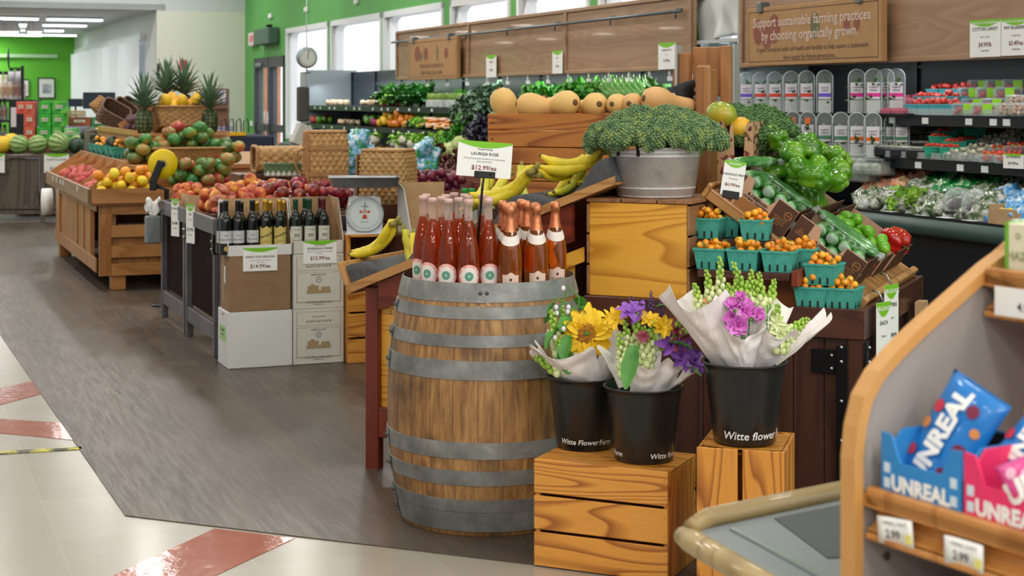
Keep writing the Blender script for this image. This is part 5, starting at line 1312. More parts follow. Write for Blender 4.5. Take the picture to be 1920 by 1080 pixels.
def cuke_carton(lab, a0, b0, w=.318, d=.25, h=.135, lo=.085, dk0=.0, dk1=.10, mir=False):
	r = T('vegetable_carton', lab, 'carton', SL(a0, b0, .001), rot=SE)
	e0 = .095
	pts = [(0, 0), (w, 0), (w, h), (w-e0, h), (w-e0-.02, lo), (e0+.02, lo), (e0, h), (0, h)]
	for y0 in (0, d-.005): obj('kraft_side', MB().prism_y(pts, y0, y0+.005), KR, r)
	for x0 in (0, w-.005): obj('end_panel', MB().box(x0, x0+.005, .005, d-.005, 0, h), KBR, r)
	obj('carton_floor', MB().box(.005, w-.005, .005, d-.005, 0, .004), KBR, r)
	for lo_, hi in ((w-e0+.0, w-.001), (.001, e0-.03)):
		b = MB(); b.box(lo_, hi, -.0015, -.0002, .004, h-.003); obj('dark_print', b, KBR, r)
	b = MB(); b.box(e0-.02, w-e0-.012, -.0015, -.0002, .004, .050); obj('tan_print', b, KTAN, r)
	b = MB(); lettering(b, 'R.H&Bloom', w*.5-.006, lo-.010, .020, -.002, bold=.03); lettering(b, 'Organic Cucumbers', w*.5-.006, lo-.0245, .0150, -.002, bold=.03); lettering(b, 'greenhouse grown', w*.5, lo-.032, .006, -.002); obj('carton_text', b, INK, r)
	b = MB(); n = 18; cx, cz = w-.028, h-.04
	for q in range(n):
		a = 2*PI*q/n; a2 = 2*PI*(q+1)/n
		b.add([(cx+.017*math.cos(a), -.002, cz+.017*math.sin(a)), (cx+.017*math.cos(a2), -.002, cz+.017*math.sin(a2)), (cx+.015*math.cos(a2), -.002, cz+.015*math.sin(a2)), (cx+.015*math.cos(a), -.002, cz+.015*math.sin(a))], [(0, 1, 2, 3)], False)
	for k in range(4): lettering(b, ('organic greenhouse', 'vegetables grown', 'with care by family', 'farms')[k], w-.05, h-.064-.010*k, .0075, -.002)
	lettering(b, 'ORGANIC', cx, cz, .007, -.002)
	for k in range(3): lettering(b, ('keep', 'refrigerated', 'handle gently')[k], .035, h-.05-.010*k, .0075, -.002)
	obj('gold_print', b, plain('carton_gold_ink', '#c98a4a', .6), r)
	return r
cuke_carton('dark brown and kraft cucumber carton, the upper one on the sloping rack', .0, .0)
cuke_carton('dark brown and kraft cucumber carton, the lower one on the sloping rack', .33, .0)
def plain_carton(lab, a0, b0, w, d, h):
	r = T('vegetable_carton', lab, 'carton', SL(a0, b0, .001), rot=SE)
	for y0 in (0, d-.005): obj('kraft_side', MB().box(.006, w-.006, y0, y0+.005, 0, h*.8), KR, r)
	for x0 in (0, w-.006): obj('end_panel', MB().box(x0, x0+.006, 0, d, 0, h), KBR, r)
	obj('carton_floor', MB().box(.006, w-.006, .005, d-.005, 0, .004), KBR, r); return r
plain_carton('kraft carton full of green bell peppers behind the upper cucumber carton', .0, .30, .33, .46, .13)
plain_carton('narrow dark brown carton of small red peppers behind the lower cucumbers', .35, .275, .29, .16, .10)
plain_carton('narrow dark brown carton of lime green peppers behind the small red peppers', .35, .45, .30, .17, .10)
plain_carton('open carton at the far back of the sloping rack behind the lime green peppers', .35, .65, .31, .3, .11)
CUKE = mottle('wrapped_cucumber_skin', [(0.35, '#2f6b33'), (0.55, '#5f9a58'), (0.7, '#a6cfa0')], 22, .12, coat=.9)
def cuke():
	r = T('cucumber', '', 'cucumber')
	b = MB(); n = 14; b.tube([(-.13+.26*k/n, .006*math.sin(PI*k/n), 0) for k in range(n+1)], [.008]+[.021*min(1, .7+.5*math.sin(PI*k/n)) for k in range(1, n)]+[.008], 12); obj('skin', b, CUKE, r)
	b = MB(); b.tube([(-.128, 0, 0), (-.145, .004, .004), (-.15, -.004, 0)], [.01, .014, .004], 8); b.tube([(.128, 0, 0), (.145, -.004, .003), (.15, .004, 0)], [.01, .014, .004], 8); obj('film_twist', b, clear('film', '#e6f2e6', .3, .08), r); return r
ck2 = Kind(cuke)
def on_slope(kind, a, b_, c, rot=(0, 0, 0), **k):
	M = SM.to_3x3() @ Matrix.Rotation(rot[2], 3, 'Z') @ Matrix.Rotation(rot[1], 3, 'Y') @ Matrix.Rotation(rot[0], 3, 'X')
	kind.put(SL(a, b_, c), rot=M.to_euler(), **k)
for (a0, nm_) in ((.025, 'upper'), (.345, 'lower')):
	for j in range(2):
		for k in range(5-j):
			on_slope(ck2, a0+.045+.03*j+.058*k, .08+.035*j, .066+.045*j, rot=(0, 0, R(90)+rd.uniform(-.3, .3)), scale=(.45, 1.4, 1.4), lab=f'film wrapped cucumber seen end on in the {nm_} cucumber carton', group=f'cucumbers seen end on in the {nm_} carton')
	for k in range(1):
		on_slope(ck2, a0+.165, .215, .13, rot=(0, 0, 0), lab=f'long film wrapped cucumber lying along the back of the {nm_} cucumber carton', group=f'long cucumbers in the {nm_} carton')
on_slope(ck2, .03, .14, .165, rot=(0, R(-12), R(68)), scale=1.1, lab='film wrapped cucumber sticking up at the top left corner of the upper carton')
on_slope(ck2, .075, .13, .13, rot=(0, R(0), R(80)), lab='film wrapped cucumber lying crosswise at the top of the upper carton')
on_slope(ck2, .49, .245, .135, rot=(0, R(0), 0), scale=1.15, lab='long wrapped cucumber on the rim of the lower carton below the red pepper')
gp = fruit_kind('bell_pepper', GPEP, .052, cat='vegetable', sq=(.9, .9, 1.22), lobes=4, lob=.24, dim=.36, stem=STEMG, nu=36, nv=18, lump=.03)
rp = fruit_kind('bell_pepper', RPEP, .06, cat='vegetable', sq=(.92, .92, 1.0), lobes=4, lob=.30, dim=.38, stem=STEMG, nu=36, nv=18, lump=.12)
GP = [(1475, 270, .55), (1500, 292, .42), (1532, 285, .5), (1548, 292, .62), (1512, 322, .38), (1548, 318, .45), (1578, 300, .6), (1555, 345, .36), (1535, 338, .34), (1588, 325, .5), (1580, 345, .42), (1460, 262, .68), (1525, 275, .7), (1560, 305, .75), (1590, 312, .72)]
for k, (x, y, s) in enumerate(GP):
	p = IP(x-14, y-6, s); q = random.Random(k+40)
	gp.put(I(*p), rot=(q.uniform(.9, 2.1)*(-1)**k, q.uniform(-.6, .6), q.uniform(0, 6)), scale=.95, lab='glossy green bell pepper heaped on the sloping rack behind the wrapped cucumbers', group='green bell peppers on the sloping rack')
for p in drop_pack(14, .05, (.01, .32, .31, .75), lambda a, b_: .01, 3):
	on_slope(gp, *p, rot=(1.2, .3, p[0]*40), lab='green bell pepper in the lower layer of the sloping rack pile', group='green bell peppers, lower layer')
def find_on_slope(x, y, c):
	best = None
	for i in range(60):
		for j in range(50):
			a, b_ = .3+.008*i, .1+.016*j; q = SL(a, b_, c); e = abs(960+FPX*q.x/q.y-x)+abs(YH+FPX*(CAMH-q.z)/q.y-y)
			if best is None or e < best[0]: best = (e, a, b_, c)
	return best[1:]
rpos = find_on_slope(1678, 427, .085)
on_slope(rp, *rpos, rot=(R(75), R(20), .9), scale=1.18, lab='large glossy red bell pepper at the lower right end of the sloping rack')
sr = fruit_kind('small_pepper', RPEP, .02, cat='vegetable', sq=(1, 1, 2.2), dim=.05, nu=12, nv=10)
for k, (a, b_, c) in enumerate(drop_pack(26, .022, (.355, .63, .28, .43), lambda a, b_: .008, 8)): on_slope(sr, a, b_, c+.012, rot=(1.4, 0, k), lab='small long red pepper in the narrow carton on the sloping rack', group='small red peppers on the sloping rack')
sg_ = fruit_kind('small_pepper', LIMEG, .026, cat='vegetable', sq=(1, 1, 1.3), dim=.05, lobes=3, lob=.1, nu=14, nv=10)
for k, (a, b_, c) in enumerate(drop_pack(20, .028, (.36, .64, .46, .61), lambda a, b_: .008, 9)): on_slope(sg_, a, b_, c+.015, rot=(1.2, 0, k), lab='lime green pepper in the narrow carton behind the small red peppers', group='lime green peppers on the sloping rack')
p = IP(1370, 362, -.06)
wc = IP(1387, 330, -.06)[0]-IP(1353, 330, -.06)[0]
price_card('white sungold pint tomatoes price card clipped at the upper left of the sloping rack', I(p[0], -.06, p[2]-.01), PH+R(12), wc+.012, .135,
   [('SUNGOLD PINT', .0125, .082, INK), ('Tomatoes', .009, .066, GREYINK), ('$6.99/ea', .017, .042, REDINK)], head='ORGANIC', clip=.065, rot=(R(-6), R(8), PH+R(10)))
e0 = IP(1312, 520, .0); e1 = IP(1502, 520, .0)
r = T('stepped_ledge', 'dark wooden ledge carrying the row of teal tomato baskets right of the plywood crate', 'ledge', I(0, 0), PH)
zl = IP(1400, 508, .0)[2]
b = MB(); b.box(e0[0], e1[0]-.035, -.03, .34, zl-.03, zl, .003); obj('ledge_board', b, DKX, r)
b = MB(); b.box(e1[0]-.03, e1[0], -.04, .18, zl-.05, zl+.012, .004); obj('ledge_end', b, REDX, r)
b = MB(); b.box(e0[0]+.012, e1[0]-.04, .14, .16, ZT_-.03, zl-.032); obj('ledge_front', b, plain('ledge_orange', '#a9622f', .5), r)
zu = IP(1330, 449, .10)[2]
b = MB(); b.box(e0[0]-.04, e1[0]-.13, .105, .34, zl+.002, zu-.002); obj('upper_step', b, DKX, r)
tom = fruit_kind('cherry_tomato', TOMO, .0125, cat='tomato', dim=.06, nu=12, nv=8, sq=(1, 1, .95))
def tom_mk():
	r = T('cherry_tomato', '', 'tomato'); obj('flesh', fruit_mesh('f', .0142, dim=.08, nu=12, nv=8), TOMO, r)
	s = MB()
	for k in range(5): leaf_geo(s, (0, 0, .0125), k*1.257, .5, .010, .004, .8, 0, k, 2, 1)
	obj('calyx', s, STEMG, r); return r
tom = Kind(tom_mk)
pun = Kind(lambda: punnet(.118, .118, .078))
PB = [(1328, 447, .17, zu, 'teal basket of orange tomatoes at the top left, against the plywood crate'),
	  (1364, 445, .28, zu+.0, 'teal basket of orange tomatoes behind the top left basket'),
	  (1419, 451, .17, zu, 'teal basket of orange tomatoes standing alone right in the upper row'),
	  (1338, 505, .036, zl, 'left teal tomato basket in the row of three on the ledge'),
	  (1399, 507, .036, zl, 'middle teal tomato basket in the row of three on the ledge'),
	  (1463, 512, .036, zl, 'right teal tomato basket in the row of three on the ledge'),
	  (1503, 502, .175, zl, 'teal tomato basket behind the right end of the ledge row'),
	  (1546, 546, .08, 0, 'teal tomato basket stacked on the low ones, under the lower cucumber carton'),
	  (1525, 576, .075, ZT_-.008, 'low teal tomato basket at the table front, left of the corner'),
	  (1582, 574, .085, ZT_-.008, 'low teal tomato basket nearest the table corner'), ]
BPOS = ['at the top left', 'behind the top left one', 'alone at the upper right', 'left on the ledge', 'middle on the ledge', 'right on the ledge', 'behind the ledge row', 'stacked under the lower carton', 'low at the table front', 'nearest the table corner']
for k, (x, y, s, z, lb) in enumerate(PB):
	tx = IP(x, y, s)[0]; z = z or ZT_+.082; pun.put(I(tx, s, z+.001), PH+R([0, 4, 8, -2, 0, 3, 6, -6, 0, -4][k]), scale=1.06, lab=lb)
	for p in drop_pack(23 if k not in (1,) else 12, .0142, (-.058, .058, -.058, .058), lambda a, b_: .050, k+3, 10, mound=.04):
		q = I(tx, s, z)+Vector((p[0]*cP-p[1]*sP, p[0]*sP+p[1]*cP, p[2]+.0)); rr = random.Random(k*100+int(p[0]*1e4))
		tom.put(q, rot=(rr.uniform(-1, 1), rr.uniform(-1, 1), rr.uniform(0, 6)), lab='orange cherry tomato heaped in the teal basket %s' % BPOS[k], group='tomatoes in the teal basket %s' % BPOS[k])
for k, (s, lb, t1_, t2_) in enumerate(((.10, 'narrow white price strip on the right end of the island, front of two', 'EACH', '2 / $5'), (.26, 'narrow white price strip on the right end of the island, rear of two', 'PEPPERS', '$3.99/lb'))):
	a = I(tB+.07, s, .0); zt1 = B_[2]+.02-(.01 if k == 0 else -.04)
	r = T('price_strip', lb, 'price card', I(tB+.05, s, zt1-.30), PH+R(90), rot=(R(0), R(0), PH+R(70)))
	card_parts(r, .105, .30, [(t1_, .022, .22, INK), ('Organic', .012, .17, GREYINK), (t2_, .026, .10, INK), ('per pound', .012, .06, INK)], head='ORGANIC')
	b = MB(); b.tube([(0, .003, .30), (0, .02, .335), (0, .05, .34)], .004, 6); obj('hook', b, STEEL, r)
r = T('bag_dispenser', 'narrow black holder of white paper bags on the right end of the produce table', 'bag holder', I(tB+.01, .95, .40), PH)
obj('holder_box', MB().box(0, .06, 0, .12, 0, .22, .004), BLACKP, r)
obj('paper_bags', MB().box(.01, .05, .01, .11, .2, .32), KRAFT, r)
# ================================================================ barrel, crates, buckets, bouquets
BAR = Vector((-.091, 6.16, 0)); BH = .895
def stave_mat():
	m, nt, b = newmat('barrel_oak_staves')
	v = coords(nt); sp = nt.nodes.new('ShaderNodeSeparateXYZ'); nt.links.new(v, sp.inputs[0])
	a = mathn(nt, 'ARCTAN2', sp.outputs[1], sp.outputs[0])
	k = mathn(nt, 'MULTIPLY', a, 26/6.2832)
	fr = mathn(nt, 'FRACT', mathn(nt, 'ADD', k, 100.3)); fl = mathn(nt, 'FLOOR', mathn(nt, 'ADD', k, 100.3))
	cb = nt.nodes.new('ShaderNodeCombineXYZ'); nt.links.new(fl, cb.inputs[0])
	wn = nt.nodes.new('ShaderNodeTexWhiteNoise'); nt.links.new(cb.outputs[0], wn.inputs['Vector'])
	v2 = coords(nt, (14, 14, 1.6)); g = nz(nt, v2, 3, 4, .6, .4)
	c = ramp(nt, g, [(0.3, '#74502e'), (0.5, '#a07444'), (0.7, '#c2955c')])
	c = mixc(nt, mathn(nt, 'MULTIPLY', wn.outputs[0], .38), c, '#59402a')
	st = ramp(nt, nz(nt, coords(nt, (1, 1, 1.3)), 3.2, 4), [(0.36, '#3a2c20'), (0.5, '#ffffff')])
	c = mixc(nt, 0.55, c, st, 'MULTIPLY')
	seam = mathn(nt, 'LESS_THAN', fr, .018)
	c = mixc(nt, seam, c, '#2b1c12')
	nt.links.new(c, b.inputs['Base Color']); b.inputs['Roughness'].default_value = .5; b.inputs['Coat Weight'].default_value = .15
	bump(nt, b, g, .2, .004); return m
HOOP = mottle('barrel_hoop_zinc', [(0.3, '#6b6c6a'), (0.55, '#8a8b88'), (0.75, '#a6a7a4')], 9, .5, metal=.35, bmp=.12)
r = T('wine_barrel', 'weathered oak wine barrel with grey metal hoops standing in the middle of the aisle', 'barrel', BAR, R(20))
def br(z):
	q = (z/BH-.5)*2; return .388-.053*abs(q)**2.1
b = MB(); prof = [(br(0)-.005, 0), (br(0), .008)]+[(br(BH*k/26), BH*k/26) for k in range(1, 26)]+[(br(BH), BH-.006), (br(BH)-.004, BH), (br(BH)-.022, BH), (br(BH)-.0225, BH-.03)]
b.lathe(prof, 78, cap1=False); obj('staves', b, stave_mat(), r)
b = MB(); b.lathe([(0, BH-.008), (br(BH)-.0225, BH-.008)], 60, cap0=False, cap1=False);
obj('barrel_head', b, wood('barrel_head_oak', '#8d653b', '#ac8253', 'x', 1.5, .5, 6), r)
def zpix(y): return CAMH-(y-YH)*(BAR.y-.36)/FPX
for (ya, yb) in ((533, 569), (577, 600), (629, 652), (676, 712), (828, 860), (882, 911), (938, 963), (963, 1001)):
	za, zb_ = zpix(ya), max(zpix(yb), .004)
	b = MB(); e = .0035
	b.lathe([(br(zb_)+.0005, zb_), (br(zb_)+e, zb_+.001), (br((za+zb_)/2)+e, (za+zb_)/2), (br(za)+e, za-.001), (br(za)+.0005, za)], 96, cap0=False, cap1=False, smooth=False)
	a0 = R(-188 if ya not in (533,) else -112)
	def strap(aw, off):
		bb = MB()
		bb.grid(lambda i, j: ((br(zb_+(za-zb_)*j)+e+off)*math.cos(a0+aw*(i-.5)), (br(zb_+(za-zb_)*j)+e+off)*math.sin(a0+aw*(i-.5)), zb_+(za-zb_)*j), 8, 3); return bb
	s_ = strap(.16, .003); b.v_ = None
	n0 = len(b.v); b.add(s_.v, s_.f, True)
	o = obj('hoop', b, HOOP, r)
	rv = MB()
	for da in (-.035, .035):
		zz = (za+zb_)/2; R_ = br(zz)+e+.004; rv.ball((R_*math.cos(a0+da), R_*math.sin(a0+da), zz), .0075, 8, 5)
	obj('rivets', rv, plain('rivet_dark', '#55585a', .4, .7), o)
def rose_mat(name, c, tr=.75):
	m, nt, b = newmat(name); b.inputs['Base Color'].default_value = hexc(c); b.inputs['Transmission Weight'].default_value = tr
	b.inputs['Roughness'].default_value = .03; b.inputs['IOR'].default_value = 1.40; b.inputs['Specular IOR Level'].default_value = .6; b.inputs['Coat Weight'].default_value = .15
	b.inputs['Coat Roughness'].default_value = .03; return m
ROSE = rose_mat('rose_wine', '#f2641e', .86); ROSE2 = rose_mat('sparkling_rose_wine', '#f58428', .84)
NECKG = clear('bottle_neck_glass', '#ffe7d8', .2, .03)
PINKC = plain('pink_cork_cap', '#d9b5ac', .5); COPP = mottle('copper_foil', [(0.3, '#c9744c'), (0.7, '#e59a70')], 40, .28, metal=.7, bmp=.25)
LPINK = mottle('label_pink', [(.42, '#ee8c86'), (.55, '#f6c9c2')], 60, .5); LWH = plain('label_cream_white', '#efe4dc', .5); LTEAL = plain('label_green', '#5d9c84', .5)
def wrapdisc(b, r, cz, rad, th0=0.0, n=28, inner=0.0):
	if inner:
		pts = []
		for rr in (inner, rad): pts.append([(rr*math.cos(2*PI*i/n), cz+rr*math.sin(2*PI*i/n)) for i in range(n)])
		v = [(r*math.sin(a/r+th0), -r*math.cos(a/r+th0), z) for ring in pts for a, z in ring]
		b.add(v, [(i, (i+1) % n, n+(i+1) % n, n+i) for i in range(n)], True); return
	rings = 5; v = [(r*math.sin(th0), -r*math.cos(th0), cz)]; f = []
	for k in range(1, rings+1):
		rr = rad*k/rings
		for i in range(n):
			a = rr*math.cos(2*PI*i/n); v.append((r*math.sin(a/r+th0), -r*math.cos(a/r+th0), cz+rr*math.sin(2*PI*i/n)))
	for i in range(n): f.append((0, 1+i, 1+(i+1) % n))
	for k in range(rings-1):
		for i in range(n): f.append((1+k*n+i, 1+k*n+(i+1) % n, 1+(k+1)*n+(i+1) % n, 1+(k+1)*n+i))
	b.add(v, f, True)
def wrapshape(b, r, fn_top, fn_bot, w, n=14, m=5):
	b.grid(lambda i, j: (r*math.sin((i-.5)*w/r), -r*math.cos((i-.5)*w/r), fn_bot(i)+(fn_top(i)-fn_bot(i))*j), n, m)
def rose_bottle():
	r = T('rose_bottle', '', 'wine bottle')
	b = MB(); b.lathe([(.034, 0), (.0395, .004), (.0405, .012), (.0405, .12), (.0385, .15), (.032, .19), (.0225, .225), (.0165, .25), (.0145, .262)], 28); obj('wine_body', b, ROSE, r)
	b = MB(); b.lathe([(.0146, .262), (.0142, .275), (.014, .32), (.0165, .3205), (.0165, .334), (.013, .335)], 20); obj('bottle_neck', b, NECKG, r)
	b = MB(); b.lathe([(.0125, .325), (.0172, .326), (.0172, .338), (.015, .341), (0, .341)], 18); obj('cap', b, PINKC, r)
	b = MB(); wrapdisc(b, .0412, .060, .043); o = obj('label', b, LPINK, r)
	b = MB(); wrapdisc(b, .0416, .060, .033); obj('label_ring', b, LWH, r)
	b = MB(); wrapdisc(b, .0420, .060, .0165); obj('label_centre', b, LTEAL, r)
	b = MB(); lettering(b, 'A', 0, .060, .015, wrap=.0424); obj('label_mark', b, plain('label_mark_pale', '#cfe3d6', .5), r)
	return r
def sparkling():
	r = T('sparkling_rose_bottle', '', 'wine bottle')
	b = MB(); b.lathe([(.036, 0), (.042, .004), (.0435, .012), (.0435, .135), (.041, .16), (.032, .195), (.023, .222), (.018, .245)], 28); obj('wine_body', b, ROSE2, r)
	b = MB(); b.lathe([(.0235, .221), (.0186, .245), (.0160, .27), (.0155, .286), (.0185, .288), (.0188, .306), (.0165, .316), (.010, .3195), (0, .32)], 22, cap0=False); obj('foil_cap', b, COPP, r)
	b = MB(); wrapshape(b, .0, lambda i: 0, lambda i: 0, .1) if False else None
	def fn(i, j):
		a = 2*PI*i; q_ = max(0, math.cos(a+PI/2)); z0 = .190-.020*q_; z = z0+(.218-.014*q_-z0)*j
		rr = .0443-.0; q = (z-.135)/(.245-.135)
		pr = [(.135, .0435), (.16, .041), (.195, .032), (.222, .023), (.245, .018)]
		for k in range(4):
			if pr[k][0] <= z <= pr[k+1][0]: rr = pr[k][1]+(pr[k+1][1]-pr[k][1])*(z-pr[k][0])/(pr[k+1][0]-pr[k][0])
		rr += .0008; return (rr*math.cos(a), rr*math.sin(a), z)
	b.grid(fn, 32, 6, closed=True); obj('neck_label', b, LWH, r)
	b = MB(); wrapshape(b, .0441, lambda i: .070-.010*abs(2*i-1)**3+.004*math.cos(12*i), lambda i: .008, .066); obj('label', b, plain('label_blush', '#e6c9b8', .5), r)
	b = MB(); lettering(b, 'LOS ALAMOS', 0, .030, .0085, wrap=.0446, bold=.03); lettering(b, 'rose', 0, .019, .006, wrap=.0446); b.add([(.0446*math.sin(a/.0446), -.0446*math.cos(a/.0446), z) for a, z in ((-.004, .042), (.004, .042), (.005, .052), (-.005, .052))], [(0, 1, 2, 3)]); obj('label_text', b, plain('label_brown_ink', '#5d3a35', .5), r)
	return r
rk, sk_ = Kind(rose_bottle), Kind(sparkling)
A_list = [(796, 6.12), (811, 6.00), (840, 5.93), (877, 5.90), (918, 5.93), (826, 6.10), (860, 6.02), (838, 6.22), (853, 6.30), (884, 6.12), (872, 6.24), (928, 6.06), (905, 6.20), (800, 6.24)]
C_list = [(940, 6.16), (956, 6.06), (962, 5.97), (985, 6.12), (1002, 5.93), (1033, 5.97), (1050, 6.07), (1010, 6.05), (978, 6.22)]
pts = [[(x-960)*Y/FPX-BAR.x, Y-BAR.y, .042] for x, Y in A_list]+[[(x-960)*Y/FPX-BAR.x, Y-BAR.y, .0455] for x, Y in C_list]
pts.append([(903-960)*6.1/FPX-BAR.x, 6.1-BAR.y, .02])
for it in range(400):
	for i in range(len(pts)):
		for j in range(i):
			dx = pts[i][0]-pts[j][0]; dy = pts[i][1]-pts[j][1]; d = math.hypot(dx, dy) or 1e-6; m_ = pts[i][2]+pts[j][2]
			if d < m_:
				k = (m_-d)/2/d; pts[i][0] += dx*k*.3; pts[j][0] -= dx*k*.3; pts[i][1] += dy*k*1.4; pts[j][1] -= dy*k*1.4
	for p in pts:
		d = math.hypot(p[0], p[1]); mx = .305-p[2]
		if d > mx: p[0] *= mx/d; p[1] *= mx/d
front = sorted(range(len(A_list)), key=lambda i: pts[i][1])[:4]
for i in range(len(A_list)):
	fr_ = i in front
	lb = 'tall rose wine bottle with round pink label in the front row on the barrel' if fr_ else 'tall rose wine bottle standing behind the front row on the barrel'
	rk.put(BAR+Vector((pts[i][0], pts[i][1], BH-.0075)), R([-35, -28, -12, 4, 8, 20, 3, 15, 30, -10, 60, 14, 40, 50][i]), lab=lb, group='rose bottles, front row' if fr_ else 'rose bottles behind the front row')
for k in range(len(C_list)):
	p = pts[len(A_list)+k]; f_ = k in (2, 4, 5)
	lb = {2: 'copper foil sparkling bottle nearest the round label bottles, front', 4: 'copper foil sparkling bottle in the middle of the front row on the barrel', 5: 'copper foil sparkling bottle at the right end of the front row on the barrel'}.get(k, 'copper foil sparkling bottle standing behind the front ones on the barrel')
	sk_.put(BAR+Vector((p[0], p[1], BH-.0075)), R([30, -5, 24, 10, 2, 4, 10, 20, 40][k]), lab=lb, group=None if f_ else 'sparkling bottles behind the front ones')
p = pts[-1]
base = BAR+Vector((p[0], p[1], BH-.0075))
a = Q(855, 322, 6.1); c = Q(957, 322, 6.1); w_ = (c-a).length*1.0; hc = .135
cc_ = Q(906, 332, 6.08)
r = T('wine_price_card', 'white rose wine price card with green header tilted above the bottles, $12.99 each', 'price card', cc_, rot=(R(-4), R(4.5), R(4)))
card_parts(r, w_, hc, [('Chateau Lauriga', .009, .105, INK), ('LAURIGA ROSE', .0155, .087, INK), ('Soft and fruity with strawberry and cassis notes', .0082, .069, GREYINK), ('and a clean finish.', .0082, .058, GREYINK), ('$12.99/ea', .0245, .034, REDINK)])
b = MB(); b.box(-.035, .045, -.004, .006, -.004, .022, .002); b.ball((-.022, -.006, .012), .004, 6, 4); b.ball((.026, -.006, .012), .004, 6, 4); obj('clip', b, BLACKP, r)
b = MB(); b.tube([Vector((.003, .0, .0)), Vector((.0, 0, -.03)), base-cc_+Vector((0, 0, .0))], [.004, .005, .004], 8); b.lathe([(.018, 0), (.018, .004), (.005, .006)], 12, c=tuple(base-cc_)); obj('stand_rod', b, BLACKP, r)
def apple_crate(name, lab, w, d, h, loc, rz, long_x=True, standing=False):
	r = T(name, lab, 'crate', loc, rz); g = .010
	if not standing:
		hh = (h-2*g-.0)/3
		for y0, y1 in ((0, .010), (d-.010, d)):
			for k in range(3):
				b = MB(); z = k*(hh+g); b.box(0, w, y0, y1, z, z+hh, .002); obj('slat', b, PINE, r)
		for k in range(2):
			dd = (d-.004)/2; b = MB(); b.box(.0, w, .0105+k*(dd-.006), .0105+k*(dd-.006)+dd-.016, h-.0095, h+.0, .002); obj('top_slat', b, PINE, r)
		b = MB(); b.box(.001, .019, .011, d-.011, .0, h-.011, .002); obj('end_panel', b, PINEZ, r)
		b = MB(); b.box(w-.019, w-.001, .011, d-.011, .0, h-.011, .002); obj('end_panel', b, PINEZ, r)
		b = MB()
		for x in (.012, w-.012):
			for k in range(3):
				for q in (.25, .75): b.ball((x, -.0005, k*(hh+g)+hh*q), .0022, 6, 4)
		obj('nails', b, STEEL, r)
	else:
		gg = .016; ww = (w-gg)/2
		for y0, y1 in ((0, .010), (d-.010, d)):
			for k in range(2):
				b = MB(); b.box(k*(ww+gg), k*(ww+gg)+ww, y0, y1, 0, h, .002); obj('slat', b, PINEZ, r)
		for x0 in (0, w-.010):
			for k in range(3):
				dd = (d-.022-2*g)/3; b = MB(); b.box(x0, x0+.010, .011+k*(dd+g), .011+k*(dd+g)+dd, 0, h-.002, .002); obj('side_slat', b, PINEZ, r)
		b = MB(); n = 12; outer = [(.011, .011), (w-.011, .011), (w-.011, d-.011), (.011, d-.011)]
		cx, cy = w*.5+.06, d/2; hole = [(cx+.018*math.cos(2*PI*i/n), cy+.05*math.sin(2*PI*i/n)) for i in range(n)]
		for z0 in (h-.018, .0):
			b = MB(); z1 = z0+.016
			ring = []
			for i in range(n):
				a_ = 2*PI*i/n; dx, dy = math.cos(a_), math.sin(a_)
				t = 9
				if dx > 1e-6: t = min(t, (w-.011-cx)/dx)
				if dx < -1e-6: t = min(t, (.011-cx)/dx)
				if dy > 1e-6: t = min(t, (d-.011-cy)/dy)
				if dy < -1e-6: t = min(t, (.011-cy)/dy)
				ring.append((cx+dx*t, cy+dy*t))
			v = [(p[0], p[1], z) for z in (z0, z1) for p in hole+ring]
			m_ = 2*n; f = []
			for i in range(n):
				j = (i+1) % n
				f += [(i, j, n+j, n+i), (m_+i, m_+n+i, m_+n+j, m_+j), (i, m_+i, m_+j, j)]
			b.add(v, f, False)
			for (px, py) in ((.011, .011), (w-.031, .011), (.011, d-.031), (w-.031, d-.031)): b.box(px, px+.02, py, py+.02, z0+.001, z0+.015)
			obj('end_panel', b, PINE, r)
	return r
c1a = P(1001, 1062, 0); c1b = P(1252, 888, .364); ang1 = math.atan2(c1b.y-c1a.y, c1b.x-c1a.x)
w1 = math.hypot(c1b.x-c1a.x, c1b.y-c1a.y)
crate1 = apple_crate('wooden_crate', 'pine crate with three front slats carrying two black flower buckets, front of the island', w1, .30, .364, (c1a.x, c1a.y, .0045), ang1)
c2a = P(1306, 838, .485); c2b = P(1470, 848, .485); ang2 = math.atan2(c2b.y-c2a.y, c2b.x-c2a.x)
crate2 = apple_crate('wooden_crate', 'pine crate standing on end with two upright slats under the right flower bucket', math.hypot(c2b.x-c2a.x, c2b.y-c2a.y), .31, .48, (c2a.x, c2a.y, .0045), ang2, standing=True)
BKM = plain('bucket_black_plastic', '#1c1e20', .32, coat=.2)
CHALK = plain('chalk_white', '#e6e6e6', .7)
def bucket(lab, loc, rz, h=.252, rt=.133, rb_=.100, words=()):
	r = T('flower_bucket', lab, 'bucket', loc, rz)
	prof = [(rb_-.004, 0), (rb_, .004), (rb_+(rt-rb_)*.85-.002, h*.88), (rt-.004, h*.9), (rt-.002, h*.975), (rt+.006, h*.978), (rt+.006, h), (rt-.002, h), (rt-.006, h*.97), (rb_-.004, .006)]
	b = MB(); b.lathe(prof, 48, cap1=True); obj('bucket_body', b, BKM, r)
	b = MB(); b.lathe([(0, h*.3), (rb_+(rt-rb_)*.3-.004, h*.3)], 24, cap0=False, cap1=False); obj('water', b, plain('water_dark', '#2a3a38', .05), r)
	fn = lambda z: rb_+(rt-rb_)*(z/h)*.965+.0012
	for t, x, z, s in words:
		b = MB(); lettering(b, t, x, z, s, wrap=fn, bold=.012, shear=.15); obj('handwriting', b, CHALK, r)
	return r
bA = P(1097, 838, .366); bB = P(1207, 862, .366); bC = P(1396, 826, .487)
bucket('black flower bucket at the left on the front crate, behind the centre bucket', (bA.x, bA.y, .370), 0, words=[('Witte Flower', -.028, .032, .026), ('Farm', .073, .031, .026)])
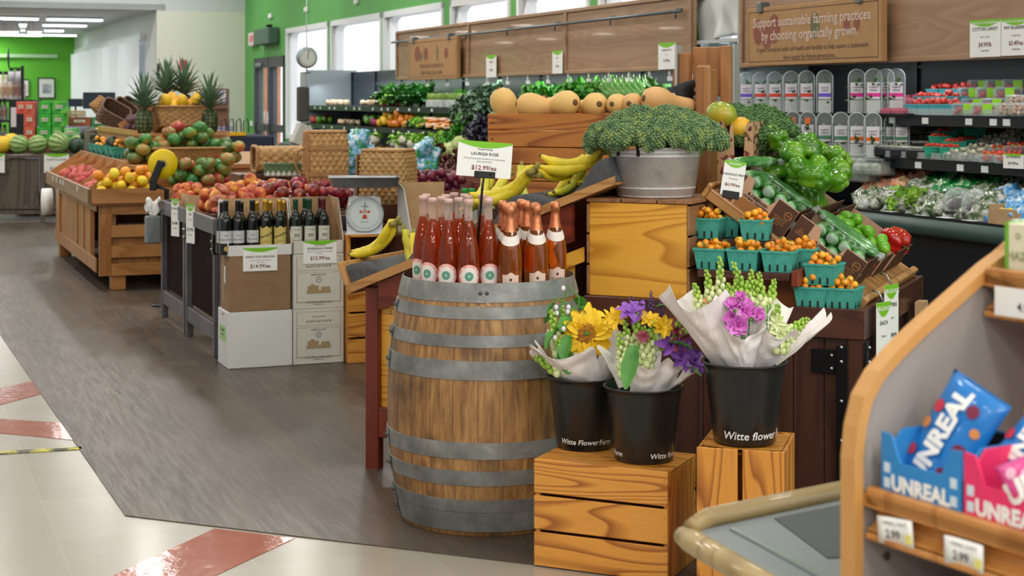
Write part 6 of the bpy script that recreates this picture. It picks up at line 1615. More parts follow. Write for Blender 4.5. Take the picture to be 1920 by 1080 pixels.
bucket('black flower bucket at the right on the front crate, nearest the viewer', (bB.x, bB.y, .370), 0, words=[('Witte flower Farm', .112, .028, .026), ('Farm', -.115, .03, .026)])
bucket('black flower bucket alone on the upright crate, reading Witte flower', (bC.x, bC.y, .4865), 0, h=.262, rt=.135, words=[('Witte flower Farm', .050, .034, .036)])
PAPER = mottle('white_wrapping_paper', [(0.3, '#ece2e0'), (0.7, '#f8f1ef')], 5, .65, bmp=.15)
SNAPG = mottle('snapdragon_bud', [(0.3, '#7fae34'), (0.7, '#b9d85a')], 40, .5); SNAPW = mottle('snapdragon_pale_flower', [(0.3, '#c3d684'), (0.7, '#ebefc0')], 30, .5)
LEAFG = mottle('bouquet_leaf', [(0.3, '#3b7a2a'), (0.7, '#5d9c40')], 14, .5, bmp=.2)
SUNY = mottle('sunflower_petal', [(0.3, '#f7bd0c'), (0.7, '#ffdc28')], 18, .5); SUND = mottle('sunflower_disc', [(0.35, '#8a5516'), (0.6, '#d08a1e')], 80, .8, bmp=.8)
MAG = mottle('magenta_petal', [(0.3, '#c040b0'), (0.7, '#ea8cdc')], 16, .5); PUR = mottle('purple_petal', [(0.3, '#7a3fa8'), (0.7, '#a566cc')], 16, .5)
VIO = plain('violet_spike', '#5a3f6c', .7); DRED = mottle('dark_red_petal', [(0.3, '#6d1a34'), (0.7, '#d86a80')], 14, .5); YEL = plain('yellow_petal', '#f6c820', .5)
def paper(b, top, hgt, r0, a0, a1, seed, peak=.3, lean=(0, 0), open_=1.0, n=36, m=12):
	"""sheet wrapped as a cone with pointed corners and creases"""
	q = random.Random(seed); ph = q.uniform(0, 9)
	def fn(i, j):
		a = a0+(a1-a0)*i
		k = hgt*(1+peak*abs(((i*2.0+ph) % 1.0)*2-1)**1.5-.15)
		z = k*j
		rr = (r0+(top-r0)*(j**.9))*(1+.10*math.sin(a*3+ph)*j+.05*math.sin(a*7+ph*2)*j)
		rr += .018*rnoise((math.cos(a)*2+seed, math.sin(a)*2, j*2), 1.7)*j
		crease = .008*abs(math.sin(a*4.5+ph+j*1.5))*j
		return ((rr+crease)*math.cos(a)+lean[0]*j, (rr+crease)*math.sin(a)+lean[1]*j, z)
	b.grid(fn, n, m, smooth=False)
def snap(bs, bf, base, tip, n=26, r0=.016, seed=1, fl=0.35):
	base, tip = Vector(base), Vector(tip); d = tip-base; q = random.Random(seed)
	bs.tube([base, base+d*.5+Vector((q.uniform(-.006, .006), 0, .004)), tip], [.003, .0025, .001], 5)
	ax = d.normalized(); u = ax.cross(Vector((0, 0, 1)) if abs(ax.z) < .9 else Vector((1, 0, 0))).normalized(); v = ax.cross(u)
	for k in range(n):
		t = .25+.75*k/n; a = k*2.4; rr = r0*(1-t*.75)
		c = base+d*t+(u*math.cos(a)+v*math.sin(a))*rr*1.15
		s = .0115*(1.3-t)
		(bf if t < fl+.25 else bs).ball(c, (s, s, s*1.25), 6, 4)
def petalflower(b, c, nrm, r, n, w=.5, cup=.3, seed=1, ruf=.004):
	nrm = Vector(nrm).normalized(); u = nrm.cross(Vector((0.1, .3, 1))).normalized(); v = nrm.cross(u); q = random.Random(seed)
	M = Matrix((u, v, nrm)).transposed().to_4x4(); old = b.M; b.M = old @ Matrix.Translation(c) @ M
	for k in range(n): leaf_geo(b, (0, 0, 0), 2*PI*k/n+q.uniform(-.12, .12), cup+q.uniform(-.12, .12), r*q.uniform(.85, 1.1), r*w, q.uniform(.1, .6), ruf, seed+k, 5, 4)
	b.M = old
def bouquet(lab, base, lean, papers, build, rz=0, grow=1.0, off=(0, 0, 0)):
	r = T('bouquet', lab, 'bouquet', base, rz)
	for k, pp in enumerate(papers):
		b = MB(); paper(b, **pp); obj('paper_wrap', b, PAPER, r, thick=.0006)
	build(r)
	for c in r.children:
		if not c.name.startswith(('paper', 'sunflower', 'disc', 'small_sun', 'dark_disc', 'stems')): c.scale = (grow,)*3; c.location = off
	return r
def stems(r, n=7, top=.2, lean=(0, 0)):
	b = MB()
	for k in range(n):
		a = 2*PI*k/n; b.tube([(.02*math.cos(a), .02*math.sin(a), -.12), (.03*math.cos(a)+lean[0]*.5, .03*math.sin(a)+lean[1]*.5, top)], .003, 5)
	obj('stems', b, LEAFG, r)
def B1(r):
	stems(r)
	off = Vector((0, 0, 0))
	c = Vector((.0, -.085, .175)); nrm = Vector((.08, -1, .12))
	b = MB(); petalflower(b, c, nrm, .090, 14, .46, .12, 3, .006); petalflower(b, c+Vector((0, .004, 0)), nrm, .102, 13, .42, .0, 9, .006); obj('sunflower_petals', b, SUNY, r)
	b = MB(); b.M = Matrix.Translation(c) @ Matrix((nrm.normalized().cross(Vector((0, 0, 1))).normalized(), nrm.normalized().cross(nrm.normalized().cross(Vector((0, 0, 1)))).normalized(), nrm.normalized())).transposed().to_4x4()
	b.lathe([(.036, -.002), (.040, .004), (.035, .011), (.022, .015), (.009, .013)], 24, cap0=False, cap1=True); obj('sunflower_disc', b, SUND, r)
	b2 = MB(); b2.M = b.M; b2.ball((0, 0, .013), (.009, .009, .004), 8, 4); obj('disc_centre', b2, LEAFG, r)
	b = MB(); petalflower(b, Vector((.062, -.02, .20)), Vector((.5, -.6, .5)), .055, 9, .45, .1, 5); petalflower(b, Vector((.085, .02, .205)), Vector((.6, -.3, .6)), .05, 8, .45, .1, 6); obj('small_sunflower_petals', b, SUNY, r)
	b = MB(); b.ball((.058, -.038, .208), (.02, .012, .02), 10, 6); obj('dark_disc', b, plain('disc_dark', '#3a2416', .9), r)
	b = MB(); bf = MB()
	snap(b, bf, (-.07, -.03, .06), (-.105, -.05, .225), 26, .016, 1); snap(b, bf, (-.06, -.05, .05), (-.15, -.06, .10), 22, .015, 2, .2); snap(b, bf, (-.05, 0, .1), (-.075, .02, .225), 24, .015, 3); snap(b, bf, (-.06, -.04, .08), (-.09, -.08, .15), 20, .014, 8)
	obj('green_buds', b, SNAPG, r); obj('pale_flowers', bf, SNAPW, r)
	b = MB(); b.M = Matrix.Translation((-.028, -.02, -.005)) @ Matrix.Scale(.95, 4)
	for k, (p, az, el, L) in enumerate((((-.06, -.04, .19), 3.5, -.9, .07), ((-.03, -.05, .17), 4.2, -1.0, .075), ((-.05, 0, .22), 2.6, -.3, .06), ((-.01, .0, .27), 1.0, -.7, .05), ((-.04, -.05, .14), 4.5, -1.3, .07), ((-.02, -.02, .22), 3.9, -.6, .06), ((-.035, -.045, .12), 4.9, -1.2, .06), ((0, .01, .24), 5.8, -.5, .05), ((-.065, 0, .26), 3.2, -1.0, .055))):
		leaf_geo(b, p, az, el, L, .044, .4, .003, k, 6, 4)
	b.tube([(-.02, -.01, .05), (-.05, -.02, .17), (-.035, -.02, .22), (-.01, 0, .245)], .003, 5); b.tube([(-.05, -.02, .17), (-.055, -.02, .24), (-.035, -.01, .285), (-.045, -.02, .295)], .0028, 5); b.tube([(-.02, 0, .2), (-.03, 0, .25), (-.065, -.01, .27)], .0026, 5); b.tube([(-.02, 0, .1), (0, 0, .22), (.0, 0, .27), (-.03, -.01, .305)], .0026, 5)
	obj('green_sprigs', b, LEAFG, r)
	b = MB(); b.M = Matrix.Translation((-.028, -.02, -.005)) @ Matrix.Scale(.95, 4)
	for p in ((-.065, -.02, .245), (-.063, -.02, .228), (-.03, -.02, .245), (-.045, -.03, .30), (-.045, -.06, .19), (-.07, -.06, .165), (-.032, -.02, .232)): b.ball(p, (.0065, .006, .008), 8, 5)
	obj('white_blossoms', b, plain('blossom_white', '#ece4ea', .6), r)
bouquet('sunflower bouquet in white paper in the left bucket beside the barrel', (bA.x-.0, bA.y, .370+.235), 0,
		[dict(top=.15, hgt=.115, r0=.095, a0=R(140), a1=R(305), seed=4, peak=.40, lean=(-.05, -.02)), dict(top=.13, hgt=.17, r0=.09, a0=R(-62), a1=R(70), seed=8, peak=.35, lean=(.05, -.03)), dict(top=.13, hgt=.15, r0=.09, a0=R(70), a1=R(170), seed=9, peak=.3, lean=(0, .01))], B1, grow=1.3, off=(.012, -.03, -.03))
def B2(r):
	stems(r)
	b = MB(); bf = MB()
	snap(b, bf, (-.02, -.03, .05), (-.06, -.05, .235), 26, .016, 4, .5); snap(b, bf, (-.05, -.03, .04), (-.075, -.05, .2), 26, .016, 5, .5); snap(b, bf, (0, -.05, .05), (-.005, -.06, .22), 26, .017, 6, .6); snap(b, bf, (.0, -.04, .08), (.02, -.06, .235), 26, .016, 7, .4)
	snap(b, bf, (.0, -.02, .16), (.125, -.05, .245), 22, .012, 9, .2); snap(b, bf, (.0, -.02, .14), (.14, -.06, .22), 22, .012, 10, .1); snap(b, bf, (-.01, -.02, .12), (-.03, -.05, .27), 22, .014, 12, .3)
	obj('green_buds', b, SNAPG, r); obj('pale_flowers', bf, SNAPW, r)
	b = MB(); petalflower(b, Vector((-.045, -.05, .255)), (-.1, -.5, .8), .045, 6, .5, .3, 3); petalflower(b, Vector((-.02, -.04, .25)), (.4, -.6, .6), .045, 6, .5, .2, 4); petalflower(b, Vector((.07, -.05, .165)), (.2, -.9, .2), .05, 7, .5, .3, 5); petalflower(b, Vector((.10, -.06, .135)), (.5, -.8, .2), .05, 7, .5, .3, 6); petalflower(b, Vector((.145, -.05, .205)), (.4, -.8, .3), .03, 5, .6, .2, 7)
	petalflower(b, Vector((.135, -.06, .12)), (.6, -.6, .2), .04, 6, .5, .3, 8); obj('purple_flowers', b, PUR, r)
	b = MB()
	for k, (x, z) in enumerate(((-.035, .275), (.018, .29), (.045, .26))):
		for j in range(20): b.ball((x+.008*math.cos(j*2.4)*(1-j/26), -.01+.008*math.sin(j*2.4), z-.035+.0028*j), .0055*(1-j/34), 5, 3)
	obj('violet_spikes', b, VIO, r)
	b = MB(); petalflower(b, Vector((.01, -.05, .235)), (0, -.7, .7), .034, 8, .4, .2, 11); petalflower(b, Vector((.045, -.06, .215)), (.3, -.8, .4), .036, 8, .5, .3, 12); petalflower(b, Vector((-.075, -.02, .24)), (-.4, -.7, .5), .035, 8, .5, .2, 13); obj('yellow_flowers', b, YEL, r)
	b = MB(); petalflower(b, Vector((.09, -.04, .21)), (.3, -.8, .5), .035, 7, .6, .5, 14); petalflower(b, Vector((.095, -.05, .175)), (.4, -.8, .2), .035, 7, .5, .4, 15); petalflower(b, Vector((-.01, -.07, .19)), (0, -1, .2), .022, 8, .5, .4, 16); obj('dark_red_flowers', b, DRED, r)
	b = MB(); leaf_geo(b, (-.035, -.125, .175), 4.2, -1.15, .125, .05, -.15, .002, 3, 9, 6, .2); leaf_geo(b, (.06, -.07, .175), 5.9, -.1, .07, .03, .3, .002, 4); leaf_geo(b, (0, -.02, .27), 3.4, .2, .05, .02, .4); leaf_geo(b, (.03, -.02, .265), 0, .2, .045, .018, .4); leaf_geo(b, (.1, -.06, .11), 5.5, -.2, .07, .02, .3); obj('leaves', b, LEAFG, r)
bouquet('mixed purple and yellow bouquet with a large drooping leaf, in the centre bucket', (bB.x, bB.y, .370+.235), 0,
		[dict(top=.125, hgt=.112, r0=.09, a0=R(235), a1=R(345), seed=14, peak=.35, lean=(.02, -.02)), dict(top=.12, hgt=.13, r0=.085, a0=R(50), a1=R(170), seed=19, peak=.3, lean=(-.01, .0)), dict(top=.13, hgt=.10, r0=.09, a0=R(-40), a1=R(20), seed=23, peak=.5, lean=(.05, -.03))], B2, grow=1.22, off=(.0, -.02, -.035))
def B3(r):
	stems(r)
	b = MB(); bf = MB()
	for k, (x0, x1, z) in enumerate(((-.05, -.075, .29), (-.03, -.035, .33), (-.08, -.11, .25), (.0, .015, .27), (.03, .06, .29), (.05, .07, .26), (-.01, -.01, .25))):
		snap(b, bf, (x0, .02, .12), (x1, .0, z), 28, .016, 30+k, .45)
	obj('green_buds', b, SNAPG, r); obj('pale_flowers', bf, SNAPW, r)
	b = MB(); petalflower(b, Vector((-.06, .01, .19)), (0, -.8, .6), .03, 6, .6, .5, 5); petalflower(b, Vector((.0, .01, .2)), (0, -.8, .6), .03, 6, .6, .5, 6); obj('peach_flowers', b, plain('peach_petal', '#f0a878', .5), r)
def B4(r):
	stems(r, 5)
	b = MB()
	for k, (p, n_, s) in enumerate((((-.025, -.03, .20), (-.3, -.6, .7), .035), ((.015, -.03, .185), (0, -.8, .5), .045), ((-.015, -.05, .14), (-.1, -.95, .2), .045), ((.045, -.03, .175), (.5, -.8, .3), .035), ((-.03, -.04, .165), (-.5, -.8, .2), .035), ((-.005, -.02, .225), (0, -.6, .8), .028))):
		petalflower(b, Vector(p), n_, s, 8, .75, .75, 50+k, .006); petalflower(b, Vector(p), n_, s*.7, 6, .8, 1.0, 60+k, .006)
	obj('magenta_flowers', b, MAG, r)
	b = MB(); leaf_geo(b, (.02, -.04, .15), 5.9, .6, .04, .014, .2); leaf_geo(b, (-.03, -.03, .16), 3.9, -.2, .04, .014, .2); obj('leaves', b, LEAFG, r)
def B5(r):
	stems(r, 6)
	b = MB(); bf = MB()
	snap(b, bf, (-.01, .03, .10), (-.085, .05, .30), 30, .016, 71, .2); snap(b, bf, (0, .03, .12), (-.01, .05, .27), 26, .016, 72, .3); snap(b, bf, (.01, .03, .12), (.035, .05, .25), 26, .015, 73, .3)
	snap(b, bf, (.02, -.05, .07), (.025, -.07, .195), 26, .016, 74, .5); snap(b, bf, (.03, -.05, .08), (.11, -.07, .155), 28, .017, 75, .3); snap(b, bf, (.02, -.06, .05), (.06, -.09, .12), 26, .02, 76, .9)
	obj('green_buds', b, SNAPG, r); obj('pale_flowers', bf, SNAPW, r)
	b = MB(); petalflower(b, Vector((.035, -.08, .11)), (.2, -.9, .2), .04, 9, .35, .3, 80); petalflower(b, Vector((.02, -.08, .14)), (0, -.9, .2), .03, 8, .35, .3, 81); obj('white_flowers', b, SNAPW, r)
zb3 = .4865+.245
bouquet('snapdragon bouquet in white paper at the back left of the right bucket', (bC.x-.045, bC.y+.04, zb3), 0, [dict(top=.13, hgt=.215, r0=.06, a0=R(100), a1=R(300), seed=31, peak=.35, lean=(-.07, .02)), dict(top=.12, hgt=.20, r0=.06, a0=R(-70), a1=R(60), seed=33, peak=.3, lean=(.03, .02))], B3, grow=1.12, off=(.01, 0, -.015))
bouquet('magenta flower bouquet in white paper at the front of the right bucket', (bC.x-.02, bC.y-.045, zb3), 0, [dict(top=.085, hgt=.125, r0=.04, a0=R(170), a1=R(375), seed=41, peak=.4, lean=(-.02, -.02)), dict(top=.08, hgt=.2, r0=.04, a0=R(20), a1=R(165), seed=43, peak=.3, lean=(-.0, .0))], B4)
bouquet('green and white bouquet leaning right out of the right bucket', (bC.x+.055, bC.y+.0, zb3), 0, [dict(top=.095, hgt=.125, r0=.05, a0=R(190), a1=R(300), seed=51, peak=.3, lean=(.05, -.045)), dict(top=.12, hgt=.15, r0=.05, a0=R(-45), a1=R(60), seed=53, peak=.35, lean=(.10, .0)), dict(top=.11, hgt=.20, r0=.05, a0=R(50), a1=R(165), seed=57, peak=.25, lean=(.05, .03))], B5, grow=1.15, off=(.01, -.01, -.01))
# ================================================================ wine cases
CBW = mottle('case_white_board', [(0.3, '#d9d9d6'), (0.7, '#e3e3e0')], 3, .6); CBC = mottle('case_cream_board', [(0.3, '#cfccc2'), (0.7, '#dbd8ce')], 3, .6)
def at_room(x, y, h): return P(x, y, h)
def box_thing(name, lab, loc, w, d, h, mat, rz=TH, cat='box', bev=.003):
	r = T(name, lab, cat, loc, rz); b = MB(); b.box(0, w, 0, d, 0, h, bev); obj('carton', b, mat, r); return r
F = P(427, 694, 0); wL = (P(550, 688, 0)-F).length; F.z = .005
r = box_thing('wine_case', 'plain white case at the bottom left of the wine stack, standing on the floor', F, wL, .29, .333, CBW)
b = MB(); b.box(-.0012, 0, .05, .24, .15, .24); obj('green_label', b, plain('case_green_label', '#a9cf8c', .6), r)
b = MB(); b.M = Matrix.Translation((-.0015, .145, .2)) @ Matrix.Rotation(R(-90), 4, 'Z'); lettering(b, 'ORGANIC', 0, .015, .022); lettering(b, 'WINE', 0, -.015, .022); b.M = Matrix.Translation((-.0015, .145, .31)) @ Matrix.Rotation(R(-90), 4, 'Z'); lettering(b, '12 x 75cl', 0, 0, .022); obj('case_text', b, INK, r)
F2 = F+Vector((0, 0, .334)); F2 = F2+W(.0, 0)*0
r = box_thing('wine_case', 'plain brown cardboard case in the middle of the left wine stack', F2+Vector((.01*cT, .01*sT, 0)), wL-.02, .275, .33, KDARK)
b = MB(); b.box(-.0012, 0, .12, .15, .16, .26); obj('white_label', b, WHITE, r); b = MB(); b.box(-.0010, 0, .16, .2, .05, .329); obj('tape', b, plain('tape_tan', '#a1826a', .4), r)
def tray_carton(lab, loc, w, d, lo, hi, out, inn, rz=TH):
	"""cut down shipping case: low front, high back, sides sloping"""
	r = T('display_carton', lab, 'carton', loc, rz)
	b = MB(); b.box(0, w, 0, .005, 0, lo); obj('front_wall', b, out, r)
	b = MB(); pts = [(0, 0), (d, 0), (d, hi), (d*.15, hi), (d*.0, lo)]; pts = [(0, 0), (d, 0), (d, hi), (d*.42, hi), (0, lo)]
	b.prism_x(pts, 0, .005); b.prism_x(pts, w-.005, w); obj('side_wall', b, out, r)
	b = MB(); b.box(.005, w-.005, d-.006, d-.0, 0, hi); b.box(.005, w-.005, .005, d-.006, 0, .006); b.prism_x([(p[0]+.0, p[1]-.002) for p in pts], .0052, .0062); b.prism_x([(p[0], p[1]-.002) for p in pts], w-.0062, w-.0052); obj('inner_board', b, inn, r); return r
z2 = .005+.334+.331; hiL = CAMH-(375-YH)*9.6/FPX-z2; loL = CAMH-(462-YH)*9.4/FPX-z2
cl_ = tray_carton('open white display carton of dark bottles at the top of the left wine stack', F+Vector((0, 0, z2-.005)), wL, .29, loL, hiL, CBW, KRAFT)
b = MB(); b.add([(-.001, .145+.03*math.sin(a), .17+.045*math.cos(a)) for a in (0, PI/2, PI, 3*PI/2)], [(0, 1, 2, 3)]); obj('hazard_diamond', b, plain('diamond_yellow', '#c9c92a', .5), cl_)
def shelfpt(o, x, y, z): return o+Vector((x*cT-y*sT, x*sT+y*cT, z))
F3 = F+W(0, 0)+Vector((cT*(wL+.006), sT*(wL+.006), 0)); wR = (P(650, 681, 0)-P(551, 687, 0)).length-.012
def printed_case(lab, loc, w, h):
	r = box_thing('wine_case', lab, loc, w, .29, h, CBC)
	G = plain('case_gold_print', '#a8906a', .7); b = MB(); y = -.0012
	for q in ((.02, w-.02, h*.66, h*.665), (.02, .024, .04, h*.66), (w-.024, w-.02, .04, h*.66), (.02, w-.02, .04, .044), (.02, w-.02, h*.70, h*.705), (.02, w-.02, h*.95, h*.954), (.02, .023, h*.7, h*.95), (w-.023, w-.02, h*.7, h*.95)): b.box(q[0], q[1], y, 0, q[2], q[3])
	b.box(w*.26, w*.74, y, 0, h*.28, h*.34); b.box(w*.28, w*.5, y, 0, h*.34, h*.42); b.box(w*.55, w*.72, y, 0, h*.34, h*.40); b.box(w*.34, w*.42, y, 0, h*.42, h*.45)
	obj('gold_print', b, G, r)
	b = MB(); lettering(b, 'DIEPPE BLANC', w/2, h*.62, h*.045, y); lettering(b, 'CHATEAU LARROQUE', w/2, h*.12, h*.05, y); lettering(b, 'GRAND VIN', w/2, h*.08, h*.035, y); lettering(b, 'BLANC DE CORTIS', w/2, h*.78, h*.055, y, rot=PI); lettering(b, 'produce of france', w/2, h*.86, h*.035, y, rot=PI)
	n = 16
	for q in range(n):
		a, a2 = 2*PI*q/n, 2*PI*(q+1)/n; b.add([(w/2+rr*math.cos(x), y, h*.53+rr*math.sin(x)) for rr, x in ((.018, a), (.018, a2), (.0145, a2), (.0145, a))], [(0, 1, 2, 3)])
	lettering(b, 'A', w/2, h*.53, .02, y); obj('case_text', b, plain('case_brown_ink', '#6f675c', .7), r); return r
printed_case('cream case with brown chateau print at the bottom right of the wine stack', F3, wR, .33)
printed_case('cream case with brown chateau print in the middle of the right wine stack', F3+Vector((0, 0, .331)), wR, .33)
loR = CAMH-(452-YH)*9.6/FPX-z2; hiR = CAMH-(370-YH)*9.85/FPX-z2
tray_carton('open cream display carton of green topped bottles on the right wine stack', F3+Vector((0, 0, z2-.005)), wR, .29, loR, hiR, CBC, KRAFT)
def wine_bottle(cap, glass, lab, kind):
	r = T('wine_bottle', '', 'wine bottle')
	b = MB(); b.lathe([(.033, 0), (.0365, .004), (.0368, .012), (.0368, .185), (.034, .20), (.024, .218), (.0155, .232), (.0145, .25)], 26); obj('glass_body', b, glass, r)
	b = MB(); b.lathe([(.0150, .232), (.0148, .285), (.0158, .287), (.0158, .302), (.013, .305), (0, .305)], 18, cap0=False); obj('capsule', b, cap, r)
	b = MB()
	if kind == 'y': wrapshape(b, .0373, lambda i: .15+.006*math.cos(i*12.5), lambda i: .045+.004*math.cos(i*12), .085)
	elif kind == 'w': wrapshape(b, .0373, lambda i: .135, lambda i: .065, .085)
	else: wrapshape(b, .0373, lambda i: .15, lambda i: .055, .08)
	obj('label', b, lab, r)
	b = MB()
	if kind == 'y': lettering(b, 'Shenandoah', 0, .105, .019, wrap=.0377, rot=.35, bold=.03); lettering(b, 'vineyards', 0, .07, .009, wrap=.0377)
	elif kind == 'w': lettering(b, 'BURLWOOD', 0, .085, .011, wrap=.0377); lettering(b, '~', 0, .11, .04, wrap=.0377)
	else: lettering(b, 'CHATEAU', 0, .13, .009, wrap=.0377); lettering(b, 'BORDEAUX', 0, .07, .009, wrap=.0377); lettering(b, 'm', 0, .10, .04, wrap=.0377)
	obj('label_text', b, plain('label_dark_ink', '#4a3a2e', .6), r)
	if kind == 'w': b = MB(); wrapdisc(b, .0374, .035, .014); obj('gold_seal', b, plain('seal_gold', '#c8a552', .4, .5), r)
	if kind == 'b': b = MB(); wrapshape(b, .0373, lambda i: .048, lambda i: .02, .08); obj('lower_label', b, plain('label_brown', '#a5754c', .5), r)
	return r
GLK = plain('dark_bottle_glass', '#07090a', .06, coat=.5); GLG = plain('green_bottle_glass', '#0b1a10', .06, coat=.5)
wk = {'w': Kind(lambda: wine_bottle(plain('capsule_black', '#101214', .35), GLK, plain('label_white_silver', '#c9cbcb', .45), 'w')),
	  'y': Kind(lambda: wine_bottle(plain('capsule_gold', '#d1a33a', .3, .7), GLK, mottle('label_old_gold', [(.3, '#c9b25a'), (.7, '#dccb7c')], 20, .5), 'y')),
	  'g': Kind(lambda: wine_bottle(plain('capsule_green', '#14432c', .35), GLG, plain('label_ivory', '#d6d3c6', .5), 'b')),
	  'r': Kind(lambda: wine_bottle(plain('capsule_red', '#5a1a24', .35), GLK, plain('label_ivory', '#d6d3c6', .5), 'b'))}
def wpt(x, dy, z, F_=F):          # point in the carton row, dy behind the front face, at pixel column x
	tx = (x-960)/FPX; o = F_;
	ox, oy = o.x-dy*sT, o.y+dy*cT; s = (tx*oy-ox)/(cT-tx*sT); return Vector((ox+s*cT, oy+s*sT, z))
zf = z2+.0065
wl = [('w', 423, .05, 'dark wine bottle with silver label at the left end of the left carton'), ('w', 446, .05, 'dark wine bottle with silver label, second from the left in the front row'), ('w', 473, .055, 'dark wine bottle with silver label next to the gold capped bottles'),
	  ('y', 498, .05, 'gold capped wine bottle with yellow label, left of the front pair'), ('y', 524, .05, 'gold capped wine bottle with yellow label, right of the front pair')]
for k, x, dy, lb in wl: wk[k].put(wpt(x, dy, zf), TH+R(-4), lab=lb, scale=1.05)
for k, x in (('w', 419), ('w', 455), ('y', 484), ('y', 509), ('y', 519+15)): wk[k].put(wpt(x-3, .14, zf), TH, lab='%s wine bottle in the back row of the left carton' % ('gold capped' if k == 'y' else 'black capped'), group='%s bottles in the back row, left carton' % ('gold capped' if k == 'y' else 'black capped'))
for k, x, dy, lb in (('g', 554, .05, 'green capped bordeaux bottle at the left of the right carton'), ('g', 580, .05, 'green capped bordeaux bottle in the middle of the right carton'), ('r', 606, .05, 'dark red capped bordeaux bottle at the right of the right carton'), ('g', 572, .14, 'green capped bottle behind the middle bordeaux bottle'), ('r', 601, .14, 'dark red capped bottle behind the right bordeaux bottle')):
	wk[k].put(wpt(x, dy, zf), TH, lab=lb, scale=1.05)
a = wpt(488, -.006, 0); ya = CAMH-(508-YH)*a.y/FPX
price_card('white wine price card reading Great for Grilling on the left carton, $14.99', Vector((a.x, a.y, ya)), TH-R(1), .205, .138, [('GREAT FOR GRILLING', .0178, .084, INK), ('A juicy blend with dark fruit and spice', .0085, .064, GREYINK), ('Shenandoah', .009, .052, GREYINK), ('$14.99/ea', .031, .028, REDINK)])
a = wpt(600, -.006, 0, F); ya = CAMH-(494-YH)*a.y/FPX
price_card('white wine price card reading Bordeaux Wines on the right carton, $12.99', Vector((a.x, a.y, ya)), TH-R(1), .205, .138, [('FRENCH RED WINE', .008, .108, INK), ('BORDEAUX WINES', .0178, .09, INK), ('Smooth and balanced with notes of black plum', .0085, .072, GREYINK), ('and cedar.', .0085, .061, GREYINK), ('$12.99/ea', .031, .032, REDINK)])
# ================================================================ scale crates, scale
C0 = P(652, 683, 0); C0.z = .005
def open_crate(lab, loc, w, d, h, rz, n=3):
	r = T('wooden_crate', lab, 'crate', loc, rz); g = .012; hh = (h-g*(n-1))/n
	for k in range(n):
		for y0 in (0, d-.01): b = MB(); b.box(0, w, y0, y0+.01, k*(hh+g), k*(hh+g)+hh, .002); obj('slat', b, PINE, r)
	for x0 in (.0, w-.016): b = MB(); b.box(x0, x0+.016, .011, d-.011, 0, h, .002); obj('end_panel', b, PINEZ, r)
	return r
hc1 = CAMH-(541-YH)*C0.y/FPX; hc2 = CAMH-(441-YH)*C0.y/FPX
open_crate('slatted pine crate on the floor between the wine cases and the banana rack', C0, .40, .30, hc1-.006, TH)
r = T('wooden_crate', 'open fronted pine crate under the kitchen scale', 'crate', C0+Vector((0, 0, hc1-.004)), TH)
hh = hc2-hc1-.002
for q in ((0, .018, 0, hh), (.382, .40, 0, hh)): b = MB(); b.box(q[0], q[1], 0, .30, q[2], q[3], .002); obj('side_board', b, PINEZ, r)
b = MB(); b.box(0.0182, .3818, 0, .30, hh-.014, hh, .002); obj('top_board', b, PINE, r)
b = MB(); b.box(.0182, .3818, 0, .30, 0, .012, .002); obj('bottom_board', b, PINE, r)
b = MB(); b.box(.0182, .3818, .285, .298, .013, hh-.015); obj('back_board', b, DKX, r)
sc_ = wpt(683, .10, hc2-.003, C0)
r = T('kitchen_scale', 'white dial kitchen scale with a steel tray, standing on the pine crate', 'scale', sc_, TH-R(14)); r.scale = (1.12, 1.12, 1.03)
SW = plain('scale_white', '#dfe3ea', .3, coat=.3)
b = MB(); b.box(-.105, .105, -.075, .075, 0, .012, .004); b.prism_y([(-.095, .012), (.095, .012), (.10, .10), (.085, .215), (.06, .225), (-.06, .225), (-.085, .215), (-.10, .10)], -.05, .06); obj('housing', b, SW, r)
b = MB(); b.M = Matrix.Translation((0, -.05, .12)) @ Matrix.Rotation(R(90), 4, 'X'); b.lathe([(.100, 0), (.104, .004), (.104, .014), (.098, .018), (.095, .012)], 40, cap0=False, cap1=False); obj('dial_ring', b, plain('dial_ring', '#c2c6ca', .25, .6), r)
b = MB(); b.M = Matrix.Translation((0, -.05, .12)) @ Matrix.Rotation(R(90), 4, 'X'); b.lathe([(0, .010), (.096, .010)], 40, cap0=False, cap1=False); obj('dial_face', b, plain('dial_white', '#dbe6e6', .4), r)
b = MB()
for i in range(80):
	a = 2*PI*i/80; b.M = Matrix.Translation((0, -.0605, .12)) @ Matrix.Rotation(a, 4, 'Y'); L = .012 if i % 4 == 0 else .006; b.box(-.0007, .0007, -.0005, 0, .088-L, .088)
b.M = Matrix.Translation((0, -.0615, .12)) @ Matrix.Rotation(.02, 4, 'Y'); b.box(-.0015, .0015, -.001, 0, .02, .07); b.M = Matrix.Identity(4)
lettering(b, 'KITCHEN', 0, .165, .010, -.061); lettering(b, 'MADE IN USA', 0, .075, .007, -.061); obj('dial_marks', b, INK, r)
b = MB(); b.box(-.028, .028, -.0612, -.0605, .128, .142); b.prism_y([(-.014, .095), (.014, .095), (.008, .118), (-.008, .118)], -.0625, -.0605); obj('red_print', b, plain('scale_red', '#c8402a', .5), r)
b = MB(); lettering(b, 'SCALE', 0, .135, .012, -.0618, bold=.03); obj('white_print', b, WHITE, r)
b = MB(); b.box(-.058, -.050, -.004, .004, .225, .275); b.box(.050, .058, -.004, .004, .225, .275); b.box(-.14, .14, -.07, .07, .275, .28, .002); obj('tray_support', b, STEEL, r)
b = MB(); tw, td = .185, .13
def rr(k, z, lip=0): return [(-tw*k-lip, -td*k-lip, z), (tw*k+lip, -td*k-lip, z), (tw*k+lip, td*k+lip, z), (-tw*k-lip, td*k+lip, z)]
rg = [rr(.80, .281), rr(.93, .283), rr(1, .335), rr(1, .338, .012), rr(1, .340, .012), rr(.985, .337), rr(.92, .287), rr(.7, .286)]
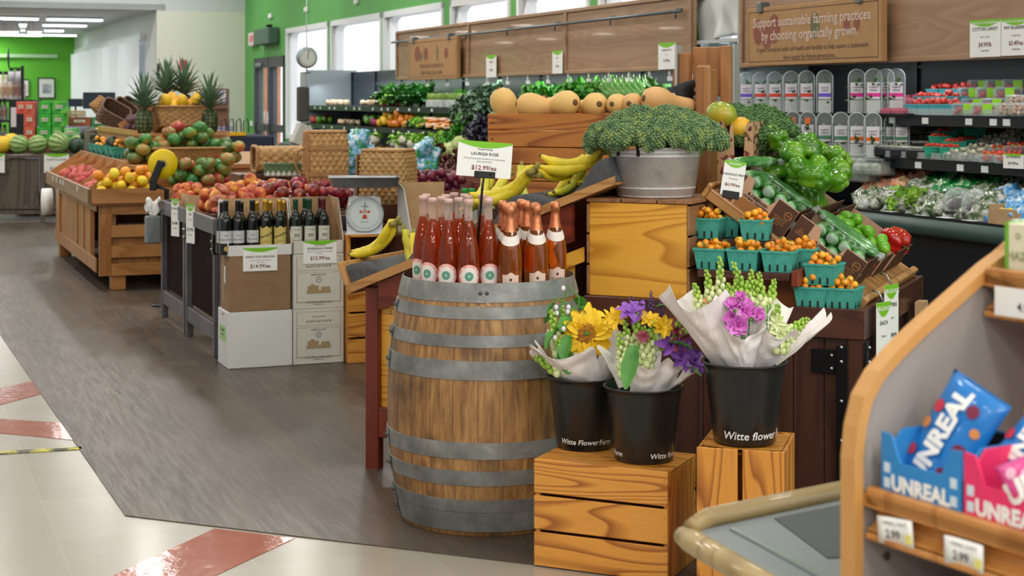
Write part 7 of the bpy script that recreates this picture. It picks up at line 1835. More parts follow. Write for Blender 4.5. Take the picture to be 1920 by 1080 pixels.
for a, c in zip(rg, rg[1:]):
	for i in range(4): b.quad(a[i], a[(i+1) % 4], c[(i+1) % 4], c[i])
b.add(rg[0], [(3, 2, 1, 0)]); b.add(rg[-1], [(0, 1, 2, 3)]); obj('steel_tray', b, mottle('tray_steel', [(.3, '#7f8386'), (.7, '#9da1a4')], 8, .3, metal=.9), r)
# ================================================================ peach table (dark produce table)
K0 = P(400, 672, 0); K0.z = .0; TD, TW = 2.0, 2.1; TZ = .855
K0 = W(*inv(K0)); kv, ku = inv(K0)
GRYP = mottle('table_edge_grey', [(0.3, '#4f4a50'), (0.7, '#68626a')], 4, .4)
r = T('peach_table', 'dark panelled produce table heaped with peaches, behind the wine cases', 'display table', (K0.x, K0.y, .004), TH)
b = MB(); b.box(0, .03, 0, TD, TZ-.10, TZ, .004); b.box(.03, TW, 0, .03, TZ-.10, TZ, .004); b.box(.03, TW, TD-.03, TD, TZ-.10, TZ, .004); b.box(TW-.03, TW, .03, TD-.03, TZ-.1, TZ, .004); obj('edge_board', b, GRYP, r)
b = MB(); b.box(.03, TW-.03, .03, TD-.03, TZ-.06, TZ-.03); obj('tray_floor', b, DKX, r)
b = MB()
for u0, u1 in ((.05, .95), (1.05, 1.95)): b.box(.035, .05, u0+.04, u1-.04, .22, TZ-.11);
b.box(.05, TW-.05, .035, .05, .12, TZ-.11); b.box(TW-.05, TW-.035, .05, TD-.05, .12, TZ-.11); obj('side_panel', b, mottle('panel_dark_maroon', [(0.3, '#1f1313'), (0.7, '#2c1b1a')], 5, .7, spec=.04), r)
for (x, y) in ((.0, .0), (0, .95), (0, 1.05), (0, TD-.05), (TW-.05, 0), (TW-.05, TD-.05)):
	b = MB(); b.box(x+.005, x+.05, y, y+.05, 0, TZ-.1, .003); obj('leg', b, GRYP, r)
for u0, u1 in ((.05, .95), (1.10, 1.95)):
	b = MB(); b.box(.01, .04, u0, u1, .10, .20, .003); obj('stretcher', b, GRYP, r)
b = MB(); b.box(-.002, .002, .0, .06, TZ-.22, TZ-.1, .001); b.box(-.002, .002, .96, 1.04, TZ-.20, TZ-.1, .001); b.box(.0, .06, -.002, .002, TZ-.22, TZ-.1, .001); obj('iron_plate', b, BLKM, r)
b = MB()
for y in (.03, .98, 1.02):
	for z in (TZ-.14, TZ-.19): b.ball((-.005, y, z), .009, 8, 5)
obj('bolts', b, STEEL, r)
TT = TZ+.004-.03
def kt(v, u, z=0): return W(kv+v, ku+u, TT+z)
pch = fruit_kind('peach', PEACH, .045, cat='peach', crease=.08, dim=.1, nu=16, nv=10)
nct = fruit_kind('nectarine', NECT, .044, cat='nectarine', crease=.07, dim=.1, nu=16, nv=10)
dnt = fruit_kind('flat_peach', DONUT, .042, cat='peach', sq=(1, 1, .58), crease=.05, dim=.35, nu=16, nv=10)
rp_ = random.Random(3)
for p in drop_pack(118, .0445, (.06, 1.06, .10, .95), lambda a, c: .09*max(0, 1-((a-.62)**2/.30))*min(1, c/.35)+.0, 12, mound=.16, tries=14):
	v, u, z = p
	k = 'd' if v < .24 and u < .5 else ('p' if v < .40 or u > .62 else 'n')
	if z < .05 and .2 < v < .95 and u > .25: continue
	kind = {'d': dnt, 'p': pch, 'n': nct}[k]
	lb = {'d': ('flat reddish peach at the left edge of the mound on the dark table', 'flat peaches at the left edge of the mound'), 'p': ('yellow and red peach in the mound on the dark table', 'peaches in the mound'), 'n': ('dark red nectarine in the mound on the dark table', 'nectarines in the mound')}[k]
	kind.put(kt(v, u, z), rot=(rp_.uniform(-.5, .5), rp_.uniform(-.5, .5), rp_.uniform(0, 6.28)) if k == 'd' else rndrot(rp_), lab=lb[0], group=lb[1])
ri = T('riser_bed', 'low hidden board bed under the peach mound on the dark table', 'riser', kt(.22, .25, 0), TH)
b = MB(); b.box(0, .74, 0, .66, .001, .04, .01); obj('board', b, KRAFT, ri)
r = T('kraft_carton', 'kraft cardboard carton end standing between the dark plums and the peaches', 'carton', kt(.04, 1.06, 0), TH)
b = MB(); b.box(0, .36, 0, .006, 0, .115); b.box(0, .006, .006, .30, 0, .115); b.box(.354, .36, .006, .3, 0, .115); obj('board', b, KRAFT, r)
b = MB()
for k in range(6): b.box(-.001, 0, .03+.045*k, .045+.045*k, .03+.02*(k % 2), .055+.02*(k % 2));
obj('hand_holes', b, SLOTM, r)
for p in drop_pack(34, .033, (.04, .26, 1.42, 1.92), lambda a, c: 0, 22, mound=.1):
	pch.put(kt(*p), rot=rndrot(rp_), scale=.9, lab='dark red peach at the far corner of the dark table beyond the kraft carton', group='red peaches left of the kraft carton')
for k, (u, lb, l1, l2) in enumerate(((1.30, 'narrow white price strip on the side of the peach table, far one left', 'FLAT PEACHES', '$3.49/lb'), (.72, 'narrow white price strip on the side of the peach table, near one right', 'ELIN', '$2.99/lb'))):
	r = T('price_strip', lb, 'price card', kt(-.012, u, -.21+.03), rot=(0, 0, TH+R(-90)+R(18)))
	card_parts(r, .115, .26, [(l1, .018, .19, INK), ('Nectarines', .012, .155, GREYINK), (l2, .027, .09, INK), ('Save $1.00/lb', .010, .055, INK)], head='ORGANIC')
r = T('paper_holder', 'small clear holder with crumpled white paper at the far corner of the peach table', 'holder', kt(-.07, 1.93, -.28), TH)
b = MB(); b.box(-.05, .06, -.04, .04, 0, .2, .01); obj('grey_bin', b, plain('bin_grey', '#7f8588', .5), r)
b = MB(); b.grid(lambda i, j: (-.05+.11*i+.01*math.sin(j*9), .02*math.sin(i*14), .2+.12*j+.02*math.sin(i*9)), 8, 5); obj('paper', b, WHITE, r, thick=.001)
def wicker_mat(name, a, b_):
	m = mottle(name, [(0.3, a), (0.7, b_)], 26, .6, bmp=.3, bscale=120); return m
WICK = wicker_mat('wicker_tan', '#a67c48', '#cda46a'); WICKD = wicker_mat('wicker_shadowed_brown', '#8d6338', '#b98c56'); BAND = wicker_mat('wicker_band', '#9e7044', '#b88a56')  # middle tone is the browner wicker of troughs and two other baskets
def weave_side(b, pts, z0, z1, rows, per, amp=.006, rnd=0.0):
	"""over-under weave on a closed outline pts (list of xy + normal), from z0 to z1"""
	n = len(pts); m = rows*4
	def fn(i, j):
		k = int(round(i*n)) % n; x, y, nx, ny = pts[k]; row = j*rows; rr = int(min(row, rows-1e-6))
		s = math.sin(PI*(row-rr)); o = math.sin(PI*k/per+PI*rr)
		h = amp*1.3*s**.7*(.4+.6*o); k_ = 1-rnd*(j**12+(1-j)**12)
		return (x*k_+nx*h, y*k_+ny*h, z0+(z1-z0)*j)
	b.grid(fn, n, m, closed=True)
def rrect(w, d, r, n):
	"""rounded rectangle outline sampled evenly with normals"""
	per = 2*(w-2*r)+2*(d-2*r)+2*PI*r; out = []
	segs = [('l', (-w/2+r, -d/2), (1, 0), w-2*r, (0, -1)), ('a', (w/2-r, -d/2+r), -PI/2), ('l', (w/2, -d/2+r), (0, 1), d-2*r, (1, 0)), ('a', (w/2-r, d/2-r), 0), ('l', (w/2-r, d/2), (-1, 0), w-2*r, (0, 1)), ('a', (-w/2+r, d/2-r), PI/2), ('l', (-w/2, d/2-r), (0, -1), d-2*r, (-1, 0)), ('a', (-w/2+r, -d/2+r), PI)]
	for k in range(n):
		t = per*k/n
		for s in segs:
			L = s[3] if s[0] == 'l' else PI*r/2
			if t <= L+1e-9:
				if s[0] == 'l': out.append((s[1][0]+s[2][0]*t, s[1][1]+s[2][1]*t, s[4][0], s[4][1]))
				else: a = s[2]+t/r; out.append((s[1][0]+r*math.cos(a), s[1][1]+r*math.sin(a), math.cos(a), math.sin(a)))
				break
			t -= L
	return out
def wicker_hamper(lab, loc, rot, w, d, h, r=.06, bands=True, handle=True, rows=12):
	R_ = T('wicker_basket', lab, 'basket', loc, rot=rot)
	pts = rrect(w, d, r, 168); b = MB(); weave_side(b, pts, 0, h, rows, 3.5, .008, .13)
	for z, sg in ((0, -1), (h, 1)):
		def cap(i, j):
			k = int(round(i*168)) % 168; x, y = pts[k][0]*j*.87, pts[k][1]*j*.87
			return (x, y, z+sg*(.012*(1-j**4))+sg*.004*math.sin(x*70)*math.sin(y*60)*(1-j**6))
		b.grid(cap, 168, 24, closed=True)
	obj('woven_body', b, WICK, R_)
	for zz in (0.0, h):
		b = MB(); b.tube([(p[0]*.90, p[1]*.90, zz) for p in rrect(w, d, r, 60)], .012, 8, closed=True); obj('rim', b, BAND, R_)
	return R_
zb_ = .975
p = Q(610, 350, 10.95)
RZ = TH
r = wicker_hamper('tall wicker basket standing on end with flat bands and a loop handle', p, (0, 0, TH-R(12)), .30, .26, .375, rows=11)
for z in (.09, .27):
	b = MB(); b.box(-.155, .150, -.1405, -.1375, z-.016, z+.016, .001); obj('flat_band', b, BAND, r)
b = MB(); b.box(-.158, -.118, -.144, -.140, .0, .375, .001); obj('upright_band', b, BAND, r)
b = MB(); b.tube([(-.145, -.142, .09), (-.195, -.15, .11), (-.215, -.15, .18), (-.195, -.15, .25), (-.145, -.142, .27)], [.012, .011, .011, .011, .012], 8, flat=.7); obj('loop_handle', b, BAND, r)
b = MB()
for x, z in ((-.15, .09), (-.128, .09), (-.15, .27), (-.128, .27)): b.ball((x, -.146, z), .005, 6, 4)
obj('brass_studs', b, plain('brass_stud', '#d8c49a', .3, .8), r)
b = MB(); b.box(0, .55, 0, .45, 0, p.z-.012-TT, .004)
label(obj('display_riser', b, DKX, loc=W(inv(p)[0]-.2, inv(p)[1]-.2, TT+.001), rz=TH), 'dark riser board under the upright wicker basket on the peach table', 'riser')
p2 = Q(728, 383, 10.25)
r = wicker_hamper('wide wicker basket lying on its side behind the steel scale tray', Vector((p2.x, p2.y, p2.z-.0)), (0, 0, TH-R(38)), .32, .30, .345, r=.075, rows=13)
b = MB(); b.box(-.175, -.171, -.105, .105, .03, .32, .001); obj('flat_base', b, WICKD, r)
b = MB()
for q in ((-.10, .10, .29, .32), (-.10, .10, .03, .06)): b.box(-.180, -.1755, q[0], q[1], q[2], q[3], .001)
b.box(-.180, -.1755, -.105, -.085, .03, .32, .001); b.box(-.180, -.1755, .085, .105, .03, .32, .001); obj('base_frame', b, BAND, r)
label(obj('display_riser', MB().box(0, .45, 0, .45, 0, max(.02, p2.z-.018-TT), .004), DKX, loc=W(inv(p2)[0]-.22, inv(p2)[1]-.22, TT+.002), rz=TH), 'dark riser board under the wide wicker basket', 'riser')
p3 = Q(520, 322, 11.4)
r = T('wicker_basket', 'wicker basket lying open behind the peach mound, left of the tall one', 'basket', Vector((p3.x-.16, p3.y, p3.z+.09)), rot=(0, R(90), TH-R(5)))
pts_ = rrect(.17, .30, .05, 120)
b = MB(); weave_side(b, pts_, 0, .36, 10, 3.5, .007); obj('woven_body', b, WICK, r)
b = MB(); b.grid(lambda i, j: (pts_[int(round(i*120)) % 120][0]*j, pts_[int(round(i*120)) % 120][1]*j, .36), 120, 8, closed=True); obj('woven_bottom', b, WICK, r)
b = MB(); b.tube([(q[0]*1.05, q[1]*1.02, 0) for q in pts_[::2]], .014, 8, closed=True); obj('rim', b, BAND, r)
r_ = label(obj('display_riser', MB().box(0, .62, 0, .35, 0, max(.02, p3.z-.01-TT), .004), DKX, loc=W(inv(p3)[0]-.30, inv(p3)[1]-.16, TT+.001), rz=TH), 'dark riser board under the lying wicker basket', 'riser')
for k in range(7):
	q = Q(500+10*k, 330, 11.0+.0*k)
	ca2 = None
	r = T('snack_pack', 'clear pack of pale snacks standing between the lying and the tall wicker basket', 'plastic pack', q+Vector((0, 0, -.01)), rot=(R(-25), 0, TH-R(10)), group='clear snack packs by the wicker baskets')
	b = MB(); b.box(-.018, .018, -.03, .03, 0, .10, .004); obj('pack_body', b, WHB, r)
pk0 = wpt(800, 1.05, 0, C0)
plm = fruit_kind('plum', PLUM, .032, cat='plum', crease=.04, dim=.1, sq=(1, 1, 1.05), nu=14, nv=9)
pc = Q(826, 358, 11.0)
r = T('plum_crate', 'brown wooden crate of dark plums behind the rose bottles', 'crate', pc, TH)
b = MB(); b.box(-.34, .36, 0, .014, -.14, .0); b.box(-.34, .36, .34, .354, -.14, .05); b.box(-.354, -.34, 0, .354, -.14, .02); b.box(.36, .374, 0, .354, -.14, .04); b.box(-.34, .36, 0, .354, -.14, -.125); obj('crate_body', b, plain('bin_brown', '#7b4436', .6), r)
for p in drop_pack(70, .032, (-.33, .22, .02, .33), lambda a, c: -.06+c*.2, 31, mound=.06):
	plm.put(pc+Vector((p[0]*cT-p[1]*sT, p[0]*sT+p[1]*cT, p[2])), rot=rndrot(rp_), lab='dark purple plum in the crate behind the rose bottles', group='plums behind the rose bottles')
b = MB(); b.box(-.42, .5, -.05, .5, 0, pc.z-.142, .003); label(obj('plum_stand', b, DKX, loc=(pc.x, pc.y, .004), rz=TH), 'dark stand under the plum crate, behind the banana rack', 'stand')
r = T('kraft_carton', 'open white edged carton standing between the wide wicker basket and the rose bottles', 'carton', Q(770, 440, 9.6), TH)
b = MB(); b.prism_x([(0, 0), (.26, 0), (.26, .30), (.14, .27), (0, .02)], 0, .005); obj('side_wall', b, CBW, r); b = MB(); b.box(.005, .3, .25, .256, 0, .30); b.box(.005, .3, 0, .25, 0, .005); obj('back_wall', b, KRAFT, r)
b = MB(); b.box(-.04, .36, -.02, .30, 0, Q(770, 440, 9.6).z-.006, .003); label(obj('carton_stand', b, DKX, loc=Vector((Q(770, 440, 9.6).x, 9.6, .004)), rz=TH), 'dark box under the white edged carton behind the banana rack', 'stand')
for k, x in enumerate((872, 885)):
	q = Q(x, 358, 9.6)
	r = T('green_cap_bottle', ('left' if k == 0 else 'right')+' one of two bottles with bright green caps behind the rose bottles', 'bottle', q+Vector((0, 0, -.19)), 0)
	b = MB(); b.lathe([(.03, 0), (.032, .01), (.032, .12), (.02, .16), (.016, .18)], 16); obj('bottle_body', b, clear('bottle_clear', '#f0f6e8', .3), r); b = MB(); b.lathe([(.018, .17), (.019, .2), (.017, .205), (0, .205)], 16); obj('cap', b, plain('cap_green', '#1fa33c', .4), r)
q = Q(878, 358, 9.6); b = MB(); b.box(-.12, .12, -.06, .06, 0, q.z-.192, .003); label(obj('bottle_stand', b, KRAFT, loc=(q.x, q.y, .004), rz=TH), 'brown box under the green capped bottles', 'stand')
b = MB();
for k in range(3): b.box(0, .9, 0, .02, .60+.115*k, .705+.115*k, .003)
b.box(0, .05, .02, .06, 0, .95); b.box(.85, .9, .02, .06, 0, .95)
s_ = inv(Q(712, 400, 10.0)); label(obj('plank_screen', b, DKX, loc=W(s_[0]-.15, s_[1], .004), rz=TH), 'dark plank screen directly behind the kitchen scale', 'screen')
# ================================================================ honey coloured stepped produce display (room frame)
HON = wood('honey_pine', '#9c6532', '#bb8147', 'z', 1.0, .4, 6, coat=.15); HONX = wood('honey_pine_board', '#a36c38', '#bf8750', 'x', 1.0, .4, 6, coat=.15); HONY = wood('honey_pine_side', '#8a6a52', '#a3836a', 'y', 1.0, .45, 5)
o1 = inv(P(165, 356, .85)); V0, U0 = o1; OW = 2.75; OD = UX(88, V0)-U0+.15; H0 = .85
r = T('stepped_display', 'honey coloured wooden stepped produce display with citrus and mangoes, left of the peach table', 'display table', W(V0, U0, .004), TH)
CHM = .62
fr_ = UX(88, V0)-U0
def plank(b, p, q, z0, z1, th=.03):
	p, q = Vector(p), Vector(q); d = (q-p).normalized(); n_ = Vector((-d.y, d.x))*th
	pts = [p, q, q+n_, p+n_]; b.prism([(a.x, a.y) for a in pts], z0, z1)
vR = V0+OW
xf = OW-.55
b = MB(); plank(b, (.0, OD), (0, 0), H0-.12, H0, .03); obj('side_board', b, HONY, r)
b = MB(); plank(b, (0, 0), (xf, 0), H0-.12, H0, .03); obj('front_board', b, HONX, r)
b = MB(); plank(b, (xf, 0), (OW, .55), H0-.12, H0, .03); plank(b, (OW, .55), (OW, OD), H0-.12, H0, .03); plank(b, (OW, OD), (0, OD), H0-.12, H0, .03); obj('right_board', b, HONX, r)
b = MB(); b.prism([(.03, .03), (xf, .03), (OW-.04, .58), (OW-.04, OD-.03), (.03, OD-.03)], H0-.14, H0-.12); obj('tray_floor', b, HONX, r)
iv = .10
b = MB(); b.box(iv, iv+.02, iv+.45, OD-iv, .14, H0-.14); obj('side_panel', b, HON, r)
for k in range(3):
	b = MB(); u = iv+.5+k*.5; b.box(iv-.012, iv, u, u+.09, .24, H0-.14, .003); obj('stile', b, HON, r)
b = MB(); b.box(iv-.015, iv, iv+.1, OD-iv, .14, .26, .003); b.box(iv-.012, iv, iv+.1, OD-iv, H0-.20, H0-.141, .003); obj('side_rail', b, HON, r)
b = MB(); b.box(iv-.02, iv+.22, OD-.55, OD-.25, .14, H0-.14, .004); obj('corner_block', b, HON, r)
nx0, nx1 = iv+.10, iv+.10+.66
b = MB(); b.box(nx0-.10, nx0-.0, iv-.02, iv+.02, .12, H0-.14, .003); b.box(nx1, nx1+.06, iv-.02, iv+.02, .12, H0-.14, .003); obj('stile', b, HON, r)
for z0, z1 in ((H0-.22, H0-.142), (.44, .54), (.27, .37), (.12, .22)):
	b = MB(); b.box(nx0+.0, nx1, iv-.024, iv+.0, z0, z1, .003); obj('front_rail', b, HONX, r)
b = MB(); b.box(nx0, nx1, iv+.02, iv+.03, .14, .44); b.box(nx0+.02, nx0+.04, iv+.02, iv+.5, .44, H0-.14); b.box(nx0, nx1, iv+.5, iv+.52, .3, H0-.14); b.box(nx0, nx1, iv+.03, iv+.5, .40, .42); obj('niche_board', b, HON, r)
b = MB(); b.box(nx1+.06, nx1+.46, iv-.02, iv+.02, .12, H0-.14, .003); b.box(nx1+.46, xf+.1, iv+.0, iv+.02, .12, H0-.14, .003); obj('end_block', b, HON, r)
b = MB(); b.box(OW-.15, OW-.13, .6, OD-.1, .12, H0-.14); b.box(iv, OW-.13, OD-iv-.02, OD-iv, .12, H0-.14); obj('back_panel', b, HON, r)
for x, y in ((nx0, iv+.0), (nx1-.02, iv+.0), (iv, OD-.4), (OW-.4, .8), (OW-.4, OD-.4), (nx1+.9, iv+.1)):
	b = MB(); b.box(x, x+.12, y, y+.12, 0, .139, .006); obj('foot', b, HON, r)
b = MB(); b.box(nx0+.06, nx1-.05, iv+.05, iv+.38, .43, .54, .01); b.box(nx0+.3, nx1-.08, iv+.08, iv+.3, .54, .58, .006); label(obj('folded_boxes', b, KDARK, loc=W(V0, U0, .004), rz=TH), 'brown boxes stored in the open niche of the honey wooden display', 'boxes')
def od(v, u, z=0): return W(V0+v, U0+u, z+.004)
def vx(x, u):                              # v (display frame) of pixel column x on the line u
	tx = (x-960)/FPX; Y = (U0+u)/(-tx*sT+cT); return Y*(tx*cT+sT)-V0
r2 = T('sloped_bin', 'sloping wooden bin with narrow dividers on the left side of the honey display', 'bin', W(V0, U0, .004), TH)
zA, zB_ = H0-.10, H0+.10; BW = .34; SLB = (zB_-zA)/(BW-.03)
b = MB(); b.prism_y([(.03, zA), (BW, zA), (BW, zB_)], .32, OD-.06); obj('sloped_floor', b, HONX, r2)
for k in range(6):
	u = .30+(OD-.36)*k/5; b = MB(); b.prism_y([(.03, zA), (BW, zA), (BW, zB_+.10), (.03, H0-.005)], u, u+.02); obj('divider', b, HONX, r2)
b = MB(); b.box(BW+.001, BW+.02, .30, OD-.04, zA, zB_+.11); obj('back_board', b, HONX, r2)
rpk = fruit_kind('red_potato', REDP, .036, cat='potato', lump=.15, dim=0, sq=(1.1, 1, .9), nu=10, nv=7)
rd2 = random.Random(8)
for bay, n, lb in ((1, 26, 'second'), (2, 30, 'third'), (3, 14, 'fourth'), (0, 10, 'nearest')):
	u0 = .32+(OD-.36)*bay/5; u1 = u0+(OD-.36)/5-.02
	for p in drop_pack(n, .036, (.04, BW, u0, u1), lambda a, c: zA+(a-.03)*SLB, 50+bay, mound=.03):
		rpk.put(od(*p), rot=rndrot(rd2), lab='red skinned potato in the %s divided bay of the sloping bin' % lb, group='red potatoes, %s bay' % lb)
lmn = fruit_kind('lemon', LEMON, .043, cat='citrus', sq=(1, 1, 1.15), dim=-.06, nu=14, nv=9); orn = fruit_kind('orange', ORANGE, .044, cat='citrus', dim=.03, nu=14, nv=9)
for p in drop_pack(21, .05, (.04, vx(296, .1), .04, .30), lambda a, c: H0-.10+c*.3, 61, mound=.02):
	ly = p[1] < .13 or (p[2] < H0+.03 and p[0] < .3)
	(lmn if ly else orn).put(od(*p), rot=rndrot(rd2), lab='yellow lemon in the front tray of the honey wooden display' if ly else 'orange in the front tray of the honey wooden display', group='lemons in the front tray' if ly else 'oranges in the front tray')
T2 = 1.03
def tier(name, lab, x0, x1, y0, y1, z, th, zlow):
	r = T(name, lab, 'display tier', W(V0, U0, .004), TH)
	b = MB(); b.box(x0, x1, y0, y1, z-th, z, .006); obj('tier_board', b, HONX, r)
	b = MB(); b.box(x0+.06, x1-.06, y0+.06, y1-.06, zlow, z-th); obj('tier_base', b, HONX, r); return r
tier('display_tier', 'middle wooden tier of the honey display carrying the green mangoes', BW+.03, OW-.05, .36, OD-.1, T2, .045, H0-.12)
mgk = fruit_kind('mango', MANGO, .055, cat='mango', sq=(1.25, 1, .95), dim=.0, nu=14, nv=9); mrk = fruit_kind('mango', MANGOR, .055, cat='mango', sq=(1.25, 1, .95), dim=.0, nu=14, nv=9)
def mangoes(n, x0, x1, y0, y1, z, seed, lb, grp, pr=.2, mound=.06):
	for k, p in enumerate(drop_pack(n, .054, (x0, x1, y0, y1), lambda a, c: z, seed, mound=mound)):
		((mrk if (k*13+seed) % 10 < pr*10 else mgk)).put(od(*p), rot=(rd2.uniform(-.4, .4), rd2.uniform(-.4, .4), rd2.uniform(0, 6.3)), lab=lb, group=grp)
mangoes(11, vx(236, .4), vx(302, .4), .38, .70, T2, 2, 'green and red mango heaped left of the tape roll on the middle tier', 'mangoes left of the yellow roll', .15)
mangoes(13, vx(392, .5), vx(456, .5), .40, .8, T2, 4, 'dark green mango at the right end of the middle tier', 'mangoes at the right end of the middle tier', .15)
mangoes(20, vx(305, .2), vx(440, .2), .05, .34, H0-.0, 6, 'green and red mango in the lower tray behind the peach table', 'mangoes in the lower tray', .25)
def trough(lab, loc, w, d, h, flare=.05, rot=(0, 0, TH)):
	R_ = T('wicker_trough', lab, 'basket', loc, rot=rot); b = MB()
	n = 120; rows = 8
	def fn(i, j):
		base = rrect(w-flare*2*(1-j), d-flare*2*(1-j), .03, n)
		k = int(round(i*n)) % n; x, y, nx, ny = base[k]; rr = int(min(j*rows, rows-.001)); h_ = .005*(.5+.5*math.sin(PI*k/3+PI*rr))
		return (x+nx*h_, y+ny*h_, h*j)
	b.grid(fn, n, rows*3, closed=True); pts = rrect(w-flare*2, d-flare*2, .03, n)
	b.grid(lambda i, j: (pts[int(round(i*n)) % n][0]*j, pts[int(round(i*n)) % n][1]*j, .001), n, 3, closed=True)
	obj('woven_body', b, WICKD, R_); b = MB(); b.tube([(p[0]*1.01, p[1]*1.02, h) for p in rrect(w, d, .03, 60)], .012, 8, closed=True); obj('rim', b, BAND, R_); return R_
mq = RP(345, 292, V0+1.6)
def opos(x, y, v): p = RP(x, y, V0+v); return p[0]-V0, p[1]-U0, p[2]-.004
t1 = opos(345, 310, 1.62); tu = .62; tv = vx(347, tu)
tz1 = T2+.005
trough('wide wicker trough of mangoes below the upper wicker basket', od(tv, tu, tz1), .62, .42, .13)
mangoes(26, tv-.26, tv+.26, tu-.16, tu+.16, tz1+.035, 8, 'green or red mango heaped in the wide wicker trough', 'mangoes in the wide wicker trough', .2, .04)
T3 = 1.27
r = T('display_tier', 'upper wooden tray of the honey display with mushrooms and pineapples', 'display tier', W(V0, U0, .004), TH)
TU = .86
VE = vx(425, TU); b = MB(); b.box(.50, VE, TU, OD-.2, T3-.03, T3); b.box(.50, .53, TU, OD-.2, T3-.07, T3+.045); b.box(.53, VE, TU, TU+.03, T3-.07, T3+.02); b.box(VE, VE+.03, TU, OD-.2, T3-.07, T3+.03); b.box(.62, VE-.1, TU+.1, OD-.3, T2, T3-.03); obj('upper_tray', b, HONX, r)
b = MB(); b.M = Matrix.Translation((.53, TU+.9, T3)) @ Matrix.Rotation(R(-30), 4, 'Y'); b.box(.0, .40, 0, .02, -.0, .10)
obj('sloped_divider', b, HONX, r)
tb = od(vx(338, TU+.24), TU+.24, T3+.047)
trough('upper wicker basket of yellow mangoes between the pineapples', tb, .50, .36, .17, .04, (R(-14), 0, TH))
ymk = fruit_kind('mango', YMANGO, .05, cat='mango', sq=(1.0, .9, 1.35), dim=.0, nu=14, nv=9)
for k, p in enumerate(drop_pack(18, .045, (-.19, .19, -.13, .13), lambda a, c: .10+.25*(c+.13), 15, mound=.02)):
	ymk.put(tb+Vector((p[0]*cT-p[1]*sT, p[0]*sT+p[1]*cT, p[2]-.02)), rot=(rd2.uniform(-.4, .4), rd2.uniform(-.4, .4), 0), lab='yellow mango in the upper wicker basket', group='yellow mangoes in the upper wicker basket')
PINEA = None
m, nt, bs = newmat('pineapple_rind'); v = coords(nt); vo = nt.nodes.new('ShaderNodeTexVoronoi'); vo.inputs['Scale'].default_value = 32; vo.inputs['Randomness'].default_value = .25
nt.links.new(v, vo.inputs['Vector']); nt.links.new(ramp(nt, vo.outputs[0], [(.1, '#7a7a3a'), (.35, '#45562c'), (.6, '#1f2c18')]), bs.inputs['Base Color']); bs.inputs['Roughness'].default_value = .6; bump(nt, bs, vo.outputs[0], -.8, .01); PINEA = m
CROWN = mottle('pineapple_crown_leaf', [(0.3, '#35583f'), (0.7, '#7b9a7c')], 10, .55)
def pineapple():
	r = T('pineapple', '', 'pineapple')
	b = MB(); b.lathe([(.0, 0), (.04, .003), (.058, .03), (.066, .08), (.064, .13), (.052, .17), (.03, .188), (0, .19)], 24, cap0=False, cap1=False); obj('fruit_body', b, PINEA, r)
	b = MB(); q = random.Random(2)
	for k in range(44):
		t = k/44; leaf_geo(b, (0, 0, .18+.05*t), k*2.4, .5+1.0*t, (.14+.10*t)*q.uniform(.85, 1.1), .03*(1-.3*t), .45-.3*t, 0, k, 6, 2, .35)
	obj('crown', b, CROWN, r); return r
pin = Kind(pineapple)
UPN = TU+.12; UB = TU+.62
for x, u, z, sc, lb in ((270, UPN, T3+.002, 1.22, 'pineapple standing at the left of the upper wicker basket'), (312, UB, T3+.132, 1.25, 'pineapple behind the upper wicker basket, left of the two tallest'), (346, UB, T3+.132, 1.25, 'pineapple behind the upper wicker basket, right of the two tallest'), (393, UPN, T3+.002, 1.22, 'pineapple standing at the right of the upper wicker basket')):
	pin.put(od(vx(x, u), u, z), x, scale=sc, lab=lb)
label(obj('inner_riser', MB().box(vx(312, UB)-.12, vx(346, UB)+.12, UB-.1, UB+.1, T3+.002, T3+.13), HONX, loc=W(V0, U0, .004), rz=TH), 'low wooden riser under the two tallest pineapples', 'riser')
spk = fruit_kind('sweet_potato', mottle('purple_sweet_potato', [(0.3, '#4a2c33'), (0.7, '#7a5058')], 12, .7), .04, cat='vegetable', sq=(1.8, 1, .9), lump=.15, nu=12, nv=8)
for p in drop_pack(40, .045, (.54, .95, TU+.35, TU+1.3), lambda a, c: T3+.0+(a-.54)*.3, 21, mound=.02): spk.put(od(*p), rot=(0, rd2.uniform(-.3, .3), rd2.uniform(0, 6)), lab='dark purple brown sweet potato in the upper tray of the honey display', group='sweet potatoes in the upper tray')
av = fruit_kind('avocado', mottle('avocado_skin', [(0.3, '#232b20'), (0.7, '#3e4a34')], 20, .5, bmp=.3), .04, cat='avocado', sq=(1, 1, 1.3), nu=10, nv=7)
crt = fruit_kind('small_orange_carrot', TOMO, .02, cat='vegetable', sq=(1, 1, 1.6), nu=8, nv=6)
for k, (x, y) in enumerate(((160, 286), (181, 290), (199, 292), (222, 302), (168, 278), (190, 280), (212, 292))):
	p = opos(x, y, .72+.14*(k % 2));
	zb2 = T2+.012
	vv = BW+.13; q = od(vv, UX(x, V0+vv)-U0, zb2+.002)
	if U0+.5 < UX(x, V0+vv) < U0+OD-.1:
		pun.put(q, TH, scale=1.25, lab='teal basket on the ledge above the sloping bin of red potatoes', group='teal baskets above the sloping bin')
		for j in range(5): (crt if k in (2, 3, 5) else av).put(q+Vector((rd2.uniform(-.04, .04), rd2.uniform(-.04, .04), .10+.015*j)), rot=rndrot(rd2), lab=('small orange vegetable' if k in (2, 3, 5) else 'dark avocado')+' in a teal basket above the sloping bin', group='goods in the teal baskets above the sloping bin, '+('orange' if k in (2, 3, 5) else 'dark'))
b = MB(); b.box(BW+.035, BW+.25, .70, OD-.12, T2+.001, T2+.012); label(obj('ledge_board', b, HONX, loc=W(V0, U0, .004), rz=TH), 'narrow ledge behind the sloping bin of red potatoes', 'ledge')
for k, x in enumerate((99, 106, 113, 118, 145)):
	u = UX(x, V0-.001)-U0; b = MB(); b.box(-.004, -.001, u-.03, u+.02, H0-.06, H0-.015); obj('price_tag', b, TAG, r2)
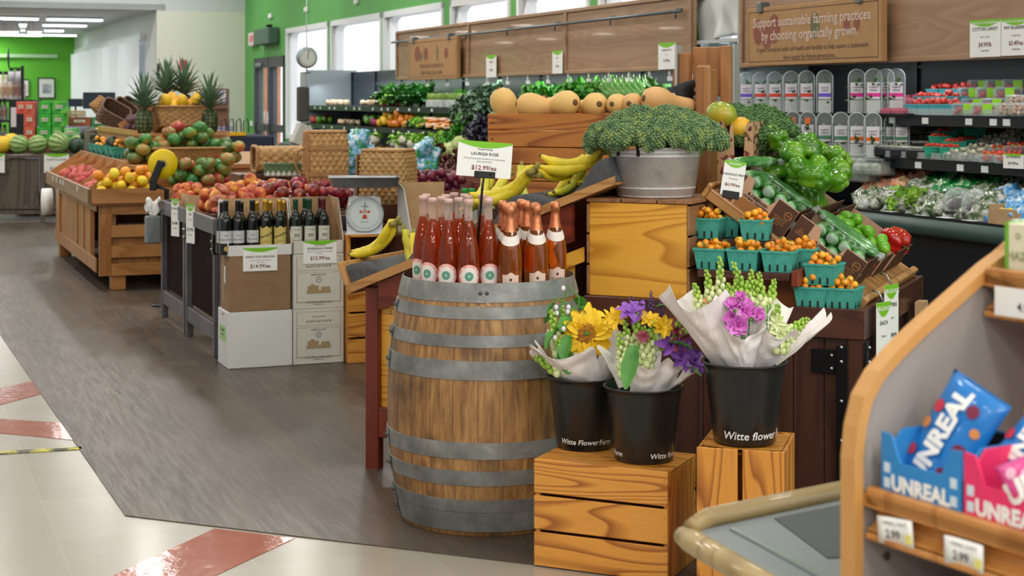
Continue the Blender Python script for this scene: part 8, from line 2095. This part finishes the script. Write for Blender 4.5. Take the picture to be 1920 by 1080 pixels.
rp0 = Q(305, 308, 12.3)
r = T('bag_roll', 'large yellow flanged plastic bag roll on a black stand by the mangoes', 'bag roll', rp0, TH-R(10))
b = MB(); b.M = Matrix.Rotation(R(90), 4, 'X'); b.lathe([(.03, .0), (.112, .0), (.112, -.012), (.03, -.012)], 36, cap0=False, cap1=False); b.lathe([(.03, -.19), (.112, -.19), (.112, -.2), (.03, -.2)], 36, cap0=False, cap1=False); obj('yellow_flange', b, plain('flange_yellow', '#f1cf12', .4), r)
b = MB(); b.M = Matrix.Rotation(R(90), 4, 'X'); b.lathe([(.1, -.012), (.108, -.014), (.108, -.188), (.1, -.19)], 36); obj('film_roll', b, mottle('roll_film', [(0.4, '#c9cf8a'), (0.6, '#e6e9c4')], 9, .3, vec=(1, 8, 1)), r)
b = MB(); b.M = Matrix.Translation((-.02, -.03, 0)) @ Matrix.Rotation(R(22), 4, 'Y'); b.box(-.028, .028, -.018, .0, -.16, .03, .008); obj('bracket_arm', b, BLACKP, r)
b = MB(); b.M = Matrix.Rotation(R(90), 4, 'X'); b.lathe([(.02, .03), (.02, -.2)], 12); obj('axle', b, BLACKP, r)
b = MB(); b.box(-.10, -.04, -.045, .0, -.20, -.14, .01); b.tube([(-.07, .02, -.16), (.03, .05, -.2), (.03, .05, -rp0.z+.012)], .02, 8); b.lathe([(.12, 0), (.12, .01), (.02, .02)], 16, c=(.03, .05, -rp0.z+.006)); obj('stand_pole', b, BLACKP, r)
# ================================================================ far left: dark crate table with melons
M0 = P(95, 415, 0); mv, mu = inv(M0)
GREYW = wood('grey_brown_barnwood', '#4a4038', '#65594d', 'z', 1.0, .7, 5)
MW, MH = 3.2, CAMH-(290-YH)*M0.y/FPX
rzM = TH
p_l = P(-60, 416, 0); angM = math.atan2(M0.y-p_l.y, M0.x-p_l.x)
mo = M0-Vector((math.cos(angM), math.sin(angM), 0))*2.0
r = T('melon_table', 'grey brown barnwood table of watermelons at the far left', 'display table', (mo.x, mo.y, .004), angM)
b = MB(); b.box(0, 3.1, 0, 1.3, MH-.05, MH, .004); obj('table_top', b, GREYW, r)
b = MB()
for k in range(5): b.box(.02+.62*k, .60+.62*k, .04, .06, .14, MH-.06)
obj('panel', b, GREYW, r)
for k in range(6): b = MB(); b.box(.62*k-.0, .62*k+.07, .0, .04, .02, MH-.055, .004); obj('post', b, GREYW, r)
for z in (.09, .16):
	b = MB(); b.box(0, 3.1, .01, .035, z, z+.05 if z < .1 else z+.05); obj('rail', b, GREYW, r)
for x in (0, 3.03): b = MB(); b.box(x, x+.07, 1.2, 1.27, .0, MH-.05); obj('leg', b, GREYW, r)
cM, sM = math.cos(angM), math.sin(angM)
def mt_(x, dy, z):
	tx = (x-960)/FPX; ox, oy = mo.x-dy*sM, mo.y+dy*cM; s = (tx*oy-ox)/(cM-tx*sM); return Vector((ox+s*cM, oy+s*sM, z))
MEL = melon_mat('watermelon_pale_stripes', '#5a7d3a', '#a3bf78', 12); MELD = melon_mat('watermelon_dark_stripes', '#17301c', '#2c4a2c', 8); MELY = mottle('yellow_melon_skin', [(0.3, '#dcb21e'), (0.7, '#f0cc36')], 5, .5)
wm = fruit_kind('watermelon', MEL, .128, cat='watermelon', dim=.02, nu=28, nv=18); wd_ = fruit_kind('watermelon', MELD, .12, cat='watermelon', dim=.0, sq=(1.15, 1, .95), nu=28, nv=18); ymn = fruit_kind('yellow_melon', MELY, .12, cat='melon', dim=.0, sq=(1, 1, .95), nu=24, nv=14)
mz_ = MH+.004+.125
for x, dy, sc, lb in ((36, .16, 1.0, 'pale striped watermelon, left one of three in the front row'), (71, .16, 1.0, 'pale striped watermelon, middle one of three in the front row'), (111, .16, 1.12, 'pale striped watermelon, right and largest of three in the front row'), (146, .42, .95, 'pale striped watermelon partly hidden behind the dark one')): wm.put(mt_(x, dy, mz_*1.0+(sc-1)*.128), rot=(R(80), 0, x), scale=sc, lab=lb)
for x, dy, z, lb in ((146, .18, -.02, 'dark green watermelon at the right end of the melon table front row'), (168, .30, .12, 'dark green watermelon stacked on top at the right of the melon table'), (18, .6, .02, 'dark long watermelon behind the yellow melons'), (160, .2, -.05, 'dark green melon beside the sloping bin, lowest of the right group')): wd_.put(mt_(x, dy, mz_+z), rot=(.2, 0, x), lab=lb)
for x, dy, z, lb in ((4, .16, 0, 'yellow melon at the left edge of the photo'), (22, .36, .03, 'yellow melon behind the left edge melon'), (182, .5, .1, 'pale yellow melon right of the stacked dark watermelon')): ymn.put(mt_(x, dy, mz_+z), 0, lab=lb)
rsr = label(obj('melon_riser', MB().box(0, 3.0, 0, .55, 0, .17, .004), plain('riser_brown', '#7a4f36', .7), loc=(mo+Vector((-sM*.65+.1*cM, cM*.65+.1*sM, MH+.006))), rz=angM), 'brown riser board behind the watermelons under the printed boxes', 'riser')
zr_ = MH+.178
def pbox(x0, x1, z, h, c, c2, lb, txt, d=.18, dy=.70, shape='box'):
	a = mt_(x0, dy, z); e = mt_(x1, dy, z); w_ = (e-a).length
	r = T('printed_box', lab=lb, cat='box', loc=a, rz=angM) if False else T('printed_box', lb, 'box', a, angM)
	b = MB(); b.box(0.002, w_-.002, 0, d, 0, h-.002, .004); obj('box_body', b, mottle('print_%s_%s' % (c[1:], c2[1:]), [(0.45, c), (0.6, c2)], 6, .5), r)
	b = MB(); b.box(w_*.25, w_*.75, -.002, 0, h*.45, h*.7); obj('label_panel', b, plain('panel_cream', '#e6e0d0', .5), r)
	b = MB(); lettering(b, txt, w_/2, h*.57, min(h*.2, w_*.2), -.003); lettering(b, 'organic', w_/2, h*.3, min(h*.12, w_*.12), -.003); obj('box_text', b, plain('box_ink', '#4a2a24', .6), r)
pz = lambda y: CAMH-(y-YH)*(mt_(80, .70, 0).y)/FPX
h_ = (pz(190)-zr_)/3
for k in range(3):
	nm3 = ('bottom', 'middle', 'top')[k]
	pbox(44, 66, zr_+k*h_, h_, '#c9503c', '#e0745c', 'orange red printed box, %s of the stack beside the green boxes' % nm3, 'TOMATO')
pbox(30, 49, zr_+2*h_, h_, '#c9503c', '#e0745c', 'orange red printed box jutting out left at the top of its stack', 'TOMATO', dy=.70+.2)
for k in range(3):
	pbox(69+3*k if k < 1 else 72, 96, zr_+k*h_, h_, '#1fa32c', '#43c43c', 'bright green printed box with corn picture, %s left in the green stack' % ('bottom', 'middle', 'top')[k], 'CORN')
	pbox(97, 118+3*k, zr_+k*h_, h_, '#1c9a34', '#7cd04c', 'bright green printed box, %s right in the green stack' % ('bottom', 'middle', 'top')[k], 'CORN')
pbox(119, 145, zr_, h_*.9, '#3cba54', '#d6e8c0', 'pale green printed carton at the right foot of the green stack', 'GREEN')
pbox(128, 170, zr_+h_*1.0, h_*.75, '#6d4a34', '#a8553c', 'brown box of red pouches right of the green stack', 'SNACKS', dy=1.0)
pbox(127, 157, zr_+h_*1.78, h_*.5, '#b59a78', '#cbb496', 'tan box on the brown box of red pouches', 'NUTS', dy=1.0)
pbox(171, 198, zr_+h_*.8, h_*.95, '#1f7a4a', '#3fa46a', 'dark green pack right of the red pouches', 'TEA', dy=1.0)
rsr2 = label(obj('melon_riser', MB().box(0, 3.1, 0, .5, 0, .17+h_*.8-.004, .004), plain('riser_brown', '#7a4f36', .7), loc=(mo+Vector((-sM*1.22+1.3*cM, cM*1.22+1.3*sM, .006))), rz=angM), 'brown block behind the green boxes', 'riser')
a = mt_(106, -.03, 0); price_card('white price card hanging on the front of the melon table below the right watermelon', Vector((a.x, a.y, CAMH-(324-YH)*a.y/FPX)), angM, .32, .25, [('CANTALOUPE', .04, .17, INK), ('$3.99/ea', .05, .06, INK)])
a = mt_(0, -.03, 0); price_card('white price card hanging at the left edge of the melon table', Vector((a.x, a.y, CAMH-(324-YH)*a.y/FPX)), angM, .12, .25, [('MELON', .02, .17, INK)])
r = T('paper_roll', 'white paper roll with brown end beside the honey display', 'roll', Q(88, 378, 16.8), TH)
b = MB(); b.M = Matrix.Rotation(R(90), 4, 'Y'); b.lathe([(0, -.05), (.14, -.05), (.14, .05), (0, .05)], 24, cap0=False, cap1=False); obj('roll', b, WHITE, r); b = MB(); b.M = Matrix.Rotation(R(90), 4, 'Y'); b.lathe([(0, .052), (.12, .052)], 24, cap0=False, cap1=False); obj('roll_end', b, KDARK, r)
DK = plain('rack_black', '#16191c', .5)
def bp(x, y, Y): return Q(x, y, Y)
r = T('black_rack', 'black shelving rack of bottles and jars at the far left behind the melon table', 'shelving', S(-20, 27, 0), 0)
X0 = 0; wR_ = (62+20)*27/FPX; zT_ = CAMH-(188-YH)*27/FPX
for x in (0, wR_-.06): b = MB(); b.box(x, x+.05, 0, .5, 0, zT_+.0); obj('rack_side', b, DK, r)
for z in (.3, .75, 1.2, zT_-.03): b = MB(); b.box(0, wR_, 0, .5, z, z+.04); obj('shelf', b, DK, r)
b = MB(); b.box(wR_*.45, wR_-.01, -.01, 0.0, .3, zT_); obj('door_panel', b, DK, r)
b = MB(); b.box(wR_*.50, wR_*.62, -.02, -.011, zT_-.45, zT_-.12); obj('notice', b, plain('notice_pale', '#d8cdd0', .6), r)
zz = zT_+.012
jar = Kind(lambda: (lambda r: (obj('jar_body', MB().lathe([(.05, 0), (.055, .01), (.055, .2), (.03, .28), (.025, .36)], 14), mottle('jar_mix', [(0.4, '#b08a6a'), (0.6, '#e8e4e0')], 9, .3, rnd=.2), r), obj('jar_lid', MB().lathe([(.03, .36), (.03, .4), (0, .4)], 12), DK, r), r)[-1])(T('bottle', '', 'bottle')))
for k, x in enumerate((-8, 2, 12, 22, 32)): jar.put(bp(x, 190, 27)*1+Vector((0, .25, zz-bp(x, 190, 27).z)), lab='bottle on top of the black rack at the far left', group='bottles on top of the black rack', scale=1.2)
for k, x in enumerate((-10, 0, 9)):
	for z in (.345, .795, 1.245): jar.put(S(x, 27.2, z), lab='jar on a shelf of the black rack', group='jars on the black rack shelves', scale=.9)
r = T('lamp_stand', 'black stand with a pair of white shaded lamps on the black rack', 'lamp', S(30, 27.1, zz), 0); r.scale = (.6,)*3
b = MB(); b.box(.15, .22, -.03, .03, 0, .95); b.box(-.2, .2, -.01, .01, .86, .9); obj('stand', b, DK, r)
for x in (-.13, .06):
	b = MB(); b.lathe([(.05, .80), (.085, .78), (.085, .5), (.08, .5)], 14, c=(x, 0, 0)); obj('lamp_shade', b, plain('shade_pale', '#d6d2de', .6), r)
	b = MB(); b.lathe([(.02, .88), (.05, .86), (.06, .80)], 12, c=(x, 0, 0)); obj('shade_cap', b, DK, r)
b = MB(); b.tube([(-.2, 0, .9), (-.22, 0, 1.2), (-.2, 0, 1.45)], [.02, .035, .01], 8); obj('feather', b, plain('feather_dark', '#3b3550', .7), r)
def monitor(x0, x1, y0, y1, Y, lb):
	a = Q(x0, y1, Y); c = Q(x1, y0, Y); r = T('monitor', lb, 'monitor', a, 0)
	b = MB(); b.box(0, c.x-a.x, 0, .06, 0, c.z-a.z, .01); obj('screen_back', b, plain('monitor_back', '#26333f', .4), r)
	b = MB(); b.box((c.x-a.x)*.45, (c.x-a.x)*.55, .02, .05, -.25, 0); b.box((c.x-a.x)*.3, (c.x-a.x)*.7, -.05, .15, -.26, -.25); obj('monitor_foot', b, DK, r)
monitor(155, 215, 173, 204, 24, 'large dark computer monitor on the pale background checkout counter')
monitor(127, 154, 185, 200, 24.3, 'smaller dark monitor left of the large one')
a = Q(100, 208, 24); b = MB(); b.box(-.4, 2.6, 0, .7, 0, 1.18, .01)
label(obj('checkout_counter', b, plain('counter_lilac', '#8f8ba6', .5), loc=(a.x, 23.9, .004)), 'pale checkout counter in the background under the monitors', 'counter')
WDK = wicker_mat('wicker_dark_brown', '#5a4236', '#7d6352')
def far_basket(x, y, Y, rot, lb, sc=1.0, m=None):
	r = T('nested_basket', lb, 'basket', Q(x, y, Y), rot=rot); pts = rrect(.42*sc, .3*sc, .06, 84); b = MB(); weave_side(b, pts, 0, .26*sc, 7, 3, .008); obj('woven_body', b, m or WDK, r)
	b = MB(); b.grid(lambda i, j: (pts[int(round(i*84)) % 84][0]*j, pts[int(round(i*84)) % 84][1]*j, 0), 84, 2, closed=True); obj('base', b, m or WDK, r)
	b = MB(); b.tube([(p[0]*1.03, p[1]*1.03, .26*sc) for p in pts[::3]], .012, 6, closed=True); obj('rim', b, m or WDK, r)
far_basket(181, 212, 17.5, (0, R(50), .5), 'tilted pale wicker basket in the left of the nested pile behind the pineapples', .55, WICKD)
far_basket(205, 226, 17.3, (R(40), R(30), .3), 'dark brown wicker basket lying tilted in the pile behind the left pineapple', .72)
far_basket(222, 220, 17.6, (R(40), R(35), .4), 'dark wicker basket leaning right in the pile behind the left pineapple', .66)
far_basket(233, 214, 17.9, (R(40), R(45), .3), 'dark wicker basket at the back right of the nested pile', .6)
b = MB(); b.box(-.22, .28, 0, .5, 0, 1.26, .01); q = Q(212, 230, 17.3); label(obj('basket_stand', b, GREYW, loc=(q.x, q.y-.1, .004), rz=TH), 'grey brown stand under the nested pile of wicker baskets', 'stand')
r = T('magazine_rack', 'brown magazine rack against the cream wall behind the right pineapple', 'rack', Q(372, 280, 24), TH*0)
wq_ = 54*24/FPX; hq_ = (280-166)*24/FPX
b = MB(); b.box(0, wq_, .05, .2, -Q(0, 280, 24).z+.01, hq_, .01); obj('rack_body', b, plain('rack_brown', '#7b5542', .6), r)
b = MB(); b.box(.03, .22, .02, .05, hq_-.24, hq_-.02); b.box(.25, .41, .02, .05, hq_-.24, hq_-.02); obj('magazine', b, mottle('magazine_print', [(0.4, '#4a5f8a'), (0.6, '#d8d0d0')], 14, .4), r)
b = MB(); b.box(0, wq_, .0, .02, hq_-.30, hq_-.25); obj('rack_lip', b, plain('rack_brown', '#7b5542', .6), r)
q = Q(418, 248, 19)
r = T('wire_rack', 'small black wire rack with yellow base right of the right pineapple', 'rack', q, TH)
b = MB(); b.box(0, .28, 0, .14, -.045, 0, .004); obj('yellow_base', b, plain('rack_yellow', '#e0ac18', .5), r)
b = MB()
for k in range(4): b.tube([(-.02+.09*k, 0, 0), (-.02+.09*k, 0, .13), (.03+.09*k, .03, .16), (.05+.09*k, .06, .1), (.05+.09*k, .06, 0)], .007, 5)
obj('wire_loops', b, DK, r)
b = MB(); b.box(-.1, .62, 0, 1.0, 0, q.z-.05, .02); label(obj('cloth_table', b, plain('cloth_navy', '#262b3f', .8), loc=(q.x, q.y, .004), rz=TH), 'table draped in dark navy cloth right of the honey display', 'table')
q = Q(556, 272, 20.5)
r = T('paper_dispenser', 'tilted white holder and dark box at the left end of the vegetable case', 'dispenser', q, rot=(0, 0, TH))
b = MB(); b.M = Matrix.Rotation(R(24), 4, 'Y'); b.box(-.09, .09, -.1, .1, 0, .28, .01); obj('holder', b, plain('holder_grey', '#c4c1b8', .5), r)
b = MB(); b.box(.02, .16, -.05, .1, .3, .75, .02); obj('dark_box', b, plain('box_dark_grey', '#4a4644', .6), r)
b = MB(); b.tube([(0, .05, 0), (0, .05, -q.z+.02)], .02, 8); obj('pole', b, STEEL, r)
# ================================================================ foreground: checkout counter and candy rack
BUMPW = wood('counter_bumper_wood', '#8f7548', '#b39a68', 'x', 1.2, .45, 5, coat=.3)
LAMT = plain('counter_laminate', '#7f8689', .4); TEALP = plain('counter_teal_panel', '#3e6d70', .5)
CHh = .85
n0 = P(1306, 990, CHh); n1 = P(1600, 928, CHh); aC = math.atan2(n1.y-n0.y, n1.x-n0.x)
cC, sC = math.cos(aC), math.sin(aC)
e1 = P(1470, 1085, CHh); dd = e1-n0
r = T('checkout_counter', 'checkout counter with grey top, wooden bumper edge and teal side in the foreground', 'counter', (n0.x, n0.y, .004), aC)
lx, ly = dd.x*cC+dd.y*sC, -dd.x*sC+dd.y*cC     # left edge direction in counter frame
k = -1.6/ly; lx2 = lx*k
H = CHh-.004
def loc(x, y): q = P(x, y, CHh)-n0; return (q.x*cC+q.y*sC, -q.x*sC+q.y*cC)
top = [(0, 0), (1.9, 0), (1.9, -1.6), (lx2, -1.6)]
b = MB(); b.prism(top, H-.035, H-.005); obj('counter_top', b, LAMT, r)
b = MB(); ins = [(.06, -.05), (1.85, -.05), (1.85, -1.55), (lx2+.06, -1.55)]; b.prism(ins, 0, H-.036); obj('side_panel', b, TEALP, r)
b = MB()
b.prism([loc(1452, 968), loc(1760, 906), loc(1760, 1030), loc(1552, 1042)], H-.0049, H-.003); obj('dark_belt', b, plain('belt_dark', '#45494d', .5), r)
b = MB(); b.prism([(.05, -.03), (.06, -.03), (lx2+.085, -1.6), (lx2+.07, -1.6)], H-.0049, H-.001); obj('metal_strip', b, STEEL, r)
b = MB(); b.tube([(-.0, .012, H-.004), (.05, .024, H+.004), (1.9, .024, H+.004)], [.018, .020, .020], 12, flat=.95); obj('rear_bumper', b, BUMPW, r)
lv = Vector((lx2, -1.6, 0)).normalized(); nrm = Vector((lv.y, -lv.x, 0))*-.0
off = Vector((lv.y, -lv.x, 0)); off = -off if off.x > 0 else off
b = MB(); p0_ = Vector((0, 0, H-.02))+off*.012-lv*.0; b.tube([p0_-lv*.03, p0_, p0_+lv*1.7], [.018, .022, .022], 12, flat=.95); obj('side_bumper', b, BUMPW, r)
MAPLE = wood('maple_edge', '#b07a3f', '#cf9a58', 'z', 1.0, .4, 4, coat=.2); MAPX = wood('maple_shelf', '#a86a30', '#c98b4a', 'x', 1.0, .4, 5, coat=.2)
GRYL = plain('rack_grey_laminate', '#9c9590', .5)
Y0 = 2.33
R0 = Vector(((1603-960)*Y0/FPX, Y0, 0)); aR = math.atan2(3000.0, 5113.0)     # panel direction
cR_, sR_ = math.cos(aR), math.sin(aR)
def RK(x, y):                                  # pixel -> (a along panel, z)
	tx = (x-960)/FPX; a = (tx*R0.y-R0.x)/(cR_-tx*sR_); Y = R0.y+a*sR_; return a, CAMH-(y-YH)*Y/FPX
r = T('candy_rack', 'wooden candy rack with curved grey side panel in the right foreground', 'display rack', (R0.x, R0.y, 0), aR)
prof = [(1601, 1180), (1601, 1000), (1603, 860), (1607, 800), (1620, 745), (1645, 700), (1680, 660), (1720, 620), (1765, 580), (1810, 540), (1855, 500), (1885, 478), (1925, 442), (1965, 405), (2010, 370)]
edge = [RK(x, y) for x, y in prof]
edge[0] = (edge[1][0], CHh+.004)
for p in range(3): edge[p] = (edge[1][0], edge[p][1])
back = .78
poly = edge+[(back, edge[-1][1]), (back, CHh+.004)]
b = MB(); b.prism_y(poly, -.0, .018); obj('side_panel', b, GRYL, r)
b = MB()
w2 = .020
for p, q in zip(edge, edge[1:]):
	P_, Q_ = Vector((p[0], 0, p[1])), Vector((q[0], 0, q[1]))
for y0_, y1_ in ((-.006, .024),):
	nE = len(edge); v = []
	for k_, p in enumerate(edge):
		a_ = Vector(edge[max(0, k_-1)]); c_ = Vector(edge[min(nE-1, k_+1)]); d_ = (c_-a_).normalized(); nn = Vector((d_.y, -d_.x))
		if nn.x < 0: nn = -nn
		v += [(p[0]-nn.x*.004, y0_, p[1]-nn.y*.004), (p[0]+nn.x*.013, y0_, p[1]+nn.y*.013), (p[0]+nn.x*.013, y1_, p[1]+nn.y*.013), (p[0]-nn.x*.004, y1_, p[1]-nn.y*.004)]
	f = []
	for k_ in range(nE-1):
		for j in range(4): f.append((4*k_+j, 4*k_+(j+1) % 4, 4*k_+4+(j+1) % 4, 4*k_+4+j))
	f += [(0, 1, 2, 3), tuple(4*(nE-1)+j for j in range(4))]
	b.add(v, f, False)
obj('panel_edge', b, MAPLE, r)
a1, zs1 = RK(1618, 923); a2, zs2 = RK(1842, 512)
zs1b = RK(1618, 955)[1]
LEN = 1.15
for nm_, af, zt_s in (('lower', a1-.002, zs1), ('upper', a2-.004, zs2)):
	b = MB(); b.box(af, back, -LEN, -.001, zt_s-.018, zt_s); b.box(af-.0, af+.016, -LEN, -.0065, zt_s-.018, zt_s+.010, .003); obj('shelf', b, MAPX, r)
	b = MB(); b.prism_x([(0, 0), (1, 0), (1, 1)], 0, 0) if False else None
	b.grid(lambda i, j: (af+.003+.022*math.sin(PI*j), -LEN+(LEN-.007)*i, zt_s-.018-.035*j), 2, 8); b.grid(lambda i, j: (af+.020+.018*math.sin(PI*j), -LEN+(LEN-.007)*i, zt_s-.018-.040*j), 2, 8)
	b.box(af-.001, af+.03, -LEN, -.007, zt_s-.066, zt_s-.056, .002)
	obj('tag_channel', b, MAPX, r)
b = MB(); b.box(back-.01, back, -LEN, -.001, CHh+.004, 1.36); obj('back_board', b, GRYL, r)
b = MB(); b.box(a1+.05, back, -LEN, -.001, CHh+.006, CHh+.02); obj('bottom_shelf', b, MAPX, r)
b = MB(); ka, kz = RK(1660, 1042); b.M = Matrix.Translation((ka, -.002, kz)) @ Matrix.Rotation(R(90), 4, 'X'); b.lathe([(0, .0), (.006, .0), (.006, .002), (0, .002)], 12, cap0=False, cap1=False); obj('peg_hole', b, plain('hole_brown', '#5a4030', .8), r)
for k_, y_ in enumerate((-.07, -.20)):
	b = MB(); b.M = Matrix.Translation((a1-.004, y_, zs1-.040)) @ Matrix.Rotation(R(-90), 4, 'Z') @ Matrix.Rotation(R(-6+5*k_), 4, 'Y')
	b.grid(lambda i, j: (-.035+.07*i, .003*math.sin(PI*i), -.020+.038*j), 6, 2); o = obj('shelf_ticket', b, WHITE, r, thick=.0006)
	b2 = MB(); b2.M = b.M; lettering(b2, '2.99', -.005, -.006, .017, -.001); lettering(b2, 'UNREAL CHOC', 0, .010, .007, -.001); obj('ticket_print', b2, INK, r)
	b2 = MB(); b2.M = b.M; b2.box(.020, .032, -.001, 0, -.015, -.002); obj('ticket_stripe', b2, plain('ticket_yellow', '#e6dc7a', .5), r)
b = MB(); b.M = Matrix.Translation((a2-.006, -.09, zs2-.040)) @ Matrix.Rotation(R(-90), 4, 'Z'); b.box(-.06, .06, 0, .0006, -.02, .024); obj('shelf_ticket', b, WHITE, r)
b2 = MB(); b2.M = b.M; lettering(b2, '4.99', -.0, -.004, .018, -.001); obj('ticket_print', b2, INK, r)
def RW(a, y, z): return Vector((R0.x+a*cR_-y*sR_, R0.y+a*sR_+y*cR_, z))
BLU = plain('box_blue', '#2f86c8', .45); PNK = plain('box_pink', '#e8356c', .45)
def candy_box(lab, y0, w, mat, inner):
	r = T('candy_box', lab, 'box', RW(a1+.012, y0, zs1+.001), aR-R(90))   # local x runs along -y of rack, local -y faces the front
	d = .15; h = .058; hb = .092
	b = MB(); b.box(0, w, 0, .003, 0, h*.9); b.box(0, w, d-.003, d, 0, hb); b.box(0, w, 0, d, 0, .003)
	pts = [(0, 0), (d, 0), (d, hb), (.04, hb), (0, h*.9)]
	b.prism_x(pts, 0, .003); b.prism_x(pts, w-.003, w)
	b.prism_y([(0, 0), (w, 0), (w, hb), (w-.02, hb-.002), (w-.045, h*.62), (.045, h*.62), (.02, hb-.002), (0, hb)], -.0006, .0028)
	obj('box_body', b, mat, r)
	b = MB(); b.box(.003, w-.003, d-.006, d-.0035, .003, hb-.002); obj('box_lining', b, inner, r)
	b = MB(); lettering(b, 'UNREAL', w/2, .021, .030, -.0015, bold=.05); obj('box_text', b, WHITE, r)
	b = MB()
	for x, z in ((.012, .02), (.012, .042), (w-.014, .02), (w-.014, .045)): b.box(x-.006, x+.006, -.0012, -.0007, z-.007, z+.007)
	obj('box_stamp', b, plain('stamp_pale', '#cfe0ea', .6), r); return r
YB = -.026
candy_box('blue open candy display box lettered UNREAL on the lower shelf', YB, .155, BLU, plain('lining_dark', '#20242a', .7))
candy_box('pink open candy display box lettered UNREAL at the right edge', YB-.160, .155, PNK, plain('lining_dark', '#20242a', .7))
def candy_bag(lab, loc, rot, body, spots, w=.10, h=.155, sc=1):
	r = T('candy_bag', lab, 'candy bag', loc, rot=rot)
	b = MB()
	def fn(sg):
		def g(i, j):
			a, c = 2*i-1, 2*j-1; k = max(0, 1-abs(a)**2.6)**.7*max(0, 1-abs(c)**5)**.6
			return (a*w/2*(1-.06*(1-c*c)), sg*(.022*k+.004*rnoise((a*3, c*3, sg+7), 1.5)*k), h/2+c*h/2)
		return g
	b.grid(fn(-1), 18, 22); b.grid(fn(1), 18, 22); obj('bag_film', b, body, r)
	def onbag(bb, vs, fs, dy):
		out = []
		for x, z in vs:
			a = max(-.98, min(.98, x/(w/2))); c = max(-.98, min(.98, (z-h/2)/(h/2))); k = max(0, 1-abs(a)**2.6)**.7*max(0, 1-abs(c)**5)**.6
			out.append((x, -(.022*k)-.0025-dy, z))
		bb.add(out, fs, False)
	b = MB(); vs, fs = text_mesh('UNREAL', .040, 'CENTER', 0, .05); onbag(b, [(-y*1.0-.004, h/2+x) for x, y, _ in vs], fs, .001); obj('bag_text', b, WHITE, r)
	cols = {}
	for x, z, rd_, m in spots:
		n = 14; cols.setdefault(m.name, (m, MB())); onbag(cols[m.name][1], [(x, z)]+[(x+rd_*math.cos(2*PI*i/n), z+rd_*math.sin(2*PI*i/n)) for i in range(n)], [(0, 1+i, 1+(i+1) % n) for i in range(n)], 0)
	for m, bb in cols.values(): obj('fruit_print', bb, m, r)
	return r
BAGBL = plain('bag_blue', '#1f78c4', .3, coat=.4); BAGPK = plain('bag_pink', '#e84f9a', .3, coat=.4)
DRD = plain('print_dark_red', '#7a2440', .4); RDD = plain('print_red', '#c8344a', .4); ORG = plain('print_orange', '#d98a4a', .4); NAV = plain('print_navy', '#2a3a6a', .4)
SPOT = [(-.034, .125, .010, RDD), (.022, .145, .010, DRD), (-.040, .095, .009, ORG), (-.038, .05, .009, RDD), (.034, .085, .011, DRD), (.030, .045, .011, DRD), (.034, .02, .010, DRD), (.04, .12, .007, ORG)]
FR = aR-R(90)
def bagrot(tilt, side, yaw=0): return (Matrix.Rotation(FR+yaw, 3, 'Z') @ Matrix.Rotation(side, 3, 'Y') @ Matrix.Rotation(-tilt, 3, 'X')).to_euler()
candy_bag('blue UNREAL candy bag standing tilted in the blue box, leftmost', RW(a1+.06, YB-.028, zs1+.002), bagrot(R(22), R(20)), BAGBL, SPOT, .115, .18)
candy_bag('blue UNREAL candy bag behind the right corner of the blue box', RW(a1+.10, YB-.165, zs1+.045), bagrot(R(35), R(20)), BAGBL, SPOT, .105, .150)
candy_bag('blue UNREAL candy bag higher up at the right edge of the photo', RW(a1+.17, YB-.195, zs1+.09), bagrot(R(35), R(22)), BAGBL, SPOT, .105, .150)
candy_bag('pink UNREAL candy bag lying in the pink box at the right edge', RW(a1+.02, YB-.235, zs1+.04), bagrot(R(30), R(55)), BAGPK, [(.03, .03, .012, NAV), (-.03, .02, .008, plain('print_pale_pink', '#f2b8d0', .5)), (-.02, .04, .008, plain('print_pale_pink', '#f2b8d0', .5))], .10, .15)
r = T('cracker_box', 'cream upright box with green edge lettered HAZELNUT on the upper rack shelf', 'box', RW(a2+.018, -.030, zs2+.001), FR)
b = MB(); b.box(0, .10, 0, .04, 0, .078, .002); obj('box_body', b, plain('cracker_cream', '#e2dcc0', .5), r)
b = MB(); b.box(-.001, .006, -.001, .041, 0, .079); obj('green_edge', b, plain('cracker_green', '#6cae2c', .5), r)
b = MB(); lettering(b, 'HAZELNUT', .05, .028, .018, -.0012, bold=.03); lettering(b, 'o', .025, .06, .02, -.0012); obj('box_text', b, plain('cracker_olive', '#9aa07a', .6), r)
CELL = plain('bar_green_wrap', '#4f7a42', .4)
for k_ in range(4):
	r = T('snack_bar', 'green wrapped bar beside the cream box on the upper rack shelf, %s' % ('nearest to it', 'second from it', 'third from it', 'farthest left')[k_], 'snack bar', RW(a2+.030+.012*k_, .002+.014*k_, zs2-.002+.010*k_) if False else RW(a2+.035+.014*k_, -.024+.0*k_, zs2+.001), FR)
	b = MB(); b.box(-.001, .0085, 0, .010, 0, .075, .002); obj('wrapper', b, CELL, r)
	b = MB(); b.box(-.001, .0085, 0, .010, .076, .082, .001); obj('wrapper_end', b, plain('bar_pale_end', '#b8c8bc', .4), r)
